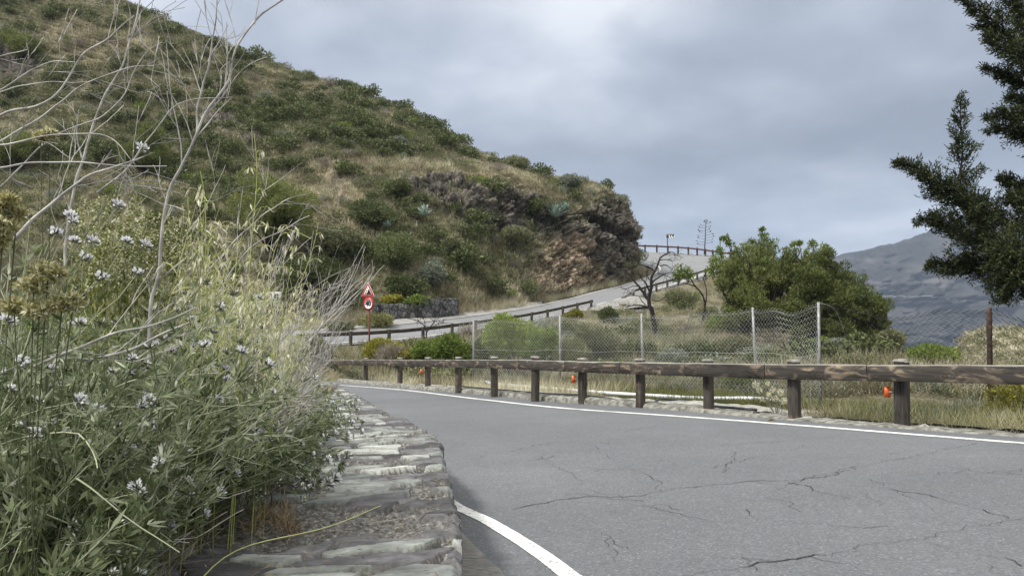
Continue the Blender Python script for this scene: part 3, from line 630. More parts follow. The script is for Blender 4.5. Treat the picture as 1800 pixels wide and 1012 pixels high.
# ------------------------------------------------------------------ dry-stone parapet with slab coping in the foreground
def make_parapet():
    d = np.r_[0, np.cumsum(np.linalg.norm(np.diff(WL, axis=0), axis=1))]
    i0 = int(np.argmin(np.abs(WL[:, 1]-1.2)+(WL[:, 1] < 0)*9)); s0 = d[i0]
    ss = [s0]; 
    while ss[-1] < d[-1]-5.5:
        yy = np.interp(ss[-1], d, WL[:, 1]); ss.append(ss[-1]+max(0.0045, 0.0028*max(yy, 1.2)))
    back = [s0-0.05*k for k in range(60, 0, -1)]
    S = np.array(back+ss); S = S[S > 0.5]
    C = np.stack([np.interp(S, d, WL[:, k]) for k in range(3)], 1)
    T_ = nrm(np.gradient(C, axis=0)); T_ = nrm(np.stack([np.convolve(np.pad(T_[:, k], 8, 'edge'), np.ones(17)/17, 'valid') for k in range(3)], 1)); Sd = nrm(np.cross(T_, [0, 0, 1.0]))
    n = len(S); tt_ = np.r_[np.linspace(0, 0.62, 120), np.linspace(0.63, 1.5, 90)]
    s2, t2 = np.meshgrid(S, tt_, indexing='ij')
    q = np.stack([s2, t2, s2*0], -1)
    wx = fbm(q*1.8, 2, 61)*0.16; wy = fbm(q*1.8+9, 2, 62)*0.26
    u = (s2+wx+fbm(q*22, 3, 63)*0.006)/0.135; v = (t2+wy+fbm(q*22+5, 3, 64)*0.010)/(0.27+0.0*t2)
    iu, iv = np.floor(u), np.floor(v)
    f1 = np.full(u.shape, 9.0); f2 = f1.copy(); cid = np.zeros(u.shape); cdx = np.zeros(u.shape); cdy = np.zeros(u.shape)
    for a in (-1, 0, 1):
        for b in (-1, 0, 1):
            cu_, cv_ = iu+a, iv+b
            jx = hashf(cu_.astype(np.int64), cv_.astype(np.int64), np.zeros_like(cu_, dtype=np.int64), 3); jy = hashf(cu_.astype(np.int64), cv_.astype(np.int64), np.ones_like(cu_, dtype=np.int64), 4)
            h = hashf(cu_.astype(np.int64), cv_.astype(np.int64), np.full(cu_.shape, 2, np.int64), 5)
            dx, dy = u-(cu_+0.12+0.76*jx), v-(cv_+0.12+0.76*jy); dd_ = np.sqrt(dx*dx+dy*dy)
            m1 = dd_ < f1
            f2 = np.where(m1, f1, np.minimum(f2, dd_)); cid = np.where(m1, h, cid); cdx = np.where(m1, dx, cdx); cdy = np.where(m1, dy, cdy); f1 = np.minimum(f1, dd_)
    pale = (cid+np.clip((t2-0.28)*0.9, -0.35, 0.12)) > 0.60
    gap = f2-f1+fbm(q*30, 3, 65)*0.05-0.10*pale
    r2 = (cid*7.13) % 1; r3 = (cid*13.7) % 1; r4 = (cid*29.3) % 1
    inner = np.clip((gap-0.05)/0.03, 0, 1); inner = inner*inner*(3-2*inner)
    edgez = np.clip((t2-0.0)/0.34, 0, 1)
    mortar_zone = np.clip((fbm(q*3.6, 3, 66)-0.10+0.05*(1-edgez))*7.0, 0, 1)*(~pale)
    lay = np.floor((fbm(q*np.array([9, 4, 1.0]), 4, 67)+cdx*0.9*(r4-0.5))*5)/5
    ridge = 1-np.abs(fbm(np.stack([s2*16, t2*4.5, s2*0], -1)+cid[..., None]*9, 3, 75, 0.6))*2
    hstone = np.where(pale, 0.007+r4*0.004+cdx*(r2-0.5)*0.011+cdy*(r3-0.5)*0.008, 0.001+lay*0.010+ridge*0.006)+fbm(q*14, 3, 68)*0.003
    rub = fbm(q*34, 4, 69, 0.75)*0.016+fbm(q*9, 2, 70)*0.008-0.010
    h = hstone*inner*(1-mortar_zone)+(rub-0.010)*(1-inner*(1-mortar_zone))
    h += fbm(q*1.3, 2, 71)*0.02
    h = h+0.0
    G = C[:, None]-Sd[:, None]*(t2+0.004+fbm(np.stack([s2*6, s2*0, s2*0], -1), 4, 72, 0.65)*0.018*np.clip(1-t2/0.25, 0, 1)+(cid-0.5)*0.012*np.clip(1-t2/0.12, 0, 1))[..., None]
    G[..., 2] = plane(G[..., 0], G[..., 1])+0.4+h-0.02*np.clip(1-t2/0.02, 0, 1)
    mort = 1-inner*(1-mortar_zone)
    K = 22                                                       # the face that looks at the road
    zf = np.linspace(1, 0, K)[None, :, None]
    top = G[:, :1]; foot = top.copy(); foot[..., 2] = plane(foot[..., 0], foot[..., 1])-0.05
    Fc = foot*(1-zf)+top*zf; Fc = Fc+Sd[:, None]*(fbm(Fc*np.array([7, 7, 16.0]), 4, 73)*0.04*(np.linspace(0, 1, K)[None, :]))[..., None]
    cidv = np.where(pale, 0.66+0.34*r4, cid*0.9*(cid < 0.66)+0.3*(cid >= 0.66)*1.0); mb = MB(); mb.grid(G, v=cidv); n1_ = G.shape[0]*G.shape[1]; mb.grid(Fc, v=0.25)
    cidf = hashf(np.floor(Fc[..., 2]*9).astype(np.int64), np.floor(S*3.5)[:, None].astype(np.int64)+np.zeros(Fc.shape[:2], np.int64), np.zeros(Fc.shape[:2], np.int64), 9)*0.5
    m, t, b = base_mat('slab_stone', 0.85, 0.3)
    A_ = lambda nme: N(t, 'ShaderNodeAttribute', attribute_name=nme).outputs['Fac']
    lay_n = noise_fac(t, 7, 10, 0.72, stretch=(1, 1.6, 1)); fine = noise_fac(t, 48, 6, 0.75)
    base = ramp(t, A_('v'), [(0.0, (0.060, 0.059, 0.063)), (0.18, (0.098, 0.096, 0.103)), (0.36, (0.135, 0.132, 0.140)), (0.52, (0.105, 0.105, 0.112)), (0.65, (0.162, 0.172, 0.168)), (0.76, (0.205, 0.218, 0.208)), (0.88, (0.262, 0.278, 0.262)), (0.96, (0.35, 0.36, 0.345))], 'CONSTANT')
    mod = ramp(t, lay_n, [(0.32, (0.4,)*3), (0.45, (0.8,)*3), (0.55, (1.1,)*3), (0.68, (1.75,)*3)])
    stn = mixc(t, 1.0, base, mod, 'MULTIPLY')
    rubc = ramp(t, fine, [(0.36, (0.020, 0.019, 0.017)), (0.46, (0.075, 0.072, 0.068)), (0.55, (0.15, 0.145, 0.135)), (0.66, (0.33, 0.32, 0.30))])
    c = mixc(t, A_('mort'), stn, rubc)
    spot = ramp(t, noise_fac(t, 26, 5, 0.8), [(0.62, (1, 1, 1)), (0.70, (1.5, 1.5, 1.42))])
    t.links.new(mixc(t, 1.0, c, spot, 'MULTIPLY'), b.inputs['Base Color'])
    bump(t, b, math_(t, 'ADD', fine, math_(t, 'MULTIPLY', lay_n, 1.5)), 0.7, 0.006)
    o = mb.build('stone_parapet', m, attrs={'mort': np.r_[mort.ravel(), np.clip(fbm(Fc*np.array([5, 5, 9]), 3, 74)*3, 0, 1).ravel()]})
    tag(o, 'low stone parapet topped with irregular grey and greenish slabs curving along the near road edge', 'stone wall')
    return C, Sd, S
PC, PS, PSs = make_parapet()
def coping(sy, t):
    """point on the coping at distance index by depth y and t metres inland"""
    k = int(np.argmin(np.abs(PC[:, 1]-sy))); p = PC[k]-PS[k]*t; return np.array([p[0], p[1], plane(p[0], p[1])+0.42])

# ------------------------------------------------------------------ timber guardrails
def m_timber(name, dark, mid, pale, burn, vert=False):
    m, t, b = base_mat(name, 0.8, 0.25)
    tc = N(t, 'ShaderNodeAttribute', attribute_name='along'); a2 = N(t, 'ShaderNodeAttribute', attribute_name='v')
    geo = N(t, 'ShaderNodeTexCoord'); sx = N(t, 'ShaderNodeSeparateXYZ'); t.links.new(geo.outputs['Object'], sx.inputs[0])
    cx = N(t, 'ShaderNodeCombineXYZ'); t.links.new(math_(t, 'MULTIPLY', tc.outputs['Fac'], 1.6), cx.inputs[0]); t.links.new(math_(t, 'MULTIPLY', math_(t, 'ADD', sx.outputs[0], sx.outputs[1]) if vert else sx.outputs[2], 26), cx.inputs[2])
    t.links.new(math_(t, 'MULTIPLY', a2.outputs['Fac'], 37), cx.inputs[1])
    n = N(t, 'ShaderNodeTexNoise', i_Scale=1.0, i_Detail=8.0, i_Roughness=0.7, i_Distortion=0.6); t.links.new(cx.outputs[0], n.inputs['Vector'])
    cx2 = N(t, 'ShaderNodeCombineXYZ'); t.links.new(math_(t, 'MULTIPLY', tc.outputs['Fac'], 2.6), cx2.inputs[0]); t.links.new(math_(t, 'MULTIPLY', math_(t, 'ADD', sx.outputs[0], sx.outputs[1]) if vert else sx.outputs[2], 7), cx2.inputs[2]); t.links.new(math_(t, 'MULTIPLY', a2.outputs['Fac'], 61), cx2.inputs[1])
    n2 = N(t, 'ShaderNodeTexNoise', i_Scale=1.0, i_Detail=5.0, i_Roughness=0.6, i_Distortion=1.4); t.links.new(cx2.outputs[0], n2.inputs['Vector'])
    grain = ramp(t, n.outputs[0], [(0.32, dark), (0.5, mid), (0.68, tuple(x*1.6 for x in mid))])
    pale_grain = ramp(t, n.outputs[0], [(0.35, mid), (0.55, pale), (0.7, tuple(min(1, x*1.4) for x in pale))])  # pale tan patches of the wood itself
    msk = ramp(t, n2.outputs[0], [(burn-0.02, (0, 0, 0)), (burn+0.13, (1, 1, 1))])
    c = mixc(t, msk, grain, pale_grain)
    knot = ramp(t, n2.outputs[0], [(0.30, (0.25,)*3), (0.36, (1,)*3)]); c = mixc(t, 1.0, c, knot, 'MULTIPLY')
    gn = N(t, 'ShaderNodeNewGeometry'); sz = N(t, 'ShaderNodeSeparateXYZ'); t.links.new(gn.outputs['True Normal'], sz.inputs[0])
    c = mixc(t, ramp(t, sz.outputs[2], [(0.55, (0, 0, 0)), (0.8, (1, 1, 1))]), c, ramp(t, n.outputs[0], [(0.3, (0.16, 0.15, 0.13)), (0.7, (0.42, 0.41, 0.38))]))  # upward faces paler: bleached wood, with light from above painted into the colour
    t.links.new(c, b.inputs['Base Color']); bump(t, b, n.outputs[0], 0.5, 0.006)
    return m
M_RAIL = m_timber('weathered_timber', (0.014, 0.012, 0.011), (0.046, 0.040, 0.035), (0.25, 0.195, 0.140), 0.54)
M_POST = m_timber('dark_post_timber', (0.016, 0.014, 0.013), (0.058, 0.050, 0.044), (0.17, 0.12, 0.08), 0.55, True)
M_RAILF = m_timber('far_rail_timber', (0.016, 0.014, 0.012), (0.05, 0.042, 0.036), (0.14, 0.11, 0.08), 0.58)
M_RAILR = m_timber('reddish_rail_timber', (0.02, 0.010, 0.009), (0.075, 0.038, 0.034), (0.14, 0.08, 0.07), 0.6)
M_TOPW = mat_noise('bleached_timber_top', [(0.3, (0.11, 0.105, 0.09)), (0.5, (0.20, 0.19, 0.17)), (0.7, (0.32, 0.31, 0.285))], 12, 6, 0.85, 0.4, 0.005)
M_ORANGE = flat('orange_reflector', (0.62, 0.105, 0.012), 0.4, 0.5)
M_STEEL = mat_noise('galvanised_steel', [(0.3, (0.13, 0.135, 0.14)), (0.5, (0.21, 0.215, 0.22)), (0.7, (0.31, 0.315, 0.32))], 9, 5, 0.45, 0.1, 0.002, spec=0.6)
def beam(mb, a, b, h, th, v, bow=0.0, flatend=0):
    a, b = np.asarray(a, float), np.asarray(b, float); d = b-a; L = np.linalg.norm(d); Rm = frame(d)
    n = max(4, int(L/0.12)); xs_ = np.linspace(0, L, n); bv = 0.005
    prof = [(-th/2+bv, -h/2), (th/2-bv, -h/2), (th/2, -h/2+bv), (th/2, h/2-bv*2), (th/2-bv*2, h/2), (-th/2+bv*2, h/2), (-th/2, h/2-bv*2), (-th/2, -h/2+bv)]
    G = np.zeros((n, 9, 3))
    for j in range(9):
        y_, z_ = prof[j % 8]; G[:, j] = np.stack([xs_, np.full(n, y_), np.full(n, z_)], 1)
    G[..., 1] += fbm(np.stack([G[..., 0]*4+v*90, G[..., 1]*8, G[..., 2]*8], -1), 3, 81)*0.006; G[..., 2] += fbm(np.stack([G[..., 0]*2+v*50, G[..., 1]*8, G[..., 2]*8], -1), 3, 82)*0.007
    W = G @ Rm.T+a
    nn = mb.n; mb.grid(W, v=v)
    # end faces
    for e in (0, n-1):
        ring = W[e, :8]; T = [(0, k, k+1) for k in range(1, 7)]; T = T if e else [(a_, c_, b_) for a_, b_, c_ in T]; mb.add(ring, None, T, v)
    return np.r_[np.repeat(xs_, 9), np.full(16, 0.0)]
def post(mb, base, h, wx, wy, yaw, v, lean=(0, 0)):
    n = 10; zs = np.linspace(-0.12, h, n); c = 0.03
    prof = [(-wx/2+c, -wy/2), (-0.01, -wy/2), (0.0, -wy/2+0.012), (0.01, -wy/2), (wx/2-c, -wy/2), (wx/2, -wy/2+c), (wx/2, wy/2-c), (wx/2-c, wy/2), (-wx/2+c, wy/2), (-wx/2, wy/2-c), (-wx/2, -wy/2+c)]
    m_ = len(prof); G = np.zeros((n, m_+1, 3))
    for j in range(m_+1):
        x_, y_ = prof[j % m_]; G[:, j, 0] = x_+lean[0]*zs; G[:, j, 1] = y_+lean[1]*zs; G[:, j, 2] = zs
    G[-1, :, :2] *= 0.96
    W = G @ rotz(yaw).T+np.asarray(base); mb.grid(W, v=v)
    cap = W[-1, :m_]; cc = cap.mean(0)+[0, 0, 0.03]; mb.add(np.vstack([cap, cc]), None, [(k, (k+1) % m_, m_) for k in range(m_)], v)
    return np.r_[np.repeat(zs, m_+1), np.full(m_+1, h)]
def guardrail(name, label, bases, side, mats, rail_h=0.19, rail_t=0.10, top=0.70, pw=0.15, post_h=0.75, joint=0.78, reflect=(), ends=(0.5, 0.5), caps=True, whole=False):
    """bases: post feet in order; side: +1 puts the rail on the left of the walking direction"""
    B = np.asarray(bases, float); t = nrm(np.gradient(B, axis=0)); sd_ = nrm(np.cross([0, 0, 1.0], t))*side
    org = tuple(B[len(B)//2]); th_ = thing(name, label, 'guardrail', org)
    for i, b in enumerate(B):
        mb = MB(); yaw = math.atan2(t[i][1], t[i][0]); vv = (i*0.371) % 1
        al = post(mb, b, post_h, pw, pw*0.9, yaw+(math.pi if side < 0 else 0)+math.pi, vv, lean=(0.01*math.sin(i*5), 0.01*math.cos(i*3)))
        o = mb.build('post', mats[1], th_, attrs={'along': al+i*3})
        if caps:
            mc = MB(); c0 = b+[0, 0, post_h+0.004]; a_ = np.linspace(0, math.pi, 9); r0 = pw*0.44
            prof_ = np.stack([np.cos(a_)*r0, np.sin(a_)*0.034], 1); G = np.zeros((9, 4, 3))
            for j, yy in enumerate((-pw*0.47, -pw*0.46, pw*0.46, pw*0.47)):
                G[:, j, 0] = prof_[:, 0]; G[:, j, 1] = yy; G[:, j, 2] = prof_[:, 1] if j in (1, 2) else 0
            mc.grid(G @ rotz(yaw).T+c0); mc.build('post_cap', M_TOPW, th_)
    J = [B[0]-t[0]*ends[0]]+[B[i]*(1-joint)+B[i+1]*joint for i in range(len(B)-1)]+[B[-1]+t[-1]*ends[1]]
    SD = [sd_[0]]+[nrm(sd_[i]+sd_[i+1]) for i in range(len(B)-1)]+[sd_[-1]]
    off = pw*0.45+rail_t/2+0.004
    for i in range(len(J)-1):
        a_ = J[i]+SD[i]*off+[0, 0, top-rail_h/2]; b_ = J[i+1]+SD[i+1]*off+[0, 0, top-rail_h/2]; dl = nrm(b_-a_)*0.005
        mb = MB(); vv = (i*0.617+0.2) % 1; al = beam(mb, a_+dl, b_-dl, rail_h*(1+0.04*math.sin(i*7)), rail_t, vv)
        mb.build('rail_beam', mats[0], th_, attrs={'along': al+i*5})
    for i in reflect:
        mb = MB(); yaw = math.atan2(t[i][1], t[i][0]); p_ = B[i]+sd_[i]*(pw*0.35)+[0, 0, 0.40]; Rm = rotz(yaw)
        vdir = nrm(-B[i]*[1, 1, 0]); lft = nrm(np.cross([0, 0, 1.0], vdir))     # sticks out towards the picture's left
        lft = -lft if (P(0, 506, 5) @ lft) < 0 else lft
        c_ = p_+lft*(pw*0.5+0.045); Rr = frame(lft)
        mb.box(c_, (0.066, 0.012, 0.125), Rr @ rotz(0.25)); mb.build('reflector', M_ORANGE, th_)
        mb = MB(); mb.tube([p_+lft*(pw*0.40), p_+lft*(pw*0.5+0.03)], 0.012, 5); mb.build('bracket', M_STEEL, th_)
    return th_
NPX = [(590, 663), (643, 668), (703, 674), (752, 679), (806, 684), (869, 690), (941, 697), (1024, 705), (1126, 713), (1246, 723), (1397, 737), (1586, 750)]
nb = []
for px, py in NPX:
    off = 0.09 if px < 1000 else 0.05*(1300-px)/300 if px < 1300 else 0.0
    nb.append(hit(px, py, off))
nb = nb[:]
d_ = nrm(nb[-1]-nb[-2]); ang = math.atan2(d_[1], d_[0])
for k in range(3):
    ang -= 0.05; q = nb[-1]+1.95*np.array([math.cos(ang), math.sin(ang), 0]); q[2] = plane(q[0], q[1])-0.0; nb.append(q)
d_ = nrm(nb[0]-nb[1]); pre = []
q = nb[0].copy(); ang = math.atan2(d_[1], d_[0])
for k in range(2): q = q+2.2*np.array([math.cos(ang), math.sin(ang), 0]); q[2] = plane(q[0], q[1])+0.05; pre.append(q.copy())
near_posts = pre[::-1]+nb
guardrail('timber_guardrail', 'nearest weathered timber guardrail with thick dark posts along the outer edge of the road', near_posts, -1, (M_RAIL, M_POST), reflect=(2+3, 2+7, 2+11), top=0.72)
def along_FR(t0, t1, step, u=0.0):
    t = np.linspace(t0, t1, 800); c = cat_at(dF, FR, t); h = cat_at(dF, FL, t); c = c*(1-u)+h*u
    L = np.r_[0, np.cumsum(np.linalg.norm(np.diff(c, axis=0), axis=1))]; s_ = np.arange(0, L[-1]+0.01, step)
    return np.stack([np.interp(s_, L, c[:, k]) for k in range(3)], 1)
lowp = along_FR(11.05, 3.6, 2.3, -0.04)
guardrail('timber_guardrail', 'long dark guardrail beside the lower far road, ending before the dead tree', lowp[::-1], 1, (M_RAILF, M_POST), rail_h=0.2, caps=False, joint=0.5, pw=0.17)
midp = along_FR(13.0, 17.2, 2.1, -0.02)
gr = guardrail('timber_guardrail', 'guardrail climbing right from the dead tree below the hairpin, with pale sloping end', midp, 1, (M_RAILF, M_POST), rail_h=0.2, caps=False, joint=0.5, pw=0.18, ends=(0.1, 0.5))
mb = MB(); a_ = midp[0]+[0.1, -0.15, 0.6]; b_ = P(1093, 523.5, 64.0); al = beam(mb, b_, a_, 0.22, 0.12, 0.4); mb.build('end_ramp', M_TOPW, gr, attrs={'along': al})
UP = [(1090, 439, 97), (1112, 441.5, 96.5), (1134, 442, 96), (1154.6, 442.5, 95.7), (1174, 443.5, 95), (1192, 444.5, 94.5), (1210, 446, 94), (1225.5, 447.5, 93.5), (1240, 449.5, 93), (1253, 451.5, 92.3), (1268, 453.5, 91.5), (1284, 456, 90)]
guardrail('timber_guardrail', 'reddish brown guardrail round the outside of the upper hairpin, seen against the sky', [P(*q) for q in UP], -1, (M_RAILR, M_POST), rail_h=0.21, caps=False, joint=0.5, pw=0.2, top=0.82, post_h=0.9)

# ------------------------------------------------------------------ pipes and hoses behind the rail
M_PIPEW = flat('white_pipe', (0.58, 0.60, 0.63), 0.45, 0.4); M_PIPEB = flat('black_hose', (0.022, 0.023, 0.026), 0.4, 0.4)
def gpipe(name, label, cat, px, r, mat, off=0.03, n=80, wob=0.0):
    pts = []
    for x, y in px:
        p = hit(x, y, -0.12)
        for _ in range(12):
            zt = terrain_z(p[0], p[1])+0.08; p = hit(x, y, zt-plane(p[0], p[1]))
        pts.append(p+[0, 0, r])
    c = catmull(np.array(pts), n); 
    c[:, 2] = np.maximum(c[:, 2], terrain_z(c[:, 0], c[:, 1])+0.075+r*0.8)
    k = np.ones(7)/7; c[:, 2] = np.convolve(np.pad(c[:, 2], 3, 'edge'), k, 'valid')+fbm(c*1.7, 2, 5)*wob
    mb = MB(); mb.tube(c, r, 8); return tag(mb.build(name, mat, smooth=True), label, cat)
gpipe('water_pipe', 'pale grey plastic pipe lying on the gravel behind the near guardrail', 'pipe', [(780, 669), (950, 684), (1050, 692), (1150, 699), (1250, 703.5), (1330, 704), (1370, 708)], 0.042, M_PIPEW)
gpipe('water_hose', 'black hose snaking over the gravel nearest the guardrail posts', 'hose', [(760, 674), (850, 684), (950, 692), (1012, 696.5), (1062, 701), (1092, 707), (1125, 709), (1187, 707), (1225, 710), (1262, 717), (1330, 721)], 0.022, M_PIPEB)
gpipe('water_hose', 'thin black hose running just behind the pale pipe on the gravel', 'hose', [(800, 667), (920, 677), (1020, 686), (1120, 692), (1230, 697.5)], 0.014, M_PIPEB)

# ------------------------------------------------------------------ chain link fence
M_WIRE = flat('fence_wire', (0.55, 0.56, 0.56), 0.5, 0.5, 0.3)
M_RUST = mat_noise('rusty_brown_post', [(0.35, (0.022, 0.017, 0.014)), (0.5, (0.05, 0.036, 0.028)), (0.65, (0.12, 0.07, 0.045))], 12, 6, 0.85, 0.3, 0.003)
M_WIREB = flat('rusty_fence_wire', (0.055, 0.05, 0.048), 0.8, 0.3)
def make_fence():
    f = thing('chain_link_fence', 'tall chain link fence on thin metal posts beyond the near guardrail', 'fence', tuple(FP[4]))
    hts = [q[3]*Z_/F for q, Z_ in zip(FENCE, [z[2] for z in FENCE])]
    leans = [(0, 0), (0.0, 0), (-0.005, 0), (-0.01, 0), (-0.035, 0), (0.0, 0), (0.01, 0), (0, 0)]
    for i, (p, h, (lx, ly)) in enumerate(zip(FP, hts, leans)):
        if i == 0: continue
        mb = MB(); tp = p+[lx*h, ly*h, h]; r = 0.027 if i != 6 else 0.042
        mb.tube([p-[0, 0, 0.2], p*0.5+tp*0.5, tp], r, 8); mb.add(tp+[0, 0, 0.01], None, None)
        mb.build('fence_post', M_RUST if i == 6 else M_STEEL, f, smooth=False)
    for i in range(1, len(FP)-1):
        a, b = FP[i], FP[i+1]; ha, hb = hts[i]*0.975, hts[i+1]*0.975; L = np.linalg.norm(b-a)
        wv = 0.105; n = int(L/wv); hh = wv/2; rusty = i >= 5
        mb = MB(); nz = 46
        lv = [leans[i][0], leans[i+1][0]]
        def pos(u, zf):
            g = a*(1-u)+b*u; H_ = ha*(1-u)+hb*u
            sag = (0.10 if i < 4 else 0.16 if i == 4 else 0.20)*4*u*(1-u)*(0.6+0.4*math.sin(u*9+i*2))
            H2 = H_-sag
            x = g+np.array([(lv[0]*(1-u)+lv[1]*u)*zf*H_, 0, 0]); x[2] = g[2]+0.03+zf*H2
            x[1] += 0.05*math.sin(u*7+zf*4+i)*math.sin(math.pi*zf)*(1 if i < 4 else 2.2)
            return x
        H0 = (ha+hb)/2; nz = int(H0/hh)
        for k in range(n+1):
            pts = []
            for j in range(nz+1):
                u = (k+(0.5 if (j % 2) else -0.5)*(1 if True else 0)+0.0)/n; u = min(1, max(0, u)); pts.append(pos(u, j/nz))
            mb.tube(pts, 0.0062, 3, cap=False)
        mb.build('wire_mesh', M_WIREB if rusty else M_WIRE, f)
        mb = MB()
        for zf in ((0.03, 0.52, 0.97) if i < 5 else (0.03, 0.97)):
            mb = MB(); mb.tube([pos(u, zf) for u in np.linspace(0, 1, 16)], 0.0026, 4); mb.build('tension_wire', M_WIREB if rusty else M_WIRE, f)
    # loose bent wire and stay at the grey post
    mb = MB(); mb.tube(catmull([P(1442, 533, 13.7), P(1455, 536, 13.7), P(1470, 548, 13.8), P(1478, 565, 13.9), P(1486, 590, 14)], 24), 0.006, 5); mb.build('loose_wire', M_STEEL, f)
    mb = MB(); mb.tube([P(1334, 588, 15.7), P(1442, 644, 13.9), P(1462, 655, 13.8)], 0.006, 5); mb.build('stay_wire', M_WIREB, f)
    return f
make_fence()

# ------------------------------------------------------------------ stone walls by the far road
M_WALLS = None
def m_rubble(name, stops, scale=3.2):
    m, t, b = base_mat(name, 0.95, 0.15)
    tc = N(t, 'ShaderNodeTexCoord'); no = N(t, 'ShaderNodeTexNoise', i_Scale=4.0, i_Detail=3.0); t.links.new(tc.outputs['Object'], no.inputs['Vector'])
    wv = mixc(t, 0.12, tc.outputs['Object'], no.outputs['Color'])
    vo = N(t, 'ShaderNodeTexVoronoi', i_Scale=scale, feature='F1'); ve = N(t, 'ShaderNodeTexVoronoi', i_Scale=scale, feature='DISTANCE_TO_EDGE')
    for v_ in (vo, ve): t.links.new(wv, v_.inputs['Vector'])
    c = ramp(t, vo.outputs['Color'], stops); e = ramp(t, ve.outputs['Distance'], [(0.0, (0.12,)*3), (0.07, (1,)*3)])
    g = noise_fac(t, 14, 6, 0.7); gg = ramp(t, g, [(0.3, (0.55,)*3), (0.7, (1.5,)*3)])
    t.links.new(mixc(t, 1.0, mixc(t, 1.0, c, e, 'MULTIPLY'), gg, 'MULTIPLY'), b.inputs['Base Color'])
    bump(t, b, e, 1.0, 0.05); return m
M_RUB = m_rubble('dark_rubble', [(0.0, (0.05, 0.05, 0.053)), (0.5, (0.10, 0.10, 0.105)), (1.0, (0.19, 0.185, 0.18))])
M_RUBP = m_rubble('pale_rubble', [(0.0, (0.12, 0.115, 0.105)), (0.5, (0.20, 0.195, 0.18)), (1.0, (0.36, 0.35, 0.33))], 2.6)
def stone_wall(label, pts, hts, th_, mat):
    pts = np.asarray(pts, float); n = 90; c = catmull(pts, n); h = np.interp(np.linspace(0, 1, n), np.linspace(0, 1, len(hts)), hts)
    t = nrm(np.gradient(c, axis=0)); s = nrm(np.cross(t, [0, 0, 1.0])); org = c[n//2]
    prof = [(0, -0.3), (0, 0.0), (0, 0.25), (0.02, 0.5), (0.03, 0.75), (0.05, 0.97), (0.07, 1.0), (th_-0.05, 1.0), (th_, 0.9), (th_, 0.4), (th_, -0.3)]
    G = np.zeros((n, len(prof), 3))
    for j, (o_, z_) in enumerate(prof):
        G[:, j] = c-s*o_; G[:, j, 2] = c[:, 2]+z_*h if z_ > 0 else c[:, 2]+z_
    nz = fbm(G*np.array([3, 3, 4.5]), 3, 91); G += s[:, None]*(nz*0.07)[..., None]; G[..., 2] += fbm(G*4, 2, 92)*0.05
    mb = MB(); mb.grid(G)
    for e in (0, n-1): m_ = len(prof); mb.add(G[e], None, [(0, k, k+1) for k in range(1, m_-1)])
    o = mb.build('stone_wall', mat, origin=org); o.location = org; return tag(o, label, 'stone wall')
stone_wall('dark rubble wall half with the lower top, left of its taller neighbour at the foot of the hill', [P(655, 563, 46.8), P(700, 561, 47.6), P(738, 558, 48.4)], [1.05, 1.0, 1.0], 0.45, M_RUB)
stone_wall('taller dark rubble wall half ending beside the dry grass at the foot of the hill', [P(736, 558, 48.2), P(770, 556, 48.8), P(806, 552.5, 50.4)], [1.22, 1.16, 1.1], 0.45, M_RUB)
rp = along_FR(12.9, 16.0, 1.0, -0.06); 
q_ = rp.copy(); q_[:, 2] -= 1.6
stone_wall('grey rough retaining wall under the guardrail behind the dead tree', q_, [1.55]*len(q_), 0.5, M_RUBP)
stone_wall('low dark retaining wall holding the paved apron left of the dead tree', [P(1040, 566, 57.5), P(1090, 566, 58.4), P(1125, 562, 59.2), P(1160, 558, 59.8)], [0.72, 0.85, 0.8, 0.75], 0.5, M_RUB)

# ------------------------------------------------------------------ road signs
M_WHITE = flat('sign_white', (0.78, 0.78, 0.76), 0.45, 0.4); M_RED = flat('sign_red', (0.42, 0.018, 0.028), 0.45, 0.4); M_BLACK = flat('sign_black', (0.012, 0.012, 0.014), 0.5, 0.4)
M_REDPOST = flat('rusty_red_post', (0.16, 0.055, 0.045), 0.7, 0.3); M_BACK = flat('sign_back', (0.20, 0.23, 0.22), 0.5, 0.4); M_DPOST = flat('dark_sign_post', (0.03, 0.022, 0.02), 0.6, 0.3)
def plate(mb, poly, z0, z1, Rm, c):
    """prism over a 2-D outline (x right, y up) facing the camera side of frame Rm"""
    p = np.asarray(poly, float); n = len(p)
    V = np.vstack([np.c_[p[:, 0], np.full(n, z0), p[:, 1]], np.c_[p[:, 0], np.full(n, z1), p[:, 1]]]) @ Rm.T+c
    cc = V[:n].mean(0); cd = V[n:].mean(0); V = np.vstack([V, cc, cd])
    T = [(2*n, k, (k+1) % n) for k in range(n)]+[(2*n+1, n+(k+1) % n, n+k) for k in range(n)]
    mb.add(V, [(k, n+k, n+(k+1) % n, (k+1) % n) for k in range(n)], T)
def ngon(mb, poly, y, Rm, c):
    import mathutils.geometry as mg
    tris = mg.tessellate_polygon([[Vector((a, b, 0)) for a, b in poly]])
    p = np.asarray(poly, float); n = len(p)
    V = np.vstack([np.c_[p[:, 0], np.full(n, y), p[:, 1]], np.c_[p[:, 0], np.full(n, y+0.004), p[:, 1]]]) @ Rm.T+c
    mb.add(V, [(k, (k+1) % n, n+(k+1) % n, n+k) for k in range(n)], [tuple(t) for t in tris])
def rounded_tri(r, rad, n=6):
    out = []
    for k in range(3):
        a = math.pi/2+k*2*math.pi/3; cx, cy = (r-2*rad)*math.cos(a), (r-2*rad)*math.sin(a)
        for j in range(n+1): b = a-math.pi/3+(2*math.pi/3)*j/n; out.append((cx+rad*math.cos(b), cy+rad*math.sin(b)))
    return out
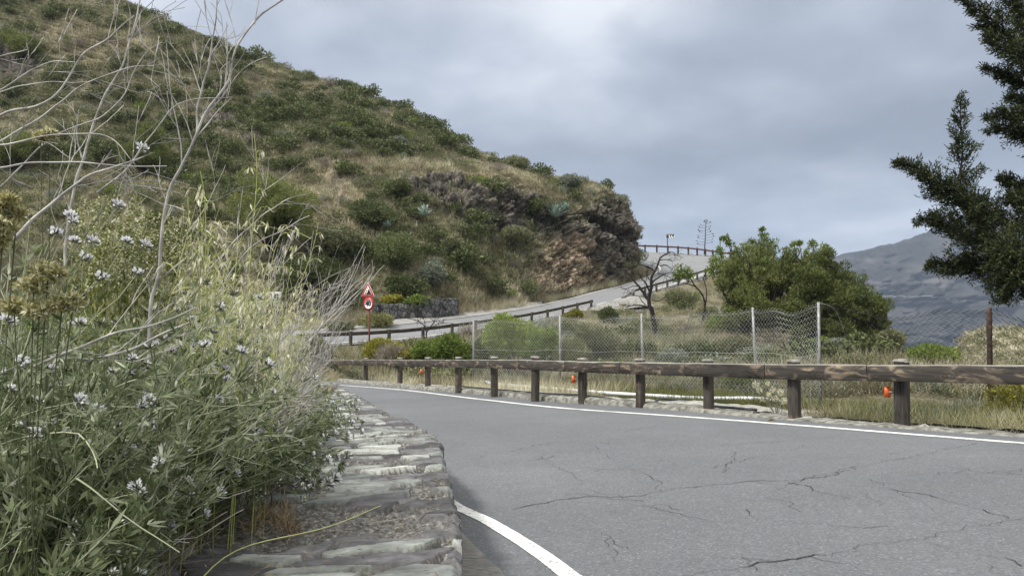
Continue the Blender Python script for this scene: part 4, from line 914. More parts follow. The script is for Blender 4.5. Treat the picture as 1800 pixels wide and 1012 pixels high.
def text_mesh(txt, size, name, mat, parent, loc, yaw, sx=1.0, offset=0.0):
    cu_ = bpy.data.curves.new('txt', 'FONT'); cu_.body = txt; cu_.size = size; cu_.align_x = 'CENTER'; cu_.align_y = 'CENTER'; cu_.extrude = 0.003; cu_.offset = offset
    to = bpy.data.objects.new('txt', cu_); COL.objects.link(to); dg = bpy.context.evaluated_depsgraph_get(); me = bpy.data.meshes.new_from_object(to.evaluated_get(dg))
    bpy.data.objects.remove(to); me.materials.clear(); me.materials.append(mat)
    o = bpy.data.objects.new(name, me); COL.objects.link(o); o.parent = parent
    o.location = np.asarray(loc)-np.array(parent['_org']); o.rotation_euler = (R(90), 0, yaw); o.scale = (sx, 1, 1)
    return o
def circle(r, n=32): return [(r*math.cos(2*math.pi*k/n), r*math.sin(2*math.pi*k/n)) for k in range(n)]
Zs = 35.0; cs = P(647.5, 534, Zs); ct = P(646.5, 512.5, Zs); foot = P(649.5, 640, Zs)
yaw = R(-28)+math.atan2(-cs[0], cs[1])*0; Rm = rotz(yaw)
sg = thing('road_sign', 'red post carrying a falling rocks warning triangle above a round 40 speed limit sign', 'road sign', tuple(foot))
mb = MB(); mb.tube([foot-[0, 0, 0.3], P(648.3, 500, Zs)+[0, 0.06, 0]], 0.042, 8); mb.build('sign_post', M_REDPOST, sg)
mb = MB(); plate(mb, circle(0.315), 0, 0.02, Rm, cs); dsk = mb.build('speed_plate', M_RED, sg)
mb = MB(); ngon(mb, circle(0.222), -0.006, Rm, cs); w_ = mb.build('white_field', M_WHITE, sg)
text_mesh('40', 0.29, 'numeral', M_BLACK, sg, cs+Rm @ np.array([0.0, -0.014, 0.0]), yaw, 1.05, 0.014)
mb = MB(); plate(mb, rounded_tri(0.47, 0.035), 0, 0.02, Rm, ct); mb.build('warning_plate', M_WHITE, sg)
mb = MB()
to_, ti_ = rounded_tri(0.452, 0.03), rounded_tri(0.30, 0.012); nn = len(to_)
V = np.vstack([np.c_[np.array(to_)[:, 0], np.full(nn, -0.005), np.array(to_)[:, 1]], np.c_[np.array(ti_)[:, 0], np.full(nn, -0.005), np.array(ti_)[:, 1]]]) @ Rm.T+ct
mb.add(V, [(k, (k+1) % nn, nn+(k+1) % nn, nn+k) for k in range(nn)]); mb.build('red_border', M_RED, sg)
mb = MB()
ngon(mb, [(-0.11, -0.135), (0.225, -0.135), (0.07, 0.13), (0.03, 0.10), (0.035, 0.06), (-0.005, 0.03), (0.0, -0.02), (-0.05, -0.05), (-0.05, -0.09)], -0.007, Rm, ct)
for a_, b_, r_ in [(-0.01, 0.17, 0.030), (-0.065, 0.06, 0.035), (-0.10, -0.01, 0.028), (-0.135, -0.075, 0.030), (-0.165, -0.12, 0.018)]: ngon(mb, [(a_+x*1.0, b_+y) for x, y in circle(r_, 8)], -0.007, Rm, ct)
mb.build('pictogram', M_BLACK, sg)
def chevron_sign(label, px0, px1, py0, py1, Z, post_px, foot_py):
    c = P((px0+px1)/2, (py0+py1)/2, Z); wd = (px1-px0)*Z/F; hg = (py1-py0)*Z/F; ft = P(post_px, foot_py, Z); I = np.eye(3)
    s = thing('chevron_sign', label, 'road sign', tuple(ft))
    mb = MB(); mb.tube([ft-[0, 0, 0.3], P(post_px, py0, Z)+[0, 0.06, 0]], 0.06, 6); mb.build('sign_post', M_DPOST, s)
    mb = MB(); plate(mb, [(-wd/2, -hg/2), (wd/2, -hg/2), (wd/2, hg/2), (-wd/2, hg/2)], 0, 0.03, I, c); mb.build('sign_plate', M_BLACK, s)
    mb = MB(); h2 = hg*0.47; k_ = hg*0.42
    for x0 in (-wd*0.10, wd*0.19): ngon(mb, [(x0-k_*0.9, 0), (x0, h2), (x0+wd*0.15, h2), (x0+wd*0.15-k_*0.9, 0), (x0+wd*0.15, -h2), (x0, -h2)], -0.008, I, c)
    ngon(mb, [(wd*0.49, h2), (wd*0.49, -h2), (wd*0.45, -h2), (wd*0.45-k_*0.3, 0), (wd*0.45, h2)][::-1], -0.008, I, c)
    mb.build('white_chevrons', M_WHITE, s)
chevron_sign('black and white chevron sign in full view above the middle of the upper guardrail', 1171.5, 1185.5, 411.3, 418, 96.2, 1173.2, 443)
chevron_sign('chevron sign half hidden by leaves right of the tall agave flower stalk', 1264, 1279, 416, 422.6, 93.5, 1266, 452)
ft = P(1306.5, 456, 90); s = thing('road_sign', 'greenish grey back of a rectangular sign rising out of the big green tree', 'road sign', tuple(ft))
mb = MB(); mb.tube([ft-[0, 0, 0.3], P(1306.5, 424, 90)+[0, 0.05, 0]], 0.04, 6); mb.build('sign_post', M_DPOST, s)
mb = MB(); c = P(1307, 427.6, 90); plate(mb, [(-0.5, -0.25), (0.5, -0.25), (0.5, 0.25), (-0.5, 0.25)], 0, 0.03, np.eye(3), c); mb.build('sign_plate', M_BACK, s)
c = P(484, 523, 33); ft = P(484, 600, 33); s = thing('marker_sign', 'small whitish square plate with a dark 5 seen through the dry twigs', 'road sign', tuple(ft))
mb = MB(); mb.tube([ft-[0, 0, 0.3], c+[0, 0.05, 0]], 0.035, 6); mb.build('sign_post', M_STEEL, s)
mb = MB(); plate(mb, [(-0.24, -0.27), (0.24, -0.27), (0.24, 0.27), (-0.24, 0.27)], 0, 0.02, np.eye(3), c); mb.build('sign_plate', flat('dull_plate', (0.42, 0.43, 0.44), 0.6, 0.3), s)
text_mesh('5', 0.46, 'numeral', M_BLACK, s, c+[0.03, -0.01, -0.02], 0.0, 1.2, 0.01)
# ------------------------------------------------------------------ vegetation
def proj(p):
    p = np.asarray(p, float); yc = p[..., 1]*cp_+p[..., 2]*sp_; zc = -p[..., 1]*sp_+p[..., 2]*cp_
    return 900+F*p[..., 0]/yc, 506-F*zc/yc
L_DARK = mat_leaf('dark_leaves', [(0.0, (0.032, 0.042, 0.018)), (0.5, (0.085, 0.104, 0.040)), (1.0, (0.18, 0.205, 0.085))])
L_OLIVE = mat_leaf('olive_leaves', [(0.0, (0.060, 0.066, 0.034)), (0.5, (0.145, 0.155, 0.080)), (1.0, (0.27, 0.275, 0.155))])
L_GREY = mat_leaf('grey_leaves', [(0.0, (0.085, 0.10, 0.075)), (0.5, (0.17, 0.19, 0.145)), (1.0, (0.30, 0.33, 0.26))])
L_BRIGHT = mat_leaf('bright_leaves', [(0.0, (0.050, 0.078, 0.016)), (0.5, (0.135, 0.190, 0.040)), (1.0, (0.27, 0.33, 0.085))], 0.35)
L_YELLOW = mat_leaf('yellowing_leaves', [(0.0, (0.10, 0.10, 0.02)), (0.5, (0.25, 0.24, 0.04)), (1.0, (0.42, 0.37, 0.06))], 0.35)
L_DRY = mat_leaf('dry_twiggy_growth', [(0.0, (0.09, 0.078, 0.062)), (0.5, (0.20, 0.175, 0.14)), (1.0, (0.37, 0.335, 0.275))], 0.15)
L_STRAW = mat_leaf('straw', [(0.0, (0.14, 0.118, 0.072)), (0.4, (0.29, 0.26, 0.17)), (0.75, (0.46, 0.425, 0.30)), (1.0, (0.62, 0.59, 0.45))], 0.3)
L_GRASSG = mat_leaf('green_grass', [(0.0, (0.07, 0.08, 0.03)), (0.45, (0.15, 0.16, 0.06)), (0.8, (0.27, 0.26, 0.12)), (1.0, (0.38, 0.35, 0.19))], 0.3)
L_FEATH = mat_leaf('feathery_leaves', [(0.0, (0.030, 0.040, 0.014)), (0.45, (0.092, 0.115, 0.034)), (0.8, (0.165, 0.19, 0.060)), (1.0, (0.25, 0.27, 0.10))], 0.4)
L_CYP = mat_leaf('cypress_foliage', [(0.0, (0.013, 0.019, 0.008)), (0.5, (0.036, 0.047, 0.016)), (1.0, (0.095, 0.108, 0.034))], 0.12)
M_BARK = mat_noise('dark_bark', [(0.3, (0.014, 0.011, 0.010)), (0.5, (0.038, 0.030, 0.026)), (0.7, (0.09, 0.075, 0.062))], 14, 6, 0.95, 0.6, 0.01)
M_BURNT = mat_noise('burnt_bark', [(0.3, (0.008, 0.007, 0.007)), (0.5, (0.018, 0.016, 0.016)), (0.72, (0.06, 0.055, 0.052))], 10, 6, 0.9, 0.6, 0.01)
M_TWIG = mat_noise('bleached_twigs', [(0.3, (0.16, 0.15, 0.145)), (0.5, (0.35, 0.335, 0.32)), (0.7, (0.56, 0.545, 0.52))], 18, 5, 0.85, 0.3, 0.002)
M_TWIGD = mat_noise('brown_twigs', [(0.3, (0.04, 0.032, 0.027)), (0.5, (0.095, 0.075, 0.06)), (0.7, (0.17, 0.14, 0.115))], 18, 5, 0.85, 0.3, 0.002)
L_AGAVE = mat_leaf('agave_leaves', [(0.0, (0.11, 0.165, 0.145)), (0.5, (0.24, 0.32, 0.28)), (1.0, (0.46, 0.53, 0.47))], 0.05, 0.5)

def rand_dirs(rng, n):
    v = rng.normal(size=(n, 3)); return nrm(v)
def lobe_leaves(mb, rng, lobes, n, L, W, v0=0.5, vs=0.22, out=0.6, up=0.35, shell=(0.55, 1.0), mi=0, sq=1.0, patch=0.18, seed=0, fold=0.15):
    """leaves through the outer volume of several lobes; lobes: (centre, radius)"""
    C = np.array([l[0] for l in lobes], float); Rr = np.array([np.broadcast_to(l[1], 3) for l in lobes], float)
    wt = (Rr.prod(1))**0.67; k = rng.choice(len(lobes), n, p=wt/wt.sum())
    d = rand_dirs(rng, n); r = shell[0]+(shell[1]-shell[0])*rng.random(n)**0.6
    bumpy = 1+0.28*fbm(d*2.6+k[:, None]*7.7+seed, 2, 7)
    Pp = C[k]+d*Rr[k]*(r*bumpy)[:, None]
    # leave gaps: drop leaves where a clump noise is low
    cl = fbm(Pp/np.mean(Rr)*2.4+seed, 2, 77); keep = cl > -0.16-0.2*rng.random(n)
    D = nrm(d*out+rng.normal(size=(n, 3))*0.55+np.array([0, 0, up])); Nn = nrm(rng.normal(size=(n, 3))+d*0.8+[0, 0, 0.4])
    v = np.clip(v0+rng.normal(size=n)*vs+cl*patch*2.2+(hashf(k, k*0, k*0, 5+seed)-0.5)*patch, 0, 1)
    Ls = L*(0.65+0.7*rng.random(n)); Ws = W*(0.7+0.6*rng.random(n))
    mb.leaves(Pp[keep], D[keep], Nn[keep], Ls[keep], Ws[keep], v[keep], mi, fold)
def shrub_lobes(rng, Rr, H, k):
    out = [((0, 0, H*0.45), (Rr*0.72, Rr*0.72, H*0.5))]
    for i in range(k):
        a = rng.random()*6.28; q = Rr*(0.30+0.42*rng.random()); z = H*(0.30+0.42*rng.random()); s = 0.30+0.2*rng.random()
        out.append(((math.cos(a)*q, math.sin(a)*q, z), (Rr*s, Rr*s, H*s*0.85)))
    return out
def shrub_mesh(name, rng, Rr, H, n, L, W, mats, style='leaf', k=8, v0=0.5, twig=14, patch=0.18):
    mb = MB(); lobes = shrub_lobes(rng, Rr, H, k)
    up = {'leaf': 0.35, 'broom': 1.3, 'flat': 0.2}[style]
    lobe_leaves(mb, rng, lobes, n, L, W, v0, up=up, seed=int(rng.integers(99)), patch=patch)
    for i in range(twig):
        c, r = lobes[rng.integers(len(lobes))]; e = np.array(c)+rand_dirs(rng, 1)[0]*np.broadcast_to(r, 3)*0.85
        if e[2] < 0.05: e[2] = 0.05
        m_ = e*0.5+rng.normal(size=3)*0.06*Rr; m_[2] *= 0.8
        mb.tube(catmull([(0, 0, -0.1), m_, e], 5), np.linspace(0.03, 0.008, 5)*max(Rr, 0.6), 3, mi=1)
    o = mb.build(name, mats); return o
# ---- shrubs on the hill
rg = np.random.default_rng(11)
kinds = {
 'dark':   dict(m=[L_DARK, M_TWIGD], n=950, L=0.17, W=0.085, style='leaf', nm='evergreen_shrub'),
 'olive':  dict(m=[L_OLIVE, M_TWIGD], n=800, L=0.17, W=0.06, style='broom', nm='olive_shrub'),
 'grey':   dict(m=[L_GREY, M_TWIG], n=700, L=0.15, W=0.055, style='leaf', nm='grey_shrub'),
 'bright': dict(m=[L_BRIGHT, M_TWIGD], n=850, L=0.17, W=0.06, style='leaf', nm='green_shrub'),
 'dry':    dict(m=[L_DRY, M_TWIGD], n=650, L=0.26, W=0.022, style='broom', nm='dry_shrub')}
protos = {}
for k_, s_ in kinds.items():
    protos[k_] = []
    for i in range(4):
        o = shrub_mesh(s_['nm'], rg, 1.0, 0.95 if k_ != 'dry' else 1.0, s_['n'], s_['L'], s_['W'], s_['m'], s_['style'], k=9, twig=10 if k_ != 'dry' else 40)
        protos[k_].append(o.data); bpy.data.objects.remove(o)
def place(kind, loc, sc, label, group=None, rz=None):
    me = protos[kind][int(rg.integers(4))]; o = bpy.data.objects.new(kinds[kind]['nm'], me); COL.objects.link(o)
    put(o, loc, rg.random()*6.28 if rz is None else rz, sc); return tag(o, label, 'shrub', group)
QX, QY = proj(HP); QD = HP[..., 1]
a_ = np.linalg.norm(np.cross(du, dv_), axis=-1)
vis = (QX > -25) & (QX < 1130) & (tv[:, None] < 6.15) & (QY > -60) & (tv[:, None] > 0.12) & (tu[None, :] < 13.1)
vn = HN*np.sign((HN*-HP).sum(-1, keepdims=True)); facing = (vn*nrm(-HP)).sum(-1) > -0.2
Wt = (a_*vis)
def g2(cx, cy, sx, sy): return np.exp(-((QX-cx)/sx)**2-((QY-cy)/sy)**2)
nzp = fbm(HP*0.16, 3, 101)
D_dark = np.clip(g2(560, 225, 230, 45)*1.9+g2(400, 190, 110, 45)+g2(720, 430, 110, 50)*1.4+g2(650, 370, 70, 30)+g2(300, 250, 200, 60)+g2(760, 225, 70, 40)+g2(830, 440, 35, 35)+g2(170, 120, 160, 50)*0.9+0.40+nzp*1.3, 0.02, 2.2)*(1-dry*0.75)*(1-rock*0.97)*(1-cut*0.97)
D_olive = np.clip(0.55-nzp*0.9+g2(620, 140, 300, 40)+g2(900, 420, 120, 60)*0.8, 0.05, 2)*(1-rock*0.85)*(1-cut*0.9)
D_grey = np.clip(0.5+g2(760, 490, 60, 30)*2+g2(350, 160, 120, 35)*1.5+g2(1030, 340, 60, 25)*1.5, 0, 3)*(1-rock*0.5)*(1-cut*0.9)
def pick(D, n, mind, taken):
    w_ = (Wt*D).ravel(); w_ = w_/w_.sum(); idx = rg.choice(w_.size, n*6, p=w_); out = []
    for q in idx:
        p = HP.reshape(-1, 3)[q]
        if all((p[0]-t_[0])**2+(p[1]-t_[1])**2+(p[2]-t_[2])**2 > (mind*(0.5+0.5*t_[3]))**2 for t_ in taken):
            taken.append((*p, 1.0)); out.append(q)
            if len(out) >= n: break
    return out
tk = []
LM = [('by the black rock at far left', 30, 120), ('at the top left corner', 60, 30), ('left of the bare tall stems', 190, 150), ('on the upper left skyline', 300, 70), ('under the left skyline', 330, 130), ('behind the bare tall stems', 370, 190),
      ('right above the largest feathery tree', 470, 240), ('left of the largest feathery tree', 310, 260), ('on the skyline left of centre', 500, 140), ('on the middle skyline', 640, 190), ('in the dense green band, left part', 560, 215), ('in the dense green band, right part', 720, 260),
      ('low in the green band', 640, 270), ('on the skyline above the rock face', 850, 290), ('on the skyline by the hill nose', 1000, 335), ('above the rock face', 790, 300), ('beside the rock face', 860, 380), ('by the right agaves', 950, 390),
      ('by the middle agave', 750, 400), ('by the small pale agave', 660, 420), ('under the bare earth bank', 590, 400), ('above the rubble wall', 730, 490), ('above the warning sign', 640, 480), ('by the red earth cut', 950, 470), ('on the cliff by the upper road', 1070, 400), ('above the far road dry grass', 850, 480), ('low behind the flowering plants', 200, 380), ('low at the left edge', 20, 260), ('in the straw patch at upper left', 180, 85), ('behind the marker plate', 480, 480)]
HSH = []
def populate(kind, D, n, s0, s1, mind, word):
    for q in pick(D, n, mind, tk):
        p = HP.reshape(-1, 3)[q]; x, y = QX.ravel()[q], QY.ravel()[q]; s = s0+(s1-s0)*rg.random()**1.5
        z = min(LM, key=lambda l: (l[1]-x)**2+((l[2]-y)*1.3)**2)[0]
        o = place(kind, p-[0, 0, 0.10], (s, s, s*(0.75+0.3*rg.random())), '', None)
        HSH.append((o, word, z, x))
def label_hill(where=' on the hill'):
    sets = {}
    for o, w_, z, x in HSH: sets.setdefault((w_, z), []).append((x, o))
    ordn = ['leftmost', 'second from left', 'third from left', 'fourth from left', 'fifth from left', 'sixth from left', 'seventh from left', 'eighth from left', 'ninth from left', 'tenth from left']
    for (w_, z), l in sets.items():
        l.sort(key=lambda q: q[0])
        for i, (x, o) in enumerate(l):
            o['group'] = w_+'s'+where
            o['label'] = w_+' '+z if len(l) == 1 else w_+' '+z+', '+(ordn[i] if i < 10 else 'toward the right'); 
populate('dark', D_dark, 240, 0.8, 1.85, 1.1, 'dark green shrub')
populate('olive', D_olive, 270, 0.55, 1.3, 0.8, 'olive shrub')
populate('grey', D_grey, 120, 0.45, 1.0, 0.8, 'grey green shrub')
populate('dry', np.clip(D_olive*0.5+dry*0.6+rock*0.10+g2(600, 290, 70, 25)*2, 0, 3)*(1-cut*0.7), 110, 0.5, 1.1, 0.8, 'dry brown shrub')
populate('bright', np.clip(0.3+g2(600, 240, 150, 30)+g2(700, 260, 60, 20)*2, 0, 3)*(1-rock)*(1-cut), 45, 0.5, 1.2, 1.0, 'fresh green shrub')
label_hill()
def hill_at(px, py):
    d2 = (QX-px)**2+(QY-py)**2+np.where(QD > 105, 1e4, 0)+np.where(tv[:, None] > 6.2, 1e5, 0)+(QD-60).clip(0)*0.05
    q = int(np.argmin(d2)); return HP.reshape(-1, 3)[q].copy()
# small scrub that covers the rest
def scrub_stuff(name, label, pts, sizes, n_per, mat, L, W, up=0.6, v0=0.5):
    mb = MB(); n = len(pts)
    for c in range(0, n, 400):
        pp, ssz = pts[c:c+400], sizes[c:c+400]; m_ = len(pp)*n_per
        k = np.repeat(np.arange(len(pp)), n_per); d = rand_dirs(rg, m_); d[:, 2] = np.abs(d[:, 2])
        r = (0.5+0.5*rg.random(m_))[:, None]*ssz[k][:, None]
        Pp = pp[k]+d*r*np.array([1, 1, 0.75]); D = nrm(d*0.6+rg.normal(size=(m_, 3))*0.5+[0, 0, up]); Nn = rand_dirs(rg, m_)
        tint = (rg.random(len(pp))-0.5)*0.6
        mb.leaves(Pp, D, Nn, L*(0.6+0.8*rg.random(m_)), W*(0.6+0.8*rg.random(m_)), np.clip(v0+tint[k]+rg.normal(size=m_)*0.15, 0, 1))
    return tag(mb.build(name, mat), label, None, None, 'stuff')
def samp(D, n):
    w_ = (Wt*D).ravel(); q = rg.choice(w_.size, n, p=w_/w_.sum()); p = HP.reshape(-1, 3)[q]
    return p+rg.normal(size=(n, 3))*[0.12, 0.12, 0.02]
p_ = samp(np.clip(0.9+nzp-dry*0.5, 0.05, 3)*(1-rock*0.9)*(1-cut*0.9), 7500); scrub_stuff('low_scrub', 'low green and olive scrub filling the hillside between the shrubs', p_, 0.22+0.33*rg.random(len(p_)), 46, L_OLIVE, 0.13, 0.05)
p_ = samp(D_dark, 2600); scrub_stuff('low_scrub', 'low dark green scrub between the larger shrubs', p_, 0.25+0.4*rg.random(len(p_)), 50, L_DARK, 0.13, 0.06)
def grass_stuff(name, label, pts, h0, h1, blades, mat, spread=0.10, W=0.02, v0=0.5, lean=0.35):
    n = len(pts); k = np.repeat(np.arange(n), blades); m_ = len(k)
    h = (h0+(h1-h0)*rg.random(n))[k]*(0.6+0.6*rg.random(m_))
    Pp = pts[k]+rg.normal(size=(m_, 3))*[spread, spread, 0]-[0, 0, 0.03]
    D = nrm(rg.normal(size=(m_, 3))*lean+[0.08, 0, 1.0]); Nn = rg.normal(size=(m_, 3))*[1, 1, 0.2]
    tint = (fbm(pts*0.5, 3, 111)*0.8+(rg.random(n)-0.5)*0.35)[k]
    mb = MB(); mb.leaves(Pp, D, Nn, h, W*(0.7+0.6*rg.random(m_)), np.clip(v0+tint+rg.normal(size=m_)*0.1, 0, 1), wide=0.3)
    return tag(mb.build(name, mat), label, None, None, 'stuff')
p_ = samp(np.clip(0.42+dry*2.6-nzp*0.9+g2(870, 520, 80, 25)*4+g2(1000, 480, 80, 40)*0.4, 0.05, 6)*(1-rock*0.95)*(1-cut*0.7), 27000)
grass_stuff('dry_grass', 'dry straw coloured grass on the hillside', p_, 0.25, 0.62, 7, L_STRAW, 0.16, 0.04)
p_ = samp(np.clip(0.5+nzp*0.5+g2(850, 430, 80, 70)*2, 0.05, 3)*(1-rock*0.95)*(1-cut*0.9), 15000)
grass_stuff('green_grass', 'greenish grass between the hillside shrubs', p_, 0.2, 0.5, 7, L_GRASSG, 0.16, 0.035)
# named shrubs that stand out on the hill
def tree_from_px(name, label, cat, foot, lobes, n, L, W, mat, bark, style_up=0.6, trunk_r=0.12, group=None, v0=0.5, vs=0.2, stems=None, patch=0.2, twigs=40, shell=(0.5, 1.0), out=0.6, sub=0):
    """foot: world point; lobes: (px, py, Z, radius m)"""
    th_ = thing(name, label, cat, tuple(foot), group); mb = MB()
    W_ = [(P(a, b, c), r) for a, b, c, r in lobes]
    if sub:
        S_ = []
        for c, r in W_:
            r = np.broadcast_to(np.asarray(r, float), 3)
            for q_ in range(sub):
                d = rand_dirs(rg, 1)[0]; S_.append((c+d*r*(0.45+0.5*rg.random()), r*(0.24+0.20*rg.random())))
        W_ = S_+[(c, np.broadcast_to(np.asarray(r, float), 3)*0.62) for c, r in W_]
    lobe_leaves(mb, rg, W_, n, L, W, v0, vs, up=style_up, seed=int(rg.integers(99)), patch=patch, shell=shell, out=out)
    mb.build('crown', mat, th_)
    mt = MB(); f0 = np.asarray(foot, float)
    for i, (c, r) in enumerate(W_[::max(1, sub//2)]):
        m_ = f0*0.45+c*0.55+rg.normal(size=3)*0.12*np.mean(r); m_[2] = f0[2]*0.55+c[2]*0.45
        mt.tube(catmull([f0-[0, 0, 0.25], f0*0.8+m_*0.2+[0, 0, 0.1], m_, c+[0, 0, np.mean(r)*0.3]], 10), np.linspace(trunk_r, trunk_r*0.25, 10), 6)
    for i in range(twigs):
        c, r = W_[rg.integers(len(W_))]; e = c+rand_dirs(rg, 1)[0]*np.broadcast_to(r, 3)*0.85; s = c*0.6+f0*0.4
        mt.tube(catmull([s, (s+e)/2+rg.normal(size=3)*0.1, e], 6), np.linspace(trunk_r*0.3, trunk_r*0.06, 6), 3)
    mt.build('trunk', bark, th_); return th_
def hill_bush(px, py, wpx, hpx, kind, label, dens=1.0, feather=False, zoff=0):
    f_ = hill_at(px, py); Z_ = f_[1]-0.3+zoff; wm, hm = wpx*Z_/F, hpx*Z_/F
    lob = []
    for i in range(9):
        a = rg.random()*6.28; q = rg.random()**0.5*0.62; lob.append((px+math.cos(a)*q*wpx*0.55, py-hpx*(0.38+0.30*math.sin(a)*q+0.12*rg.random()), Z_+rg.normal()*wm*0.16, (wm*0.22, wm*0.22, hm*0.26)))
    lob.append((px, py-hpx*0.42, Z_, (wm*0.40, wm*0.36, hm*0.42)))
    mats_ = {'dark': L_DARK, 'olive': L_OLIVE, 'grey': L_GREY, 'bright': L_BRIGHT, 'feath': L_FEATH, 'yellow': L_YELLOW, 'dry': L_DRY}[kind]
    return tree_from_px({'feath': 'feathery_tree'}.get(kind, kinds.get(kind, {'nm': 'yellow_shrub'})['nm'] if kind != 'yellow' else 'yellow_shrub'), label, 'tree' if kind == 'feath' else 'shrub', f_, lob, int(900*dens*(wm*hm)**0.5*1.6), 0.17, 0.05 if feather else 0.075, mats_, M_BARK, 0.7 if feather else 0.35, 0.07, twigs=10, sub=5 if feather else 0, v0=0.72 if feather else 0.5)
hill_bush(470, 440, 185, 165, 'feath', 'large bright feathery tree behind the dry twigs, left of the bare brown bank', 6.0, True, -2.0)
hill_bush(255, 305, 115, 100, 'feath', 'feathery green tree left of the largest one, behind the tall bare stems', 4.0, True, -1)
hill_bush(35, 105, 110, 62, 'feath', 'green feathery shrub above the black rock at the far left', 3.0, True)
hill_bush(20, 300, 120, 90, 'feath', 'feathery green shrub at the left edge below the black rock', 3.0, True)
hill_bush(700, 350, 62, 42, 'dark', 'dark bush perched above the earth bank left of the rock face', 2)
hill_bush(655, 395, 100, 50, 'dark', 'broad dark green bush left of the left agave', 2)
hill_bush(695, 470, 110, 78, 'dark', 'large dark olive bush below the small agave', 2)
hill_bush(815, 475, 48, 56, 'dark', 'blackish conical bush under the middle of the rock face', 2.5)
hill_bush(760, 500, 58, 46, 'grey', 'pale grey green cushion bush above the taller wall half', 2)
hill_bush(712, 520, 78, 44, 'dark', 'dark green bush just above the rubble wall', 2)
hill_bush(790, 445, 46, 30, 'olive', 'small olive bush left of the blackish conical one', 2)
hill_bush(905, 425, 60, 34, 'olive', 'olive bush under the right part of the rock face', 2)
hill_bush(935, 375, 42, 34, 'dark', 'dark bush left of the right agave pair', 2)
hill_bush(1098, 428, 44, 62, 'grey', 'grey green bush growing from the cliff edge beside the upper guardrail', 3.5)
hill_bush(1000, 330, 50, 26, 'grey', 'grey bush on top of the nose of the hill', 2)
hill_bush(905, 300, 52, 30, 'olive', 'olive bush on the skyline above the rock face', 2)
hill_bush(540, 520, 150, 90, 'dark', 'dark bush behind the marker plate at the foot of the hill', 2)
hill_bush(590, 455, 120, 70, 'olive', 'olive bush up the slope behind the warning sign', 2)
hill_bush(735, 540, 60, 24, 'bright', 'yellow green shrub hanging over the rubble wall', 2.5, zoff=-1.5)
hill_bush(690, 535, 36, 18, 'yellow', 'small yellowish shrub at the left end of the rubble wall', 2.5, zoff=-1.0)
hill_bush(700, 262, 40, 26, 'grey', 'pale flowering shrub in the green band above the bare bank', 2)
# agaves
def agave(label, px, py, dia_px, n=30):
    f_ = hill_at(px, py); r = dia_px*f_[1]/F/2; f_ = f_*0.978+np.array([0, 0, 0.25]); mb = MB()
    for i in range(n):
        a = i*2.399; el = R(80-62*(i/n)**0.8); L_ = r*(0.85+0.3*rg.random()); d = np.array([math.cos(a)*math.cos(el), math.sin(a)*math.cos(el), math.sin(el)])
        s = nrm(np.cross(d, [0, 0, 1.0])); u = np.cross(s, d); t_ = np.linspace(0, 1, 6); w_ = r*0.13*np.array([0.7, 1.0, 0.95, 0.7, 0.4, 0.02])
        ctr = d*(t_*L_)[:, None]-np.array([0, 0, 1.0])*(t_**2*L_*0.10)[:, None]
        G = np.stack([ctr-s*w_[:, None]+u*w_[:, None]*0.35, ctr, ctr+s*w_[:, None]+u*w_[:, None]*0.35], 1)+f_; mb.grid(G, v=np.clip(0.55+rg.normal()*0.2, 0, 1))
    o = mb.build('agave', L_AGAVE, origin=f_); o.location = f_; return tag(o, label, 'agave')
agave('large blue green agave on the bank right of the rock face', 976, 388, 60); agave('second agave tucked behind the largest one on its upper right', 993, 374, 40, 22)
agave('agave in the middle of the bank, left of the rock face', 746, 388, 48); agave('small pale agave at the left end of the bank, above the yellowish flowers', 682, 406, 32, 20)
# tall agave flower stalk beyond the upper rail
f_ = P(1236, 470, 99); tp = P(1241, 389, 99); mb = MB(); mb.tube([f_, f_*0.5+tp*0.5+[0.05, 0, 0], tp], [0.09, 0.07, 0.03], 6)
for i in range(17):
    u = 0.50+0.5*i/17; c = f_*(1-u)+tp*u; a = (0 if i % 2 else math.pi)+rg.normal()*0.5; l_ = 0.95*(1-((u-0.62)/0.5)**2)*(1.0 if u < 0.97 else 0.2)+0.12
    e = c+np.array([math.cos(a)*l_, math.sin(a)*l_, 0.12]); mb.tube([c, (c+e)/2-[0, 0, 0.06], e], [0.022, 0.018, 0.012], 4)
    mb.leaves(e+rg.normal(size=(9, 3))*0.04, rand_dirs(rg, 9)+[0, 0, 0.8], rand_dirs(rg, 9), 0.15, 0.08)
lobe_leaves(mb, rg, [(tuple(tp+[0, 0, 0.0]), 0.22)], 50, 0.14, 0.08)
o = mb.build('agave_flower_stalk', M_DPOST, origin=f_); o.location = f_; tag(o, 'tall thin agave flower stalk standing alone against the sky behind the upper guardrail', 'agave stalk')

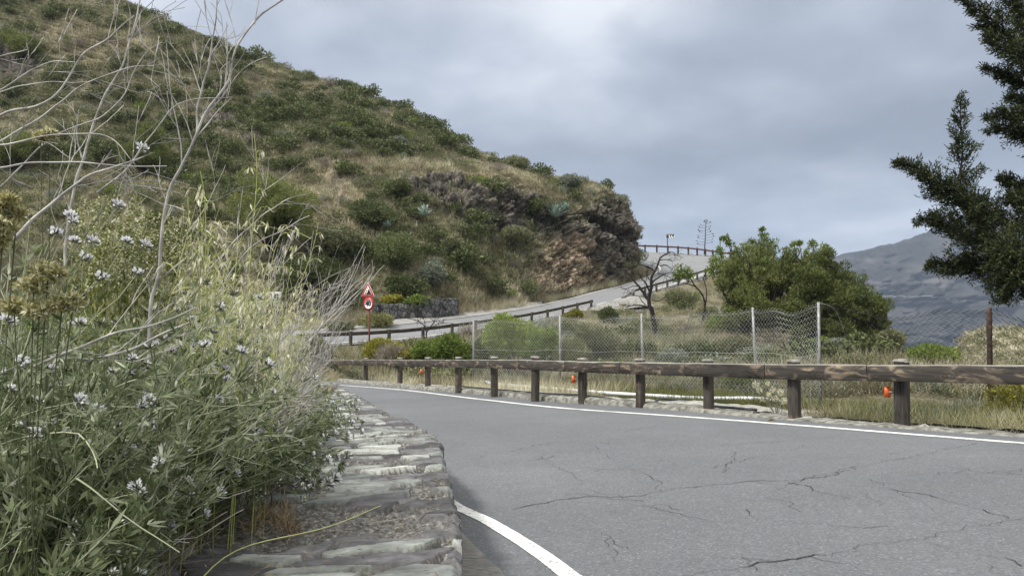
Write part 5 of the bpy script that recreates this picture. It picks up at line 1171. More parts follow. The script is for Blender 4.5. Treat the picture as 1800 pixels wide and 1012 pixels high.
# ---- valley bushes between the near fence and the far road
def ground_foot(px, Z): p = P(px, 560, Z); p[2] = float(terrain_z(np.array(p[0]), np.array(p[1]))); return p
def bush(px, ytop, ybase, wpx, Z, kind, label, dens=1.0, L=0.13, W=0.045, up=0.5, n_l=11, name=None, group=None, v0=0.5, bark=None):
    f_ = ground_foot(px, Z); yb = proj(f_)[1]; wm = wpx*Z/F; hp = max(8, min(ybase, yb+20)-ytop); hm = hp*Z/F; yb = min(ybase, yb+20); lob = []
    for i in range(n_l):
        a = rg.random()*6.28; q = rg.random()**0.5*0.70
        lob.append((px+math.cos(a)*q*wpx*0.5, yb-hp*(0.45+0.36*math.sin(a)*q), Z+rg.normal()*wm*0.15, (wm*0.19*(0.8+rg.random()*0.4), wm*0.19, hm*0.24)))
    lob.append((px, yb-hp*0.40, Z, (wm*0.38, wm*0.34, hm*0.40)))
    mt = {'dark': L_DARK, 'olive': L_OLIVE, 'grey': L_GREY, 'bright': L_BRIGHT, 'feath': L_FEATH, 'yellow': L_YELLOW, 'dry': L_DRY, 'grassg': L_GRASSG}[kind]
    nm = name or {'dark': 'evergreen_shrub', 'olive': 'olive_shrub', 'grey': 'grey_shrub', 'bright': 'green_shrub', 'feath': 'feathery_shrub', 'yellow': 'yellow_shrub', 'dry': 'dry_shrub', 'grassg': 'green_shrub'}[kind]
    return tree_from_px(nm, label, 'shrub', f_, lob, int(dens*2600*(wm*hm)**0.6), L, W, mt, bark or M_TWIGD, up, 0.035, group, v0=v0, twigs=14)
bush(905, 540, 645, 130, 27, 'bright', 'large bright green bush behind the fence, just left of the second fence post', 2.0, v0=0.78)
bush(955, 566, 645, 74, 26, 'bright', 'bright green bush behind the mesh, joined to the right side of the largest bright bush', 1.8, v0=0.66)
bush(855, 580, 640, 60, 28, 'feath', 'green bush between the first fence post and the largest bright bush', 1.6)
bush(795, 582, 640, 92, 29, 'bright', 'bright green bush left of the first fence post in view', 1.6, v0=0.45)
bush(745, 592, 640, 44, 30, 'bright', 'small bright green bush right of the yellow green shrub', 1.6, v0=0.65)
bush(668, 590, 640, 84, 31.5, 'yellow', 'yellow green shrub at the foot of the warning sign', 1.5, v0=0.3)
bush(722, 610, 640, 60, 30.5, 'yellow', 'smaller yellow green shrub trailing down right of the warning sign', 1.4, v0=0.35)
bush(690, 605, 645, 70, 30.2, 'dry', 'grey tangle of dry twigs under the yellow green shrub', 1.4, 0.25, 0.012, 1.0)
bush(1040, 568, 650, 110, 26, 'olive', 'tall olive broom bush behind the mesh right of the second fence post', 1.8, 0.20, 0.022, 1.2)
bush(1005, 556, 610, 60, 40, 'olive', 'olive bush before the lower guardrail end', 1.5)
bush(1012, 590, 650, 70, 25, 'olive', 'smaller olive broom bush directly behind the second fence post', 1.5, 0.20, 0.022, 1.2)
bush(1073, 536, 575, 42, 50, 'dark', 'compact dark bush at the left foot of the dead tree', 1.6)
bush(1010, 540, 575, 42, 52, 'yellow', 'yellow flowering bush below the lower guardrail end', 1.3, v0=0.15)
bush(1120, 596, 650, 110, 28, 'dark', 'dark green bush behind the third fence post', 1.3)
bush(1180, 610, 668, 90, 24, 'grey', 'grey green bush low behind the fence right of the third post', 1.5)
bush(1075, 625, 672, 90, 22.5, 'bright', 'low light green bush at the foot of the fence before the olive broom', 1.3, 0.09, 0.03)
bush(1165, 632, 675, 90, 20.5, 'bright', 'low yellowish green bush at the foot of the third fence post', 1.3, 0.09, 0.03, v0=0.7)
bush(1225, 592, 650, 90, 27, 'dark', 'dark bush beneath the dry grass middle slope', 1.3)
bush(1290, 585, 640, 80, 28, 'olive', 'olive bush left of the leaning fence post', 1.3)
bush(1300, 640, 690, 110, 18.0, 'bright', 'low green bush at the foot of the leaning fence post', 1.4, 0.08, 0.028)
bush(1360, 610, 655, 90, 24, 'feath', 'feathery green bush between the leaning post and the grey post', 1.6)
bush(1470, 590, 625, 64, 30, 'grey', 'grey green bush right of the grey fence post under the trees', 1.5)
bush(1448, 592, 612, 50, 32, 'bright', 'small bright bush just under the big tree crown', 1.4)
bush(1520, 600, 645, 90, 26, 'grey', 'grey brown bush on the crest right of the trees', 1.3)
bush(1563, 575, 618, 60, 34, 'olive', 'olive bush on the crest below the right end of the trees', 1.4)
bush(1642, 600, 648, 100, 20, 'bright', 'round bright green bush on the crest before the mountain', 1.9, 0.10, 0.03, 0.9)
bush(1240, 535, 580, 60, 50, 'olive', 'olive bush beside the small tree with the crooked trunk', 1.4)
bush(1330, 560, 600, 80, 38, 'dark', 'dark undergrowth beneath the left big tree', 1.4)
bush(1420, 575, 612, 80, 37, 'dark', 'dark undergrowth beneath the middle big tree', 1.4)
bush(1265, 548, 590, 62, 40, 'bright', 'bright green low bush left of the big trees', 1.4)
bush(1200, 500, 545, 60, 60, 'olive', 'olive bush under the middle guardrail', 1.4)
bush(1090, 590, 630, 70, 33, 'grey', 'grey green bush left of the dead tree foot', 1.3)
bush(560, 588, 640, 70, 32, 'olive', 'olive bush left of the warning sign before the far guardrail', 1.3)
bush(880, 560, 590, 50, 45, 'bright', 'green bush rising over the lower guardrail', 1.5)
bush(1780, 655, 750, 120, 10.2, 'yellow', 'yellow green bush at the foot of the rusty fence post', 1.6, 0.05, 0.018, v0=0.12)
bush(1700, 690, 752, 90, 10.6, 'grey', 'grey green weeds between the last posts', 1.0, 0.07, 0.014, 1.0)
bush(660, 545, 580, 70, 45, 'grassg', 'yellow green shrub behind the speed limit sign', 1.2)
bush(600, 560, 585, 60, 44, 'olive', 'olive shrub by the lay-by at its left end', 1.2)
# big feathery trees on the right
def big_tree(label, foot_px, Z, blobs, n, **k):
    f_ = ground_foot(foot_px, Z)
    return tree_from_px('feathery_tree', label, 'tree', f_, [(a, b, Z+c, (r*Z/F, r*Z/F, r*0.85*Z/F)) for a, b, c, r in blobs], n, 0.15, 0.042, L_FEATH, M_BARK, 0.9, 0.13, v0=k.get('v0', 0.5), vs=0.22, twigs=110, patch=0.32, sub=13)
big_tree('left of the three big feathery trees, nearest the guardrail', 1330, 38, [(1300, 480, 0, 34), (1340, 465, 0, 38), (1370, 490, -1, 40), (1320, 520, -1, 40), (1290, 530, 0, 30), (1375, 540, -1, 34), (1345, 440, 0.5, 22), (1275, 500, 0, 22), (1340, 500, 1, 50), (1300, 455, 0, 18), (1290, 560, -1, 26), (1350, 565, -1, 34)], 46000, v0=0.6)
big_tree('middle big feathery tree with the highest crown against the sky', 1420, 37, [(1400, 470, 0, 34), (1440, 462, 0, 34), (1470, 490, 0, 34), (1420, 500, -1, 42), (1460, 530, -1, 40), (1405, 545, -1, 34), (1430, 490, 1, 48), (1390, 450, 0, 18), (1455, 445, 0, 16), (1410, 575, -1, 32), (1460, 578, -1, 32)], 46000, v0=0.52)
big_tree('right big feathery tree whose dark crown ends before the mountain', 1500, 36, [(1500, 510, 0, 32), (1530, 545, 0, 34), (1495, 560, 0, 34), (1540, 570, 0, 24), (1475, 540, 0, 34), (1515, 530, 1, 40), (1510, 590, 0, 30), (1480, 590, -1, 30), (1548, 590, 0, 22)], 36000, v0=0.42)
def sprouts(label, foot, pts, Z):
    f_ = ground_foot(foot, Z); th_ = thing('broadleaf_tree', label, 'tree', tuple(f_)); mb = MB(); mt = MB()
    for px, py, r in pts:
        c = P(px, py, Z); lobe_leaves(mb, rg, [(tuple(c+rand_dirs(rg, 1)[0]*r*Z/F*0.7), r*Z/F*0.5) for _ in range(4)], 170, 0.16, 0.06, 0.5, 0.2, shell=(0.1, 1.0)); mt.tube(catmull([f_, f_*0.4+c*0.6+[rg.normal()*0.15, 0, -0.3], c], 8), np.linspace(0.06, 0.02, 8), 4)
    mb.build('crown', L_BRIGHT, th_); mt.build('trunk', M_BARK, th_)
sprouts('leafy tree with large dark leaves poking out above the left big tree', 1330, [(1345, 415, 9), (1352, 425, 12), (1338, 430, 10), (1362, 440, 12), (1340, 405, 4), (1283, 428, 7), (1275, 420, 6), (1290, 440, 8), (1265, 440, 8), (1322, 428, 7), (1312, 436, 6)], 40)
sprouts('leafy tree poking out above the middle big tree on its right', 1440, [(1430, 430, 7), (1448, 437, 8), (1443, 450, 9), (1420, 445, 6), (1396, 430, 5), (1405, 428, 4)], 40)
# small crooked tree with sparse yellow green leaves, left of the big ones
f_ = ground_foot(1238, 42); th_ = thing('crooked_tree', 'small crooked tree with sparse light leaves between the dead tree and the big trees', 'tree', tuple(f_)); mt = MB()
for pl in [[(1238, 540), (1233, 515), (1222, 503), (1214, 490), (1205, 478), (1195, 472)], [(1233, 515), (1240, 500), (1236, 488), (1243, 478)], [(1222, 503), (1212, 500), (1200, 497)], [(1283, 527), (1281, 505), (1277, 490), (1268, 478), (1262, 468)], [(1277, 490), (1290, 478), (1296, 465)]]:
    w_ = [P(a, b, 42) for a, b in pl]; w_[0] = w_[0] if pl[0][1] < 515 else np.array([w_[0][0], w_[0][1], f_[2]-0.1]); mt.tube(catmull(w_, 14), np.linspace(0.075 if len(pl) > 4 else 0.045, 0.02, 14), 6)
mt.build('trunk', M_BURNT, th_); mb = MB()
lobe_leaves(mb, rg, [(tuple(P(a, b, 42)), r*42/F) for a, b, r in [(1198, 478, 14), (1210, 484, 12), (1190, 486, 10), (1262, 462, 16), (1275, 480, 16), (1290, 470, 14), (1250, 478, 12)]], 3600, 0.15, 0.055, 0.6, 0.2, shell=(0.1, 1)); mb.build('crown', L_BRIGHT, th_)
# the burnt dead tree
def crop8(l): return [(1000+x/5.623, 380+y/5.623) for x, y in l]
f_ = ground_foot(1155, 40.0)
dt = thing('dead_tree', 'black leafless burnt tree with crooked branches in front of the far road', 'tree', tuple(f_)); mt = MB()
arms = [([(850, 1130), (822, 960), (795, 870), (797, 780), (812, 700), (812, 620), (840, 560), (885, 480), (908, 420), (950, 380), (1000, 350)], 0.16, 0.03), ([(800, 850), (755, 775), (700, 700), (655, 640), (625, 590), (560, 540), (520, 520)], 0.09, 0.02),
        ([(800, 760), (760, 680), (715, 620), (690, 590), (660, 575)], 0.06, 0.015), ([(812, 680), (850, 640), (900, 605), (950, 580), (1040, 560)], 0.06, 0.012), ([(900, 490), (950, 478), (1000, 490), (1050, 530)], 0.03, 0.008),
        ([(905, 430), (960, 425), (1010, 440), (1060, 445)], 0.03, 0.008), ([(800, 905), (740, 880), (670, 870), (600, 885), (545, 890)], 0.06, 0.012), ([(760, 880), (720, 830), (700, 795), (650, 785), (600, 720)], 0.03, 0.008),
        ([(820, 830), (880, 835), (940, 790)], 0.035, 0.01), ([(700, 700), (650, 690), (560, 720), (500, 700)], 0.025, 0.006), ([(850, 560), (830, 500), (870, 460)], 0.03, 0.008), ([(880, 560), (930, 590), (950, 640)], 0.025, 0.006), ([(655, 640), (650, 590), (620, 540), (640, 480)], 0.025, 0.006),
        ([(812, 640), (790, 590), (800, 520)], 0.03, 0.008), ([(740, 660), (760, 600), (750, 550)], 0.02, 0.005), ([(950, 580), (1000, 600), (1040, 640)], 0.02, 0.005), ([(990, 355), (1040, 350), (1070, 370)], 0.02, 0.005), ([(940, 385), (990, 380), (1060, 400)], 0.015, 0.005)]
for k_, (pl, r0, r1) in enumerate(arms):
    w_ = np.array([P(a, b, 40.0) for a, b in crop8(pl)]); w_[:, 1] += np.linspace(0, 1, len(w_))*math.sin(k_*2.1)*0.7
    if k_ == 0: w_[0][2] = f_[2]-0.2
    c = catmull(w_, 26); c += np.stack([fbm(c*2.5, 2, k_), fbm(c*2.5+9, 2, k_), fbm(c*2.5+19, 2, k_)], -1)*0.07; mt.tube(c, np.linspace(r0, r1, 26), 7)
    for i in range(9 if r0 > 0.03 else 6):
        s = c[rg.integers(8, 26)]; d = nrm(c[-1]-c[0]+rg.normal(size=3)*np.linalg.norm(c[-1]-c[0])*0.6+[0, 0, 0.2]); e = s+d*(0.25+rg.random()*0.5); mt.tube(catmull([s, (s+e)/2+rg.normal(size=3)*0.05, e-[0, 0, 0.08]], 6), np.linspace(0.012, 0.005, 6), 3)
mt.build('trunk', M_BURNT, dt, smooth=True)
# small bare tree before the rubble wall
f_ = ground_foot(762, 41)
mt = MB()
def c7(l): return [(560+x/4.09, 440+y/4.09) for x, y in l]
for pl, r0 in [([(780, 700), (775, 600), (770, 560), (720, 510), (650, 490), (600, 480)], 0.05), ([(775, 590), (810, 545), (835, 500), (830, 440)], 0.035), ([(770, 560), (750, 480), (700, 430), (660, 400)], 0.02), ([(800, 560), (860, 530), (930, 520)], 0.02), ([(835, 480), (860, 430), (890, 380)], 0.014), ([(720, 510), (690, 450), (640, 440)], 0.014), ([(830, 450), (800, 400), (790, 340)], 0.012), ([(750, 500), (740, 430), (760, 370)], 0.012)]:
    w_ = np.array([P(a, b, 41) for a, b in c7(pl)]); c = catmull(w_, 16); mt.tube(c, np.linspace(r0, 0.01, 16), 5)
    for i in range(22):
        s = c[rg.integers(3, 16)]; e = s+nrm(rg.normal(size=3)+[0, 0, 0.6])*(0.2+0.5*rg.random()); mt.tube([s, (s+e)/2+rg.normal(size=3)*0.04, e], [0.009, 0.007, 0.004], 3)
mt.tube([f_-[0, 0, 0.2], P(*c7([(778, 640)])[0], 41)], 0.055, 5)
o = mt.build('bare_tree', M_BURNT, origin=f_); o.location = f_; tag(o, 'small bare crooked tree in front of the rubble wall, right of the warning sign', 'tree')

# ---- grass and ground cover on the valley slope, verge and by the wall
def cover(n, px0, px1, z0, z1, dens=None):
    px = px0+(px1-px0)*rg.random(n); Zr = z0*(z1/z0)**rg.random(n); X_ = (px-900)/F*Zr; 
    p = np.stack([X_, Zr, terrain_z(X_, Zr)], 1)
    ok = np.ones(len(p), bool)
    for i, q in enumerate(p):
        _, k, dist = kdR.find((q[0], q[1], 0)); ok[i] = dist > 0.85
    if dens is not None: ok &= rg.random(n) < dens(p)
    return p[ok]
p_ = cover(26000, 560, 1760, 17, 88, lambda q: np.clip(0.55+fbm(q*0.35, 3, 121)*1.6, 0.05, 1)*(np.hypot(q[:, 0], q[:, 1]) > 0))
def beyond_fence(p):
    fx = np.array([q[0] for q in FP]); fy = np.array([q[1] for q in FP]); o_ = np.argsort(fx); return p[:, 1] > np.interp(p[:, 0], fx[o_], fy[o_])-0.1
p_ = p_[beyond_fence(p_)]
grass_stuff('dry_grass', 'dry grass on the valley slope beyond the fence', p_, 0.25, 0.65, 9, L_STRAW, 0.12, 0.018, v0=0.5)
p_ = cover(14000, 560, 1760, 17, 88, lambda q: np.clip(0.45-fbm(q*0.35, 3, 121)*1.6, 0.05, 1)); p_ = p_[beyond_fence(p_)]
grass_stuff('green_grass', 'greenish grass on the valley slope beyond the fence', p_, 0.2, 0.5, 9, L_GRASSG, 0.14, 0.02)
p_ = cover(6500, 560, 1760, 17, 88, lambda q: np.clip(0.5+fbm(q*0.5, 2, 123)*1.4, 0, 1)); p_ = p_[beyond_fence(p_)]
scrub_stuff('low_scrub', 'low scrub on the valley slope beyond the fence', p_, 0.18+0.34*rg.random(len(p_)), 60, L_OLIVE, 0.09, 0.028)
p_ = cover(4000, 560, 1760, 17, 80, lambda q: np.clip(0.5-fbm(q*0.5, 2, 124)*1.4, 0, 1)); p_ = p_[beyond_fence(p_)]
scrub_stuff('low_scrub', 'grey green low scrub on the valley slope', p_, 0.18+0.30*rg.random(len(p_)), 60, L_GREY, 0.09, 0.025)
# pale dry grass seen under the rail on the left, weeds by the fence on the right
def strip(n, pxa, pxb, offa, offb):
    m_ = (OL[:, 0] >= (pxa-900)/F*OL[:, 1]) & (OL[:, 0] <= (pxb-900)/F*OL[:, 1]); seg_ = OL[m_]; t_ = nrm(np.gradient(seg_, axis=0)); s_ = nrm(np.cross(t_, [0, 0, 1.0]))
    if s_[len(s_)//2][1] < 0: s_ = -s_
    k = rg.integers(0, len(seg_), n); o_ = offa+(offb-offa)*rg.random(n); p = seg_[k]+s_[k]*o_[:, None]+rg.normal(size=(n, 3))*0.03; p[:, 2] = terrain_z(p[:, 0], p[:, 1])+0.01; return p
grass_stuff('dry_grass', 'pale dry grass behind the left end of the near guardrail', strip(2200, 560, 880, 1.3, 4.5), 0.15, 0.5, 8, L_STRAW, 0.06, 0.012, v0=0.6)
grass_stuff('green_grass', 'green weeds along the foot of the fence', strip(1800, 800, 1400, 3.1, 4.4), 0.1, 0.35, 9, L_GRASSG, 0.06, 0.012, v0=0.35)
grass_stuff('dry_grass', 'dry weeds between the guardrail and the fence on the right', strip(2300, 1330, 1900, 0.35, 4.0), 0.1, 0.36, 9, L_STRAW, 0.06, 0.007, v0=0.5, lean=0.7)
grass_stuff('green_grass', 'olive weeds between the guardrail and the fence on the right', strip(2600, 1400, 1950, 0.5, 4.5), 0.15, 0.45, 9, L_GRASSG, 0.06, 0.007, v0=0.5, lean=0.6)
p_ = strip(620, 1400, 1900, 0.9, 4.2); scrub_stuff('verge_weeds', 'leafy grey green weeds under the right part of the guardrail', p_, 0.10+0.22*rg.random(len(p_)), 70, L_GREY, 0.05, 0.014, 1.0)
p_ = strip(200, 1250, 1440, 0.35, 1.0); grass_stuff('dry_grass', 'straw litter on the gravel beside the pipe end', p_, 0.05, 0.2, 8, L_STRAW, 0.06, 0.006, v0=0.6, lean=1.0)
# roadside grass along the lay-by and under the hill
p_ = []
for t_ in np.linspace(4.5, 13, 2600):
    a, b = cat_at(dF, FR, np.array([t_]))[0], cat_at(dF, FL, np.array([t_]))[0]; d = nrm(b-a); p_.append(b+d*(0.3+2.6*rg.random())+[0, 0, 0.0])
p_ = np.array(p_); p_ = p_[rg.random(len(p_)) < 0.75]; m_ = (proj(p_)[0] > 795) | (proj(p_)[0] < 670); p_ = p_[m_]; grass_stuff('dry_grass', 'dry grass at the foot of the hill beside the far road', p_, 0.35, 0.95, 8, L_STRAW, 0.12, 0.022, v0=0.5)

HSH.clear()
LM = [('left of the leaning fence post', 1270, 600), ('right of the grey fence post', 1480, 620), ('between the leaning and grey posts', 1390, 610), ('behind the third fence post', 1130, 600), ('behind the second fence post', 990, 600), ('below the dead tree', 1160, 570), ('left of the big trees', 1240, 550), ('on the crest below the mountain', 1580, 640), ('under the lower far guardrail', 1000, 570), ('at the foot of the big trees', 1400, 590), ('left of the bright green bushes', 720, 630), ('under the middle guardrail', 1210, 510)]
ntry = 0; placed = []
while len(placed) < 170 and ntry < 4000:
    ntry += 1; px = 620+960*rg.random(); Z_ = 19+47*rg.random()**1.2; p = ground_foot(px, Z_); s = 0.35+0.75*rg.random()**1.5
    if kdR.find((p[0], p[1], 0))[2] < 1.2+s or not beyond_fence(p[None]+[0, -0.7, 0])[0] or any((p[0]-q[0])**2+(p[1]-q[1])**2 < (0.6*(s+q[3]))**2 for q in placed): continue
    if px < 1080 and Z_ < 24: s *= 0.6
    y_ = proj(p)[1]; kd = ['olive', 'grey', 'dark', 'dry', 'bright'][int(rg.choice(5, p=[0.34, 0.24, 0.16, 0.16, 0.10]))]
    w_ = {'olive': 'olive shrub', 'grey': 'grey green shrub', 'dark': 'dark green shrub', 'dry': 'dry brown shrub', 'bright': 'fresh green shrub'}[kd]
    z = min(LM, key=lambda l: (l[1]-px)**2+((l[2]-y_)*1.3)**2)[0]; placed.append((*p, s)); o = place(kd, p-[0, 0, 0.08], (s, s, s*(0.7+0.3*rg.random())), '', None); HSH.append((o, 'low '+w_, z, px))
label_hill(' on the valley slope')
rngb = 5
for px, yt, wd, Z_, kd, lb in [(-60, 500, 190, 5.2, 'olive', 'olive bush behind the nearest plants at the left edge'), (60, 505, 170, 5.8, 'bright', 'bright green bush glimpsed behind the ochre seed heads'), (175, 500, 150, 6.4, 'bright', 'bright green bush glimpsed behind the cream flower spikes'), (280, 505, 130, 6.8, 'olive', 'olive bush glimpsed behind the left oat stalks'), (375, 515, 120, 7.4, 'olive', 'olive bush behind the tallest oat stalk'), (455, 545, 100, 8.2, 'grey', 'grey green bush behind the fan of bleached twigs'), (518, 585, 70, 9.5, 'grey', 'grey green bush at the right end of the thicket'),
    (120, 640, 200, 3.8, 'bright', 'yellow green bush low behind the white flowers'), (250, 640, 180, 4.2, 'olive', 'olive bush low behind the white flowers')]:
    bush(px, yt, 900, wd, Z_, kd, lb, 2.6, 0.05, 0.012, 0.9, v0=0.6)
# ------------------------------------------------------------------ foreground plants on the left
F_LEAF = mat_leaf('narrow_grey_green_leaves', [(0.0, (0.035, 0.050, 0.020)), (0.4, (0.125, 0.155, 0.072)), (0.75, (0.26, 0.295, 0.175)), (1.0, (0.50, 0.53, 0.41))], 0.42, 0.5, 0.15)
F_STEM = mat_leaf('green_stems', [(0.0, (0.05, 0.06, 0.03)), (0.5, (0.14, 0.165, 0.09)), (1.0, (0.38, 0.40, 0.28))], 0.0, 0.6, 0.2)
F_PETAL = mat_leaf('white_petals', [(0.0, (0.72, 0.72, 0.80)), (1.0, (0.93, 0.93, 0.93))], 0.4, 0.6, 0.0)
F_CALYX = mat_leaf('hairy_calyx', [(0.0, (0.025, 0.028, 0.018)), (0.5, (0.085, 0.092, 0.055)), (1.0, (0.28, 0.29, 0.20))], 0.1, 0.7, 0.1)
F_OAT = mat_leaf('pale_oat_husks', [(0.0, (0.36, 0.33, 0.20)), (0.5, (0.60, 0.575, 0.42)), (1.0, (0.80, 0.78, 0.64))], 0.4, 0.6, 0.15)
F_OATS = mat_leaf('oat_stalk', [(0.0, (0.26, 0.31, 0.08)), (0.5, (0.46, 0.49, 0.18)), (1.0, (0.62, 0.60, 0.34))], 0.2, 0.6, 0.5)
F_CREAM = mat_leaf('cream_florets', [(0.0, (0.50, 0.52, 0.30)), (1.0, (0.82, 0.83, 0.62))], 0.3, 0.6, 0.0)
F_SPIKE = mat_leaf('flower_spike_green', [(0.0, (0.06, 0.075, 0.015)), (0.5, (0.16, 0.18, 0.045)), (1.0, (0.33, 0.34, 0.13))], 0.3)
F_OCHRE = mat_leaf('ochre_seed_heads', [(0.0, (0.16, 0.145, 0.05)), (0.5, (0.37, 0.345, 0.15)), (0.85, (0.54, 0.51, 0.28)), (1.0, (0.78, 0.76, 0.58))], 0.4)
F_BROWN = mat_leaf('brown_litter', [(0.0, (0.045, 0.028, 0.018)), (0.5, (0.15, 0.10, 0.06)), (1.0, (0.36, 0.28, 0.17))], 0.1)
rf = np.random.default_rng(77)
def soil(x, y): return float(terrain_z(np.array(float(x)), np.array(float(y))))
# flower heads
def head_mesh(open_):
    mb = MB(); n = 34; d = rand_dirs(rf, n); d[:, 2] = np.abs(d[:, 2])*0.9+0.05; d = nrm(d)
    mb.leaves(d*0.002, d, rand_dirs(rf, n), 0.012+0.006*rf.random(n), 0.0035, 0.25+0.7*rf.random(n), 0)
    m_ = {0: 3, 1: 12, 2: 22}[open_]; d = rand_dirs(rf, m_); d[:, 2] = np.abs(d[:, 2])+0.45; d = nrm(d)
    mb.leaves(d*0.007, d, rand_dirs(rf, m_), 0.010+0.005*rf.random(m_), 0.0048, rf.random(m_), 1, 0.25, 0.65)
    o = mb.build('flower_head', [F_CALYX, F_PETAL]); me = o.data; bpy.data.objects.remove(o); return me
HEADS = {k: [head_mesh(k) for _ in range(3)] for k in (0, 1, 2)}
def add_head(parent, p, d, s, open_):
    o = bpy.data.objects.new('flower_head', HEADS[open_][int(rf.integers(3))]); COL.objects.link(o); o.parent = parent
    o.location = np.asarray(p)-np.array(parent['_org']); o.rotation_euler = Vector(d).to_track_quat('Z', 'Y').to_euler(); o.scale = (s, s, s)
def stem_curve(p0, d, L, droop, n=9, wob=0.03):
    pts = [np.array(p0, float)]; d = nrm(np.asarray(d, float)); ds = L/(n-1)
    for i in range(n-1):
        d = nrm(d+np.array([0, 0, -droop*ds])+rf.normal(size=3)*wob); pts.append(pts[-1]+d*ds)
    return np.array(pts)
def leaf_along(mb, c, n, L, W, v0, t0=0.1, t1=1.0, tri=True, spread=0.9):
    t = t0+(t1-t0)*rf.random(n); i = np.clip((t*(len(c)-1)), 0, len(c)-1.001); k = i.astype(int); f = (i-k)[:, None]
    p = c[k]*(1-f)+c[k+1]*f; ax = nrm(c[k+1]-c[k]); d0 = nrm(ax*0.55+rf.normal(size=(n, 3))*spread*0.6+[0, 0, 0.25])
    pet = 0.02*(L/0.05)*(0.4+rf.random(n))[:, None]; q = p+d0*pet
    reps = 3 if tri else 1; side = nrm(np.cross(d0, rf.normal(size=(n, 3))))
    vv = np.clip(v0+rf.normal(size=n)*0.2, 0, 1)
    for j in range(reps):
        dd_ = nrm(d0+side*(j-1)*0.75) if tri else d0
        mb.leaves(q, dd_, nrm(np.cross(dd_, rf.normal(size=(n, 3)))), L*(0.6+0.7*rf.random(n)), W*(0.7+0.6*rf.random(n)), np.clip(vv+rf.normal(size=n)*0.06, 0, 1), 0, 0.2, 0.4)
def past_edge(c):
    x_, y_ = proj(c); lim = np.interp(y_, [300, 430, 520, 600, 700, 760, 850, 900, 1010], [520, 545, 560, 572, 575, 575, 520, 400, 270]); return bool((x_ > lim+rf.normal()*14).any())
def flowering_plant(label, base, n_stems, Lr, spread, lean, nleaf, heads, leafL=0.036, leafW=0.0068, droop=1.3, v0=0.45, tri=True, wob=0.07, cat='wild plant', name='flowering_plant', explicit=(), side=3, hs=1.0):
    th_ = thing(name, label, cat, tuple(base)); ms, ml = MB(), MB(); b0 = np.asarray(base, float)
    hd = []
    for i in range(n_stems):
        a = rf.random()*6.28; p0 = b0+np.array([math.cos(a), math.sin(a), 0])*0.10*rf.random(); d = np.array([math.cos(a)*spread, math.sin(a)*spread, 1.0])+lean+rf.normal(size=3)*0.15
        for tr_ in range(8):
            c = stem_curve(p0, d, Lr[0]+(Lr[1]-Lr[0])*rf.random(), droop, 11, wob)
            if not past_edge(c): break
            d = d*[0.5, 1, 1]+[-0.25, 0.1, 0.15]
        else: continue
        c[:, 2] = np.maximum(c[:, 2], b0[2]+0.02)
        c[:, 1] = np.maximum(c[:, 1], 0.75)
        ms.tube(c, np.linspace(0.0030, 0.0015, 11), 3, 0.4+0.6*rf.random(), cap=False); leaf_along(ml, c, int(nleaf*1.5), leafL, leafW, v0, 0.05, 0.98, tri)
        tips = [(c[-1], c[-1]-c[-2])]
        for s in range(side):
            k = rf.integers(3, 9); d2 = nrm(c[k+1]-c[k])+rf.normal(size=3)*0.55+[0, 0, 0.15]; c2 = stem_curve(c[k], d2, (0.12+0.28*rf.random())*Lr[1], droop*0.7, 7, 0.09)
            if past_edge(c2): continue
            ms.tube(c2, np.linspace(0.0020, 0.0011, 7), 3, 0.4+0.6*rf.random(), cap=False); leaf_along(ml, c2, max(4, int(nleaf*0.7)), leafL*0.9, leafW, v0+0.05, 0.05, 0.8, tri); tips.append((c2[-1], c2[-1]-c2[-2]))
        hd += tips
    for px, py, Y_ in explicit:
        tgt = P(px, py, Y_); m_ = b0*0.45+tgt*0.55+[-0.08, 0, 0.12+0.1*rf.random()]; c = catmull([b0+rf.normal(size=3)*[0.05, 0.05, 0], m_, tgt], 12); c += rf.normal(size=(12, 3))*0.004
        ms.tube(c, np.linspace(0.003, 0.0014, 12), 3, 0.6+0.3*rf.random(), cap=False); leaf_along(ml, c, nleaf//2, leafL, leafW, v0, 0.1, 0.7, tri)
        add_head(th_, c[-1], nrm(c[-1]-c[-2])+[0, -0.2, 0.35], (0.95+0.3*rf.random())*hs, 2)
    ms.build('stems', F_STEM, th_); ml.build('leaves', F_LEAF, th_)
    rf.shuffle(hd)
    for p, d in hd[:int(heads*2.2)]: add_head(th_, p, nrm(d)+[0, 0, 0.3], (0.75+0.45*rf.random())*hs, int(rf.choice([0, 0, 1, 2])))
    return th_
def at(px, Y_): x = (px-900)/F*Y_/1.0; return np.array([x, Y_, soil(x, Y_)])
flowering_plant('white clover-like flowers on long arching stems at the left edge, nearest the camera', at(-60, 1.55), 26, (0.45, 0.85), 0.5, np.array([0.55, 0, 0]), 13, 16,
                explicit=[(135, 703, 1.5), (165, 716, 1.52), (120, 930, 1.45), (30, 640, 1.5), (60, 760, 1.45), (10, 560, 1.5)])
flowering_plant('white flowered plant rising highest, its heads before the ochre seed heads and cream spikes', at(90, 1.95), 30, (0.55, 0.95), 0.45, np.array([0.30, 0, 0]), 12, 18,
                explicit=[(247, 263, 1.75), (208, 360, 1.8), (130, 392, 1.75), (118, 378, 1.8), (160, 430, 1.8), (255, 432, 1.85), (150, 455, 1.85), (178, 487, 1.8), (222, 425, 1.9), (95, 415, 1.7), (240, 480, 1.9)])
flowering_plant('plant with a cluster of white flower heads low in the middle of the thicket', at(130, 1.95), 28, (0.35, 0.75), 0.6, np.array([0.25, 0, 0]), 14, 12,
                explicit=[(240, 718, 1.7), (262, 748, 1.7), (272, 752, 1.75), (228, 785, 1.7), (216, 795, 1.72), (242, 780, 1.72), (296, 873, 1.75), (252, 700, 1.8), (290, 930, 1.7)])
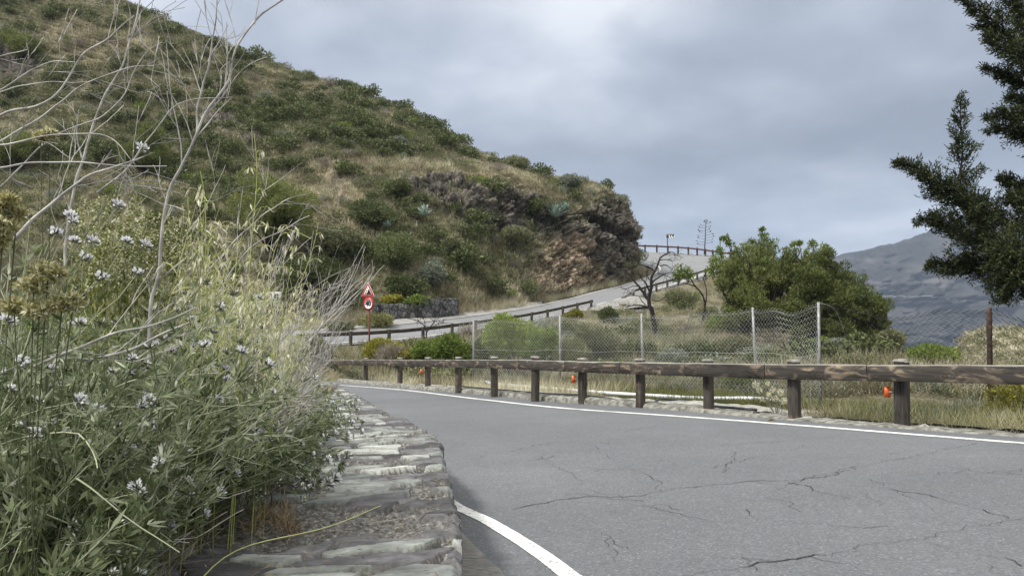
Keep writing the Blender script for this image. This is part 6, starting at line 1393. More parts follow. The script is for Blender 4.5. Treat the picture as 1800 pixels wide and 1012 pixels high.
flowering_plant('leafy plant with a few white heads in the centre of the thicket', at(225, 2.45), 30, (0.4, 0.85), 0.5, np.array([0.2, 0, 0]), 14, 10,
                explicit=[(325, 545, 2.2), (330, 604, 2.2), (338, 612, 2.25), (300, 620, 2.1), (345, 650, 2.2), (280, 648, 2.1), (395, 655, 2.3)])
tall = [(20, 1.95, 0.98, 'tallest pale leafy plant at the left edge'), (105, 2.2, 1.0, 'pale leafy plant rising behind the ochre seed heads'), (195, 2.5, 0.98, 'pale leafy plant rising among the cream flower spikes'), (280, 2.7, 0.92, 'pale leafy plant rising left of the oats'), (150, 1.75, 0.75, 'pale leafy plant before the cream flower spikes')]
for px, Y_, L_, lb in tall: flowering_plant(lb, at(px, Y_), 24, (L_*0.65, L_), 0.30, np.array([0.12, 0, 0]), 15, 12, droop=0.7, v0=0.62)
spots = [(10, 2.2, 0.9, 26), (120, 2.6, 0.85, 26), (-120, 2.0, 0.9, 22), (200, 2.8, 0.8, 26), (60, 3.1, 0.9, 24), (275, 2.9, 0.7, 28), (330, 3.3, 0.62, 28), (160, 3.4, 0.95, 24), (300, 3.5, 0.85, 24), (395, 3.6, 0.56, 26), (-40, 1.25, 0.42, 18), (110, 1.5, 0.45, 20)]
wh = ['at the left edge behind the nearest stems', 'left, below the cream flower spikes', 'cut by the left edge of the view', 'below the cream flower spikes', 'far back at the left edge', 'left of the drooping oats', 'beside the parapet, middle distance', 'behind the cream flower spikes', 'behind the drooping oats', 'beside the parapet before the fan of bleached twigs', 'at the bottom left corner', 'at the bottom, left of the pale dry grass']
for (px, Y_, L_, ns), w_ in zip(spots, wh):
    flowering_plant('grey green leafy plant '+w_, at(px, Y_), ns, (L_*0.5, L_), 0.5, np.array([0.15, 0, 0]), 15, 7, v0=0.42)
for (px, Y_, L_), w_ in zip([(430, 4.3, 0.52), (468, 5.2, 0.50), (500, 6.5, 0.55), (400, 5.0, 0.62), (528, 8.2, 0.6), (350, 4.4, 0.72)], ['in the shade of the bleached twigs', 'beside the parapet under the bleached twigs', 'by the far part of the parapet', 'behind the oats', 'at the far end of the parapet', 'among the tall oat stalks']):
    flowering_plant('pale grey green plant '+w_, at(px, Y_), 20, (L_*0.5, L_), 0.55, np.array([0.2, 0, 0]), 12, 10, 0.055, 0.012, v0=0.62, tri=True)
# low sprawling plants leaning over the coping, with dark hairy heads
def sprawler(label, base_px, Y_, heads_px, lift=0.06, n_l=16, hs=1.25):
    b0 = at(base_px, Y_); th_ = thing('sprawling_plant', label, 'wild plant', tuple(b0)); ms, ml = MB(), MB()
    for px, py in heads_px:
        tgt = hit(px, py, 0.46+lift*rf.random()*1.6); m_ = b0*0.5+tgt*0.5+[0, 0, 0.10+0.08*rf.random()]; c = catmull([b0+rf.normal(size=3)*[0.06, 0.06, 0.0], m_, tgt], 12); c += rf.normal(size=(12, 3))*0.005
        ms.tube(c, np.linspace(0.0028, 0.0013, 12), 3, 0.15+0.4*rf.random(), cap=False); leaf_along(ml, c, n_l, 0.042, 0.0095, 0.40, 0.25, 0.98)
        add_head(th_, c[-1], nrm(c[-1]-c[-2])+[0, 0, 0.5], (1.0+0.5*rf.random())*hs, int(rf.choice([0, 0, 1, 2])))
    ms.build('stems', F_STEM, th_); ml.build('leaves', F_LEAF, th_)
def rpx(n, x0, x1, y0, y1): return [(x0+(x1-x0)*rf.random(), y0+(y1-y0)*rf.random()) for _ in range(n)]
sprawler('low plant with dark hairy heads spilling furthest over the parapet slabs', 480, 3.7, [(622, 708), (628, 718), (618, 745), (632, 758), (604, 738), (610, 762), (596, 722), (585, 712), (575, 740), (560, 725), (608, 770), (590, 750), (634, 742), (556, 745), (570, 760)]+rpx(10, 520, 590, 705, 770), hs=1.4)
sprawler('leafy sprawling plant with scattered heads on the middle of the parapet', 440, 3.0, [(608, 803), (600, 815), (560, 790), (570, 810), (545, 800), (585, 842), (576, 850), (555, 830), (590, 800), (540, 780)]+rpx(16, 480, 575, 770, 860), hs=1.3)
sprawler('leafy sprawling plant at the lower edge of the thicket beside bare slabs', 390, 2.6, rpx(24, 410, 560, 800, 878), hs=1.0)
sprawler('low tuft with hairy heads growing from the far parapet slabs', 560, 5.6, [(618, 712), (622, 720), (626, 706)]+rpx(8, 540, 600, 690, 705), hs=1.5)

# bleached bare shrubs
def bare_branch(mb, p, d, L, r, depth, bias, ang=0.55, wob=0.07, minr=0.0009):
    n = 7; pts = [np.array(p, float)]; d = nrm(np.asarray(d, float))
    for i in range(n-1): d = nrm(d+rf.normal(size=3)*wob+bias*0.05); pts.append(pts[-1]+d*L/(n-1))
    x_, y_ = proj(np.array(pts))
    if (x_ > np.interp(y_, [0, 200, 330, 460, 560, 640, 720, 860, 1010], [520, 500, 560, 670, 625, 585, 575, 500, 260])).any(): return
    mb.tube(pts, np.linspace(r, max(r*0.55, minr), n), 4 if r > 0.003 else 3, rf.random(), cap=False)
    if depth <= 0: return
    for k in range(int(rf.integers(2, 4))):
        i = int(rf.integers(2, n)); q = nrm(np.cross(d, rf.normal(size=3))); bare_branch(mb, pts[i], nrm(pts[min(i+1, n-1)]-pts[i-1])+q*ang*(0.6+0.8*rf.random()), L*(0.45+0.35*rf.random()), max(r*0.55, minr), depth-1, bias, ang, wob, minr)
def bleached(label, base, dirs, L, r, depth, bias=np.array([0.0, 0, 0.3]), extra=(), mat=M_TWIG, ang=0.5):
    mb = MB()
    for d in dirs: bare_branch(mb, np.asarray(base)+rf.normal(size=3)*[0.04, 0.04, 0], d, L*(0.8+0.4*rf.random()), r*(0.7+0.5*rf.random()), depth, bias, ang)
    for pl, r0 in extra:
        r0 = r0*1.2; c = catmull([P(*q) for q in pl], 6*len(pl)); c = c+np.stack([fbm(c*9+r0*999, 2, 5), fbm(c*9+r0*500, 2, 6)*0, fbm(c*9+r0*200, 2, 7)], -1)*0.012; mb.tube(c, np.linspace(r0, r0*0.4, len(c)), 5, 0.5, cap=False)
        for k in range(int(len(c)*0.16)):
            i = int(rf.integers(2, len(c)-1)); q = nrm(np.cross(c[i]-c[i-1], [0, 1, 0.1]))*rf.choice([-1, 1]); bare_branch(mb, c[i], nrm(c[i+1 if i+1 < len(c) else i]-c[i-1])+q*(0.4+0.4*rf.random()), 0.05+0.14*rf.random(), r0*0.30, 1, bias)
    o = mb.build('bare_shrub', mat, origin=base); o.location = base; return tag(o, label, 'dead shrub')
b1 = at(270, 1.9)
bleached('tall bleached bare shrub whose forked twigs reach the top of the view left of centre', b1, [], 0.5, 0.004, 2, extra=[
    ([(250, 760, 1.9), (275, 480, 1.9), (299, 339, 1.9), (343, 242, 1.9), (356, 208, 1.9), (403, 134, 1.92), (417, 84, 1.92), (447, 44, 1.94), (484, 13, 1.95), (511, -6, 1.95)], 0.0048),
    ([(345, 240, 1.9), (348, 208, 1.9), (351, 161, 1.9), (366, 111, 1.88), (376, 57, 1.87), (383, -8, 1.86)], 0.0028), ([(417, 84, 1.92), (404, 30, 1.93), (390, -10, 1.94)], 0.0016), ([(351, 161, 1.9), (335, 120, 1.9), (315, 85, 1.9)], 0.0015), ([(366, 111, 1.88), (385, 75, 1.88), (402, 45, 1.88)], 0.0014),
    ([(447, 44, 1.94), (452, 20, 1.94), (458, -8, 1.94)], 0.0014), ([(356, 208, 1.9), (390, 175, 1.92), (430, 120, 1.92), (470, 100, 1.92)], 0.0018), ([(320, 290, 1.9), (310, 215, 1.9), (300, 170, 1.9), (288, 72, 1.9)], 0.0015), ([(347, 238, 1.9), (375, 205, 1.9), (405, 175, 1.9)], 0.0016)])
b2 = at(120, 2.1)
bleached('leaning bleached shrub whose main stem forks over the green feathery tree at upper left', b2, [(0.5, 0, 1), (0.9, 0, 0.9)], 0.5, 0.0036, 2, extra=[
    ([(110, 500, 2.1), (144, 279, 2.1), (165, 225, 2.1), (188, 168, 2.1), (218, 118, 2.1), (235, 60, 2.1), (249, -4, 2.1)], 0.0042), ([(144, 279, 2.1), (138, 230, 2.1), (137, 190, 2.1)], 0.002), ([(-40, 222, 2.0), (0, 201, 2.0), (100, 165, 2.0), (144, 100, 2.0), (188, 70, 2.0), (222, 37, 2.0), (236, 28, 2.0)], 0.0032),
    ([(-30, 185, 1.95), (40, 135, 1.95), (100, 108, 1.95), (135, 105, 1.95)], 0.0022), ([(-30, 262, 1.95), (60, 215, 1.95), (150, 150, 1.95), (230, 118, 1.95), (272, 119, 1.95)], 0.0026), ([(-20, 170, 2.0), (50, 150, 2.0), (160, 145, 2.0)], 0.0016),
    ([(-30, 110, 2.0), (20, 95, 2.0), (50, 86, 2.0)], 0.002), ([(0, 330, 1.9), (90, 250, 1.9), (200, 190, 1.9), (260, 95, 1.9), (285, 80, 1.9)], 0.002)])
b3 = at(40, 1.7)
bleached('bleached twigs spreading low and to the right from the left edge', b3, [(1, 0, 0.35), (1, 0.1, 0.6), (0.9, 0, 0.75), (0.8, 0, 0.5)]*2, 0.36, 0.0028, 2, bias=np.array([0.3, 0, 0.15]), extra=[
    ([(-30, 300, 1.6), (80, 285, 1.6), (200, 290, 1.62), (290, 292, 1.65)], 0.0022), ([(20, 420, 1.6), (90, 360, 1.6), (160, 305, 1.6), (250, 275, 1.62)], 0.0036), ([(170, 335, 1.7), (215, 300, 1.7), (330, 180, 1.72), (405, 172, 1.74)], 0.0018), ([(0, 255, 1.6), (110, 235, 1.6), (200, 245, 1.6), (240, 290, 1.6)], 0.0018),
    ([(60, 650, 1.55), (200, 590, 1.6), (300, 560, 1.7), (345, 540, 1.75)], 0.003), ([(150, 640, 1.6), (260, 600, 1.7), (335, 565, 1.75)], 0.0035)])
# fan of bleached twigs leaning right, left of the warning sign
for k, (px, Y_, L_, n_, lb) in enumerate([(390, 3.3, 0.50, 12, 'fan of bleached twigs leaning right behind the oats'), (440, 4.0, 0.56, 13, 'fan of bleached twigs reaching toward the warning sign'), (360, 2.8, 0.60, 9, 'bleached twigs rising across the largest feathery tree'), (470, 4.8, 0.50, 9, 'bleached twigs at the far right of the thicket')]):
    b_ = at(px-25, Y_); dirs = [(0.35+0.6*rf.random(), rf.normal()*0.2, 1.0) for _ in range(n_)]
    ex = []
    if k == 1: ex = [([(470, 700, 3.9), (540, 600, 3.85), (600, 540, 3.8), (640, 500, 3.8), (658, 470, 3.8)], 0.0042), ([(520, 610, 3.9), (590, 560, 3.9), (640, 505, 3.9), (675, 468, 3.9)], 0.003), ([(640, 500, 3.8), (652, 480, 3.8), (653, 455, 3.8)], 0.002), ([(500, 600, 3.9), (560, 500, 3.9), (615, 470, 3.9)], 0.0022)]
    if k == 2: ex = [([(330, 520, 2.7), (400, 440, 2.7), (470, 370, 2.7), (520, 345, 2.7), (548, 338, 2.7)], 0.0032), ([(380, 520, 2.7), (440, 440, 2.7), (500, 400, 2.7), (548, 378, 2.7)], 0.003), ([(440, 380, 2.7), (465, 340, 2.7), (470, 275, 2.7)], 0.0014), ([(300, 440, 2.7), (360, 370, 2.7), (395, 290, 2.7)], 0.0024), ([(465, 335, 2.7), (500, 310, 2.7), (530, 285, 2.7)], 0.0014)]
    bleached(lb, b_, dirs, L_, 0.0042, 3, bias=np.array([0.25, 0, 0.25]), extra=ex, ang=0.42)
bleached('dark bare branches low in the thicket beside the slabs', at(340, 2.5), [(0.6, 0, 0.8), (0.9, 0, 0.5), (0.2, 0, 1), (1, 0, 0.25)], 0.30, 0.0055, 2, mat=M_TWIGD)
bleached('grey bare twigs leaning low over the far end of the parapet', at(505, 7.0), [(1, 0, 0.45), (0.8, 0, 0.8)], 0.34, 0.004, 2, bias=np.array([0.1, 0, 0.1]))

# wild oats
def oat(label, base, top_pts, r=0.0018, n_sp=22, group=None, v=0.5, size=1.0, t0=0.62):
    th_ = thing('wild_oat', label, 'grass stalk', tuple(base), group); ms, mk = MB(), MB()
    c = catmull([np.asarray(base)]+[np.asarray(q) for q in top_pts], 22); ms.tube(c, np.linspace(r, r*0.45, 22), 3, v, cap=False)
    for i in range(n_sp):
        t = t0+(1-t0)*(i+rf.random()*0.5)/n_sp; k = int(t*21); k = min(k, 20); a = rf.random()*6.28; l_ = (0.015+0.055*(1-(t-t0)/(1-t0)))*size
        e = c[k]+np.array([math.cos(a)*l_, math.sin(a)*l_, l_*0.45]); ms.tube([c[k], (c[k]+e)/2+[0, 0, 0.006], e], 0.0005*size+0.0002, 3, v, cap=False)
        hang = np.array([math.cos(a)*0.35, math.sin(a)*0.35, -1.0])+rf.normal(size=3)*0.25
        for s_ in (-1, 1):
            sd_ = nrm(np.cross(hang, rf.normal(size=3)))*0.16*s_
            mk.leaves([e], [hang+sd_], rand_dirs(rf, 1), 0.024*size, 0.0052*size, 0.3+0.7*rf.random(), 0, 0.2, 0.35)
    ms.build('stalk', F_OATS, th_); mk.build('panicle', F_OAT, th_); return th_
oat('tallest wild oat stalk, its pale husks standing before the largest feathery tree', at(415, 2.3), [P(432, 560, 2.3), P(444, 400, 2.3), P(452, 300, 2.3), P(447, 235, 2.3)], 0.0024, 26, size=1.15, t0=0.55)
oat('wild oat leaning right with pale husks at the edge of the thicket', at(470, 2.9), [P(500, 560, 2.9), P(535, 480, 2.9), P(552, 430, 2.9), P(560, 390, 2.9)], 0.0022, 18, size=1.2)
oat('thick yellow green oat stalk left of the tallest one', at(360, 2.25), [P(366, 600, 2.25), P(362, 450, 2.25), P(358, 330, 2.25), P(352, 300, 2.25)], 0.003, 16, v=0.35, t0=0.7)
oat('long pale stalk lying across the parapet slabs', at(280, 1.6), [hit(420, 965, 0.48), hit(560, 930, 0.50), hit(670, 888, 0.50)], 0.0022, 4, v=0.8, t0=0.75, size=0.3)
for i in range(20):
    px = 310+105*rf.random(); Y_ = 2.2+0.7*rf.random(); tp_ = 330+180*rf.random(); b_ = at(px, Y_)
    oat('bright yellow green grass stalk standing straight between the cream spikes and the tallest oat', b_, [P(px+rf.normal()*6, 600, Y_), P(px+rf.normal()*10, 0.5*(tp_+600), Y_), P(px+rf.normal()*16, tp_, Y_)], 0.0022, 5, 'straight yellow green grass stalks', 0.05+0.5*rf.random(), 0.9, 0.7)
op = []
for k in range(9):
    b_ = np.array([0, 0, 0.0]); H_ = 0.60+0.2*rf.random(); dx = 0.04+0.10*rf.random()
    op.append(oat('', b_, [np.array([dx*0.15, 0, H_*0.4]), np.array([dx*0.5, 0.02, H_*0.8]), np.array([dx, 0.03, H_])+rf.normal(size=3)*0.03, np.array([dx*1.4, 0.03, H_*1.03])], 0.0016, 24, None, rf.random(), 1.0, 0.5))
used = set(); oz = []
for i in range(84):
    px = 285+215*rf.random()**0.9; Y_ = 2.3+2.9*rf.random(); 
    if i > 66: px = 130+200*rf.random(); Y_ = 1.9+1.2*rf.random()
    if i > 76: px = 470+60*rf.random(); Y_ = 5.5+3*rf.random()
    k = int(rf.integers(9)); o = op[k] if k not in used else copy_tree(op[k]); used.add(k)
    # tops fall along the sloping skyline of the thicket
    top_py = np.interp(px, [130, 300, 400, 480, 560, 600], [400, 420, 440, 520, 610, 660])+90*rf.random()
    b_ = at(px, Y_); need = (P(px, top_py, Y_)[2]-b_[2])/0.68; s = min(1.3, max(0.3, need))
    put(o, b_, rf.normal()*0.5, s, (rf.normal()*0.06, 0.05+rf.normal()*0.08)); oz.append(o)
zl = [(330, 'below the cream spikes'), (400, 'left of the tallest oat'), (440, 'beside the tallest oat'), (475, 'right of the tallest oat'), (9999, 'at the right edge of the thicket')]
oz.sort(key=lambda o: proj(np.array(o.location))[0]); grp = {}
for o in oz:
    x_ = proj(np.array(o.location))[0]; z_ = next(n_ for lim, n_ in zl if x_ < lim); grp.setdefault(z_, []).append(o)
for z_, l in grp.items():
    for o in l: tag(o, 'thin wild oat stalk with drooping pale husks '+z_, 'grass stalk', 'wild oat stalks in the thicket')
for k in range(9):
    if k not in used:
        for ch in list(op[k].children): bpy.data.objects.remove(ch)
        bpy.data.objects.remove(op[k])

# cream flower spikes
b_ = at(200, 2.15); th_ = thing('flower_spike_plant', 'bushy plant with upright yellow green spikes dotted with cream florets', 'wild plant', tuple(b_)); ms = MB()
for px, py, L_, Y_ in [(205, 328, 0.20, 2.1), (240, 345, 0.18, 2.15), (160, 352, 0.22, 2.1), (182, 345, 0.2, 2.2), (262, 372, 0.16, 2.2), (205, 395, 0.2, 2.05), (228, 400, 0.18, 2.1), (290, 375, 0.14, 2.25), (308, 382, 0.14, 2.3), (140, 365, 0.18, 2.2), (250, 410, 0.16, 2.1), (320, 400, 0.14, 2.35), (185, 420, 0.16, 2.05), (275, 420, 0.18, 2.2)]:
    tp = P(px, py, Y_); lo_ = tp-[0.02, 0, L_]; c = catmull([b_+rf.normal(size=3)*[0.05, 0.05, 0], b_*0.4+lo_*0.6, lo_, tp], 14); ms.tube(c, 0.002, 3, 0.6, cap=False)
    mb = MB(); n = 260; t = rf.random(n)**0.9; a = rf.random(n)*6.28; rr_ = 0.024*(1-t*0.72)+0.003; d = np.stack([np.cos(a), np.sin(a), 0*a+0.5], 1); p = lo_[None]+(tp-lo_)[None]*t[:, None]+d*rr_[:, None]*[1, 1, 0]*rf.random(n)[:, None]**0.5
    mb.leaves(p, nrm(d+rf.normal(size=(n, 3))*0.3), rand_dirs(rf, n), 0.012, 0.004, rf.random(n), 0, 0.1)
    n = 70; t = 0.1+0.9*rf.random(n); a = rf.random(n)*6.28; d = np.stack([np.cos(a), np.sin(a), 0*a+0.2], 1); p = lo_[None]+(tp-lo_)[None]*t[:, None]+d*(0.027*(1-t*0.72)+0.004)[:, None]*[1, 1, 0]
    for q_ in range(2): mb.leaves(p, nrm(d+rf.normal(size=(n, 3))*0.4), rand_dirs(rf, n), 0.0068, 0.0052, rf.random(n), 1, 0.1, 0.5)
    n = 60; t = -1.0*rf.random(n)+0.1; p = lo_[None]+(tp-lo_)[None]*t[:, None]+rf.normal(size=(n, 3))*0.012; mb.leaves(p, rf.normal(size=(n, 3))*0.5+[0, 0, 0.7], rand_dirs(rf, n), 0.04, 0.006, rf.random(n), 0, 0.1)
    mb.build('flower_spike', [F_SPIKE, F_CREAM], th_)
ms.build('stems', F_STEM, th_)
# ochre seed heads at the left edge
def ochre(label, base, cl):
    th_ = thing('seed_head_plant', label, 'wild plant', tuple(base)); ms = MB()
    for px, py, Y_, r in cl:
        c = P(px, py, Y_); s = catmull([base+rf.normal(size=3)*[0.04, 0.02, 0], base*0.5+c*0.5+[0.02, 0, 0.03], c], 10); ms.tube(s, 0.0014, 3, 0.1, cap=False); mb = MB(); rr_ = r*0.85*Y_/F
        subs = [(tuple(c+rand_dirs(rf, 1)[0]*rr_*[0.9, 0.6, 0.5]*rf.random()**0.5), rr_*(0.16+0.14*rf.random())) for _ in range(16)]
        lobe_leaves(mb, rf, subs, 1000, 0.012, 0.0036, 0.5, 0.25, up=0.3, shell=(0.1, 1.0), patch=0.25); lobe_leaves(mb, rf, subs, 70, 0.010, 0.005, 1.0, 0.05, up=0.3, shell=(0.9, 1.05))
        mb.build('seed_head', F_OCHRE, th_)
    ms.build('stems', F_STEM, th_)
ochre('plant with ochre brown clustered seed heads at the middle of the left edge', at(20, 1.35), [(85, 480, 1.3, 32), (60, 505, 1.3, 30), (110, 535, 1.32, 32), (70, 545, 1.3, 30), (130, 530, 1.32, 20), (25, 540, 1.3, 26)])
ochre('ochre seed heads cut by the left edge, higher than the others', at(-60, 1.3), [(10, 355, 1.25, 26), (5, 400, 1.25, 30), (30, 380, 1.27, 22), (-10, 430, 1.25, 26)])
ochre('small ochre tuft on a twig near the upper left bleached branches', at(60, 1.7), [(72, 243, 1.65, 14), (88, 236, 1.65, 10)])
# green feathery fill, long leaves, straw and litter
p_ = []
for i in range(2600):
    px = -150+690*rf.random(); Y_ = 2.0+6.5*rf.random()**1.4; 
    x = (px-900)/F*Y_; t_, k_ = wall_t(x, Y_)
    if t_ > 0.95: p_.append((x, Y_, soil(x, Y_)))
p_ = np.array(p_); rg = rf
grass_stuff('thicket_grass', 'dense green grass filling the thicket behind the flowering plants', p_, 0.18, 0.55, 12, L_GRASSG, 0.06, 0.006, v0=0.28, lean=0.4)
p_ = []
for i in range(5200):
    x, y = -16+14.5*rf.random(), 1.5+16*rf.random(); t_, k_ = wall_t(x, y)
    if t_ > 1.1: p_.append((x, y, soil(x, y)))
grass_stuff('dry_grass', 'dry grass on the bank behind the thicket', np.array(p_), 0.15, 0.5, 9, L_STRAW, 0.10, 0.010, v0=0.45, lean=0.5)
p_ = []
for i in range(1500):
    px = -200+620*rf.random(); Y_ = 1.5+2.2*rf.random(); x = (px-900)/F*Y_; t_, k_ = wall_t(x, Y_)
    if t_ > 0.95: p_.append((x, Y_, soil(x, Y_)+0.02))
grass_stuff('dry_grass', 'dead straw and brown grass under the flowering plants', np.array(p_), 0.04, 0.14, 12, L_STRAW, 0.05, 0.003, v0=0.35, lean=1.1)
p_ = []
for i in range(260):
    px = 250+230*rf.random(); py = 868+150*rf.random(); 
    if px > 440-(py-868)*1.2: continue
    q = hit(px, py, 0.44); p_.append(q)
grass_stuff('dry_grass', 'tangled pale dry grass lying on the left part of the slabs', np.array(p_), 0.03, 0.11, 9, L_STRAW, 0.03, 0.0024, v0=0.55, lean=1.6)
p_ = [hit(px, py, 0.43) for px, py in rpx(40, 440, 520, 880, 925)]
grass_stuff('dry_grass', 'purplish brown dead grass heads on the slabs', np.array(p_), 0.03, 0.09, 10, F_BROWN, 0.012, 0.004, v0=0.5, lean=0.9)
p_ = [hit(px, py, 0.43) for px, py in rpx(50, 556, 590, 678, 692)]
grass_stuff('dry_grass', 'small reddish dry tuft on the far parapet', np.array(p_), 0.04, 0.12, 12, F_BROWN, 0.03, 0.006, v0=0.8, lean=0.8)
p_ = [coping(0.9+9*rf.random()**1.5, 0.03+1.0*rf.random()) for _ in range(1500)]
p_ = np.array(p_); n = len(p_); mb = MB()
mb.leaves(p_+[0, 0, 0.006]+rf.normal(size=(n, 3))*[0, 0, 0.003], rf.normal(size=(n, 3))*[1, 1, 0.15], np.tile([0, 0, 1.0], (n, 1))+rf.normal(size=(n, 3))*0.3, 0.014+0.022*rf.random(n), 0.004, rf.random(n), 0, 0.2)
tag(mb.build('leaf_litter', F_BROWN), 'bits of dry leaf and straw scattered over the parapet slabs', None, None, 'stuff')

# ------------------------------------------------------------------ cypress at the right edge
def cypress():
    Zc = 11.0; base = np.array([11.4, Zc+0.6, 0.0]); base[2] = soil(11.4, Zc+0.6)
    th_ = thing('cypress_tree', 'dark cypress at the right edge with ragged branches reaching in over the mountain', 'tree', tuple(base)); mt = MB(); mb = MB()
    trunk = [base-[0, 0, 0.3], base+[-0.3, 0, 2.5], base+[-0.6, -0.2, 5], base+[-0.4, -0.1, 8], base+[0, 0, 12]]
    tc_ = catmull(trunk, 30); mt.tube(tc_, np.linspace(0.22, 0.05, 30), 9)
    arms = [ # px, py, dZ, foliage radius px
     [(1960, 560, .2, 0), (1850, 500, 0, 40), (1790, 450, -.2, 60), (1740, 415, -.3, 58), (1700, 375, -.3, 44), (1688, 320, -.3, 34), (1692, 262, -.3, 26), (1688, 215, -.3, 17), (1689, 168, -.3, 4)],
     [(1740, 420, -.3, 0), (1710, 370, -.4, 40), (1665, 335, -.45, 32), (1625, 305, -.5, 20), (1595, 290, -.5, 10), (1572, 286, -.5, 4)],
     [(1790, 460, 0, 0), (1720, 425, .2, 44), (1670, 398, .3, 30), (1640, 385, .3, 18), (1615, 388, .3, 8)],
     [(1880, 520, 0, 0), (1800, 490, .3, 48), (1750, 470, .2, 42), (1690, 466, .1, 26), (1650, 468, 0, 14), (1633, 466, 0, 5)],
     [(1880, 520, 0, 0), (1810, 500, -.5, 44), (1775, 505, -.5, 32), (1758, 525, -.5, 14)], [(1900, 500, 0, 0), (1850, 480, -.6, 60), (1800, 460, -.8, 55), (1765, 440, -.8, 40), (1780, 480, -.8, 40)],
     [(1950, 480, 0, 0), (1860, 420, .4, 50), (1790, 395, .5, 48), (1740, 372, .5, 30), (1700, 350, .5, 12)], [(1950, 430, 0, 0), (1850, 370, -.2, 40), (1810, 355, -.3, 36), (1780, 350, -.3, 16)],
     [(1950, 420, 0, 0), (1850, 350, .3, 34), (1800, 330, .2, 20), (1770, 316, .2, 10), (1757, 312, .2, 4)],
     [(1950, 330, 0, 0), (1860, 260, .2, 40), (1800, 240, 0, 30), (1765, 225, 0, 16), (1738, 228, 0, 6)], [(1950, 300, 0, 0), (1860, 225, -.3, 30), (1800, 205, -.3, 24), (1760, 200, -.3, 12), (1733, 206, -.3, 5)],
     [(1950, 270, 0, 0), (1860, 200, 0, 26), (1800, 178, 0, 16), (1775, 170, 0, 6)],
     [(1950, 240, 0, 0), (1860, 160, .2, 26), (1800, 145, .1, 20), (1760, 132, .1, 12), (1730, 116, .1, 4)],
     [(1950, 200, 0, 0), (1860, 110, 0, 40), (1800, 85, -.1, 42), (1765, 55, -.1, 34), (1730, 25, -.2, 20), (1700, 5, -.2, 8), (1685, -8, -.2, 4)],
     [(1950, 150, 0, 0), (1860, 60, .2, 40), (1800, 35, .2, 30), (1780, 0, .2, 24), (1760, -40, .2, 24)], [(1870, 120, 0, 0), (1830, 110, -.4, 34), (1795, 100, -.5, 26), (1755, 78, -.5, 18), (1735, 60, -.5, 6)],
     [(1990, 600, 0, 0), (1900, 480, .8, 70), (1850, 440, .9, 60)], [(1990, 400, 0, 0), (1900, 330, .6, 60), (1860, 300, .6, 40)], [(1990, 200, 0, 0), (1900, 100, .6, 70), (1850, 20, .6, 50)],
     [(2000, 500, 0, 0), (2100, 420, .3, 80), (2200, 380, .4, 60)], [(2000, 300, 0, 0), (2100, 200, .3, 80), (2200, 160, .4, 50)], [(1980, 100, 0, 0), (2050, -50, 0, 90), (1960, -200, 0, 90), (1980, -350, 0, 60)]]
    for ai, arm in enumerate(arms):
        w_ = np.array([np.r_[P(a, b, Zc+c), r*Zc/F] for a, b, c, r in arm]); c = catmull(w_, 16*len(arm)); pts = c[:, :3]; rad = np.clip(c[:, 3], 0, 9)
        mt.tube(pts, np.linspace(0.045, 0.006, len(pts)), 5)
        # side branchlets, each carrying many short scale-leaf sprays
        L_ = np.linalg.norm(np.diff(pts, axis=0), axis=1).sum(); nb_ = int(L_*(60 if ai == 0 else 105))
        ax = nrm(np.gradient(pts, axis=0))
        for j in range(nb_):
            i = int(rf.integers(3, len(pts))); r = rad[i]
            if r < 0.02: continue
            d = nrm(ax[i]*0.75+rand_dirs(rf, 1)[0]*0.95+np.array([-0.05, 0, -0.02])); l_ = r*(0.45+0.85*rf.random()); e = pts[i]+d*l_
            m_ = (pts[i]+e)/2-[0, 0, 0.02]; cc = catmull([pts[i], m_, e+[0, 0, l_*0.12]], 6)
            if rf.random() < 0.35: mt.tube(cc, np.linspace(0.006, 0.002, 6), 3)
            n = int(12+95*l_); t = 0.15+0.85*rf.random(n)**0.75; ii = np.clip(t*5, 0, 4.999); kk_ = ii.astype(int); ff = (ii-kk_)[:, None]
            p = cc[kk_]*(1-ff)+cc[kk_+1]*ff+rf.normal(size=(n, 3))*0.022; D = nrm(d[None]*0.8+rf.normal(size=(n, 3))*0.55+[0, 0, 0.15])
            tint = rf.normal()*0.13
            mb.leaves(p, D, rand_dirs(rf, n), 0.035+0.05*rf.random(n), 0.012+0.008*rf.random(n), np.clip(0.42+tint+rf.normal(size=n)*0.18+0.25*(t-0.5), 0, 1), 0, 0.25, 0.5)
    mt.build('trunk', M_BARK, th_); mb.build('crown', L_CYP, th_)
cypress()

# pale rocky knoll at the right, beyond the fence
M_KNOLL = mat_noise('pale_rock', [(0.36, (0.035, 0.037, 0.022)), (0.46, (0.10, 0.097, 0.062)), (0.54, (0.25, 0.23, 0.175)), (0.66, (0.44, 0.41, 0.33))], 1.1, 9, 0.95, 1.0, 0.12, nr=0.7)
KG = np.zeros((50, 90, 3)); kx = np.linspace(1655, 2150, 90); kt_ = np.interp(kx, [1655, 1680, 1700, 1730, 1760, 1800, 1900, 2150], [640, 606, 588, 579, 577, 576, 572, 600])+fbm(np.stack([kx*0.06, kx*0, kx*0], -1), 3, 131)*5
for i, s_ in enumerate(np.linspace(0, 1, 50)):
    for j in range(90): KG[i, j] = P(kx[j], 690*(1-min(1, s_/0.7))+kt_[j]*min(1, s_/0.7)+(max(0, s_-0.7)*160), 30+12*s_)
KG += nrm(-KG)*(fbm(KG*0.9, 4, 132, 0.65)*0.55)[..., None]
mb = MB(); mb.grid(KG); tag(mb.build('rocky_knoll', M_KNOLL), kind='structure')
p_ = KG[8:36].reshape(-1, 3)[rf.integers(0, 28*90, 420)]; scrub_stuff('low_scrub', 'low olive scrub dotted over the pale rocky knoll', p_, 0.15+0.3*rf.random(len(p_)), 40, L_OLIVE, 0.12, 0.04)
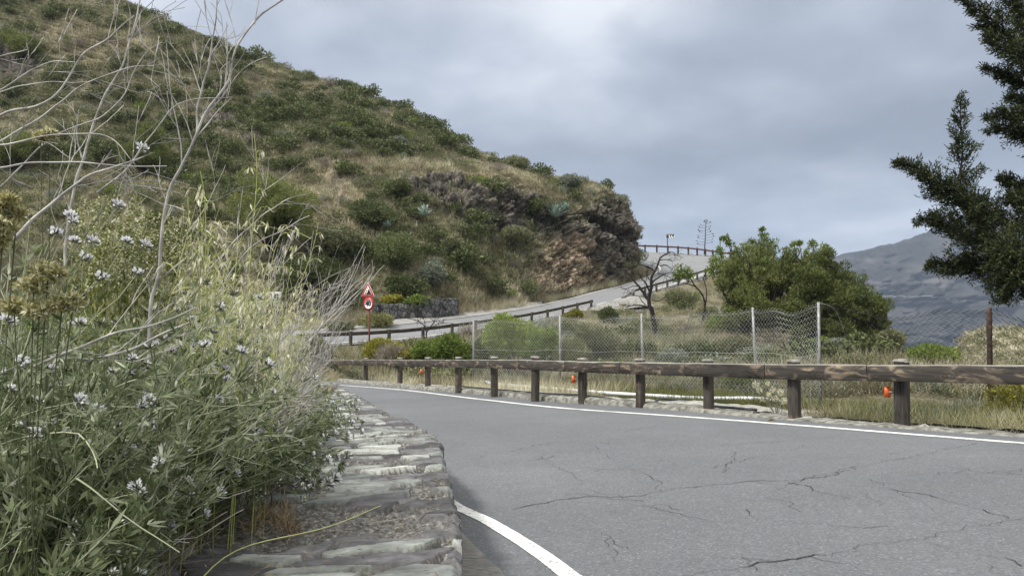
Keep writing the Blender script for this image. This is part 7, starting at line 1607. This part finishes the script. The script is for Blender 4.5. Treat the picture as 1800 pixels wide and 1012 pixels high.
grass_stuff('dry_grass', 'pale dry grass on the rocky knoll', KG[5:36].reshape(-1, 3)[rf.integers(0, 31*90, 1500)], 0.15, 0.4, 7, L_STRAW, 0.12, 0.03)

# small things on the ground
mb = MB(); c = hit(1351, 741); mb.leaves([c+[-0.03, 0, 0.008]], [[1, 0.2, 0.1]], [[0, 0.3, 1]], 0.13, 0.06, 0.5, 0, 0.3); mb.leaves([c+[0, 0.02, 0.02]], [[1, -0.3, 0.05]], [[0, 0.3, 1]], 0.10, 0.05, 0.8, 0, 0.3)
o = mb.build('fallen_leaf', flat('peach_leaf', (0.55, 0.36, 0.22)), origin=c); o.location = c; tag(o, 'curled peach coloured leaf lying on the asphalt beside the white line', 'leaf')
def stone(label, px, py, off, s, mat, group=None, sq=(1.4, 1.0, 0.5)):
    import bmesh
    c = hit(px, py, off); bm = bmesh.new(); bmesh.ops.create_icosphere(bm, subdivisions=3, radius=s)
    V = np.array([v.co for v in bm.verts]); V = V*(1+0.35*fbm(V/s*1.3+px, 3, 140)[:, None])*sq; [setattr(v, 'co', q) for v, q in zip(bm.verts, V)]
    me = bpy.data.meshes.new('loose_stone'); bm.to_mesh(me); bm.free(); me.materials.append(mat); o = bpy.data.objects.new('loose_stone', me); COL.objects.link(o); o.location = c+[0, 0, s*0.2]; o.rotation_euler = (0, 0, px)
    return tag(o, label, 'stone', group)
stone('grey stone on the gravel just right of the post before the grey fence post', 1418, 737, 0.0, 0.07, M_GRAVEL); stone('broken pale stone at the foot of the guardrail post nearest the rusty fence post', 1625, 752, 0.0, 0.06, M_GRAVEL)
stone('dark lump of stone on the kerb left of the pipe end', 1330, 727, 0.03, 0.05, M_RUB); stone('pale flat stone on the verge below the grey fence post', 1448, 742, 0.0, 0.05, M_GRAVEL)
# pale dead flower umbels by the pipe end
b_ = at(1362, 10.6); th_ = thing('dried_umbel_plant', 'pale dried plant with rounded heads beside the post at the pipe end', 'wild plant', tuple(b_)); ms = MB(); mb = MB()
for px, py, r in [(1328, 676, 6), (1335, 686, 5), (1358, 685, 5), (1372, 690, 6), (1362, 700, 5), (1350, 674, 3), (1378, 704, 6), (1340, 702, 4), (1352, 694, 4)]:
    e = P(px, py, 10.6); ms.tube(catmull([b_, b_*0.5+e*0.5+[0.03, 0, 0], e], 6), 0.006, 4); lobe_leaves(mb, rf, [(tuple(e), r*10.6/F)], 150, 0.022, 0.012, 0.6, 0.2, shell=(0.2, 1))
ms.build('stems', M_TOPW, th_); mb.build('seed_heads', F_OAT, th_)

# ------------------------------------------------------------------ the air
def make_haze():
    me = bpy.data.meshes.new('haze'); x0, x1, y0, y1, z0, z1 = -3450, 3450, -3450, 4050, -135, 560
    v = [(x, y, z) for x in (x0, x1) for y in (y0, y1) for z in (z0, z1)]; me.from_pydata(v, [], [(0, 1, 3, 2), (4, 6, 7, 5), (0, 4, 5, 1), (2, 3, 7, 6), (0, 2, 6, 4), (1, 5, 7, 3)]); me.update()
    m = bpy.data.materials.new('haze'); m.use_nodes = True; t = m.node_tree; t.nodes.clear()
    pv = N(t, 'ShaderNodeVolumePrincipled'); pv.inputs['Color'].default_value = (0.62, 0.76, 1.0, 1); pv.inputs['Density'].default_value = HAZE; pv.inputs['Anisotropy'].default_value = 0.2
    out = N(t, 'ShaderNodeOutputMaterial'); t.links.new(pv.outputs[0], out.inputs['Volume']); me.materials.append(m)
    o = bpy.data.objects.new('haze', me); COL.objects.link(o); tag(o, 'thin blue grey haze in the valley air', None, None, 'stuff')
HAZE = 0.00014
make_haze()
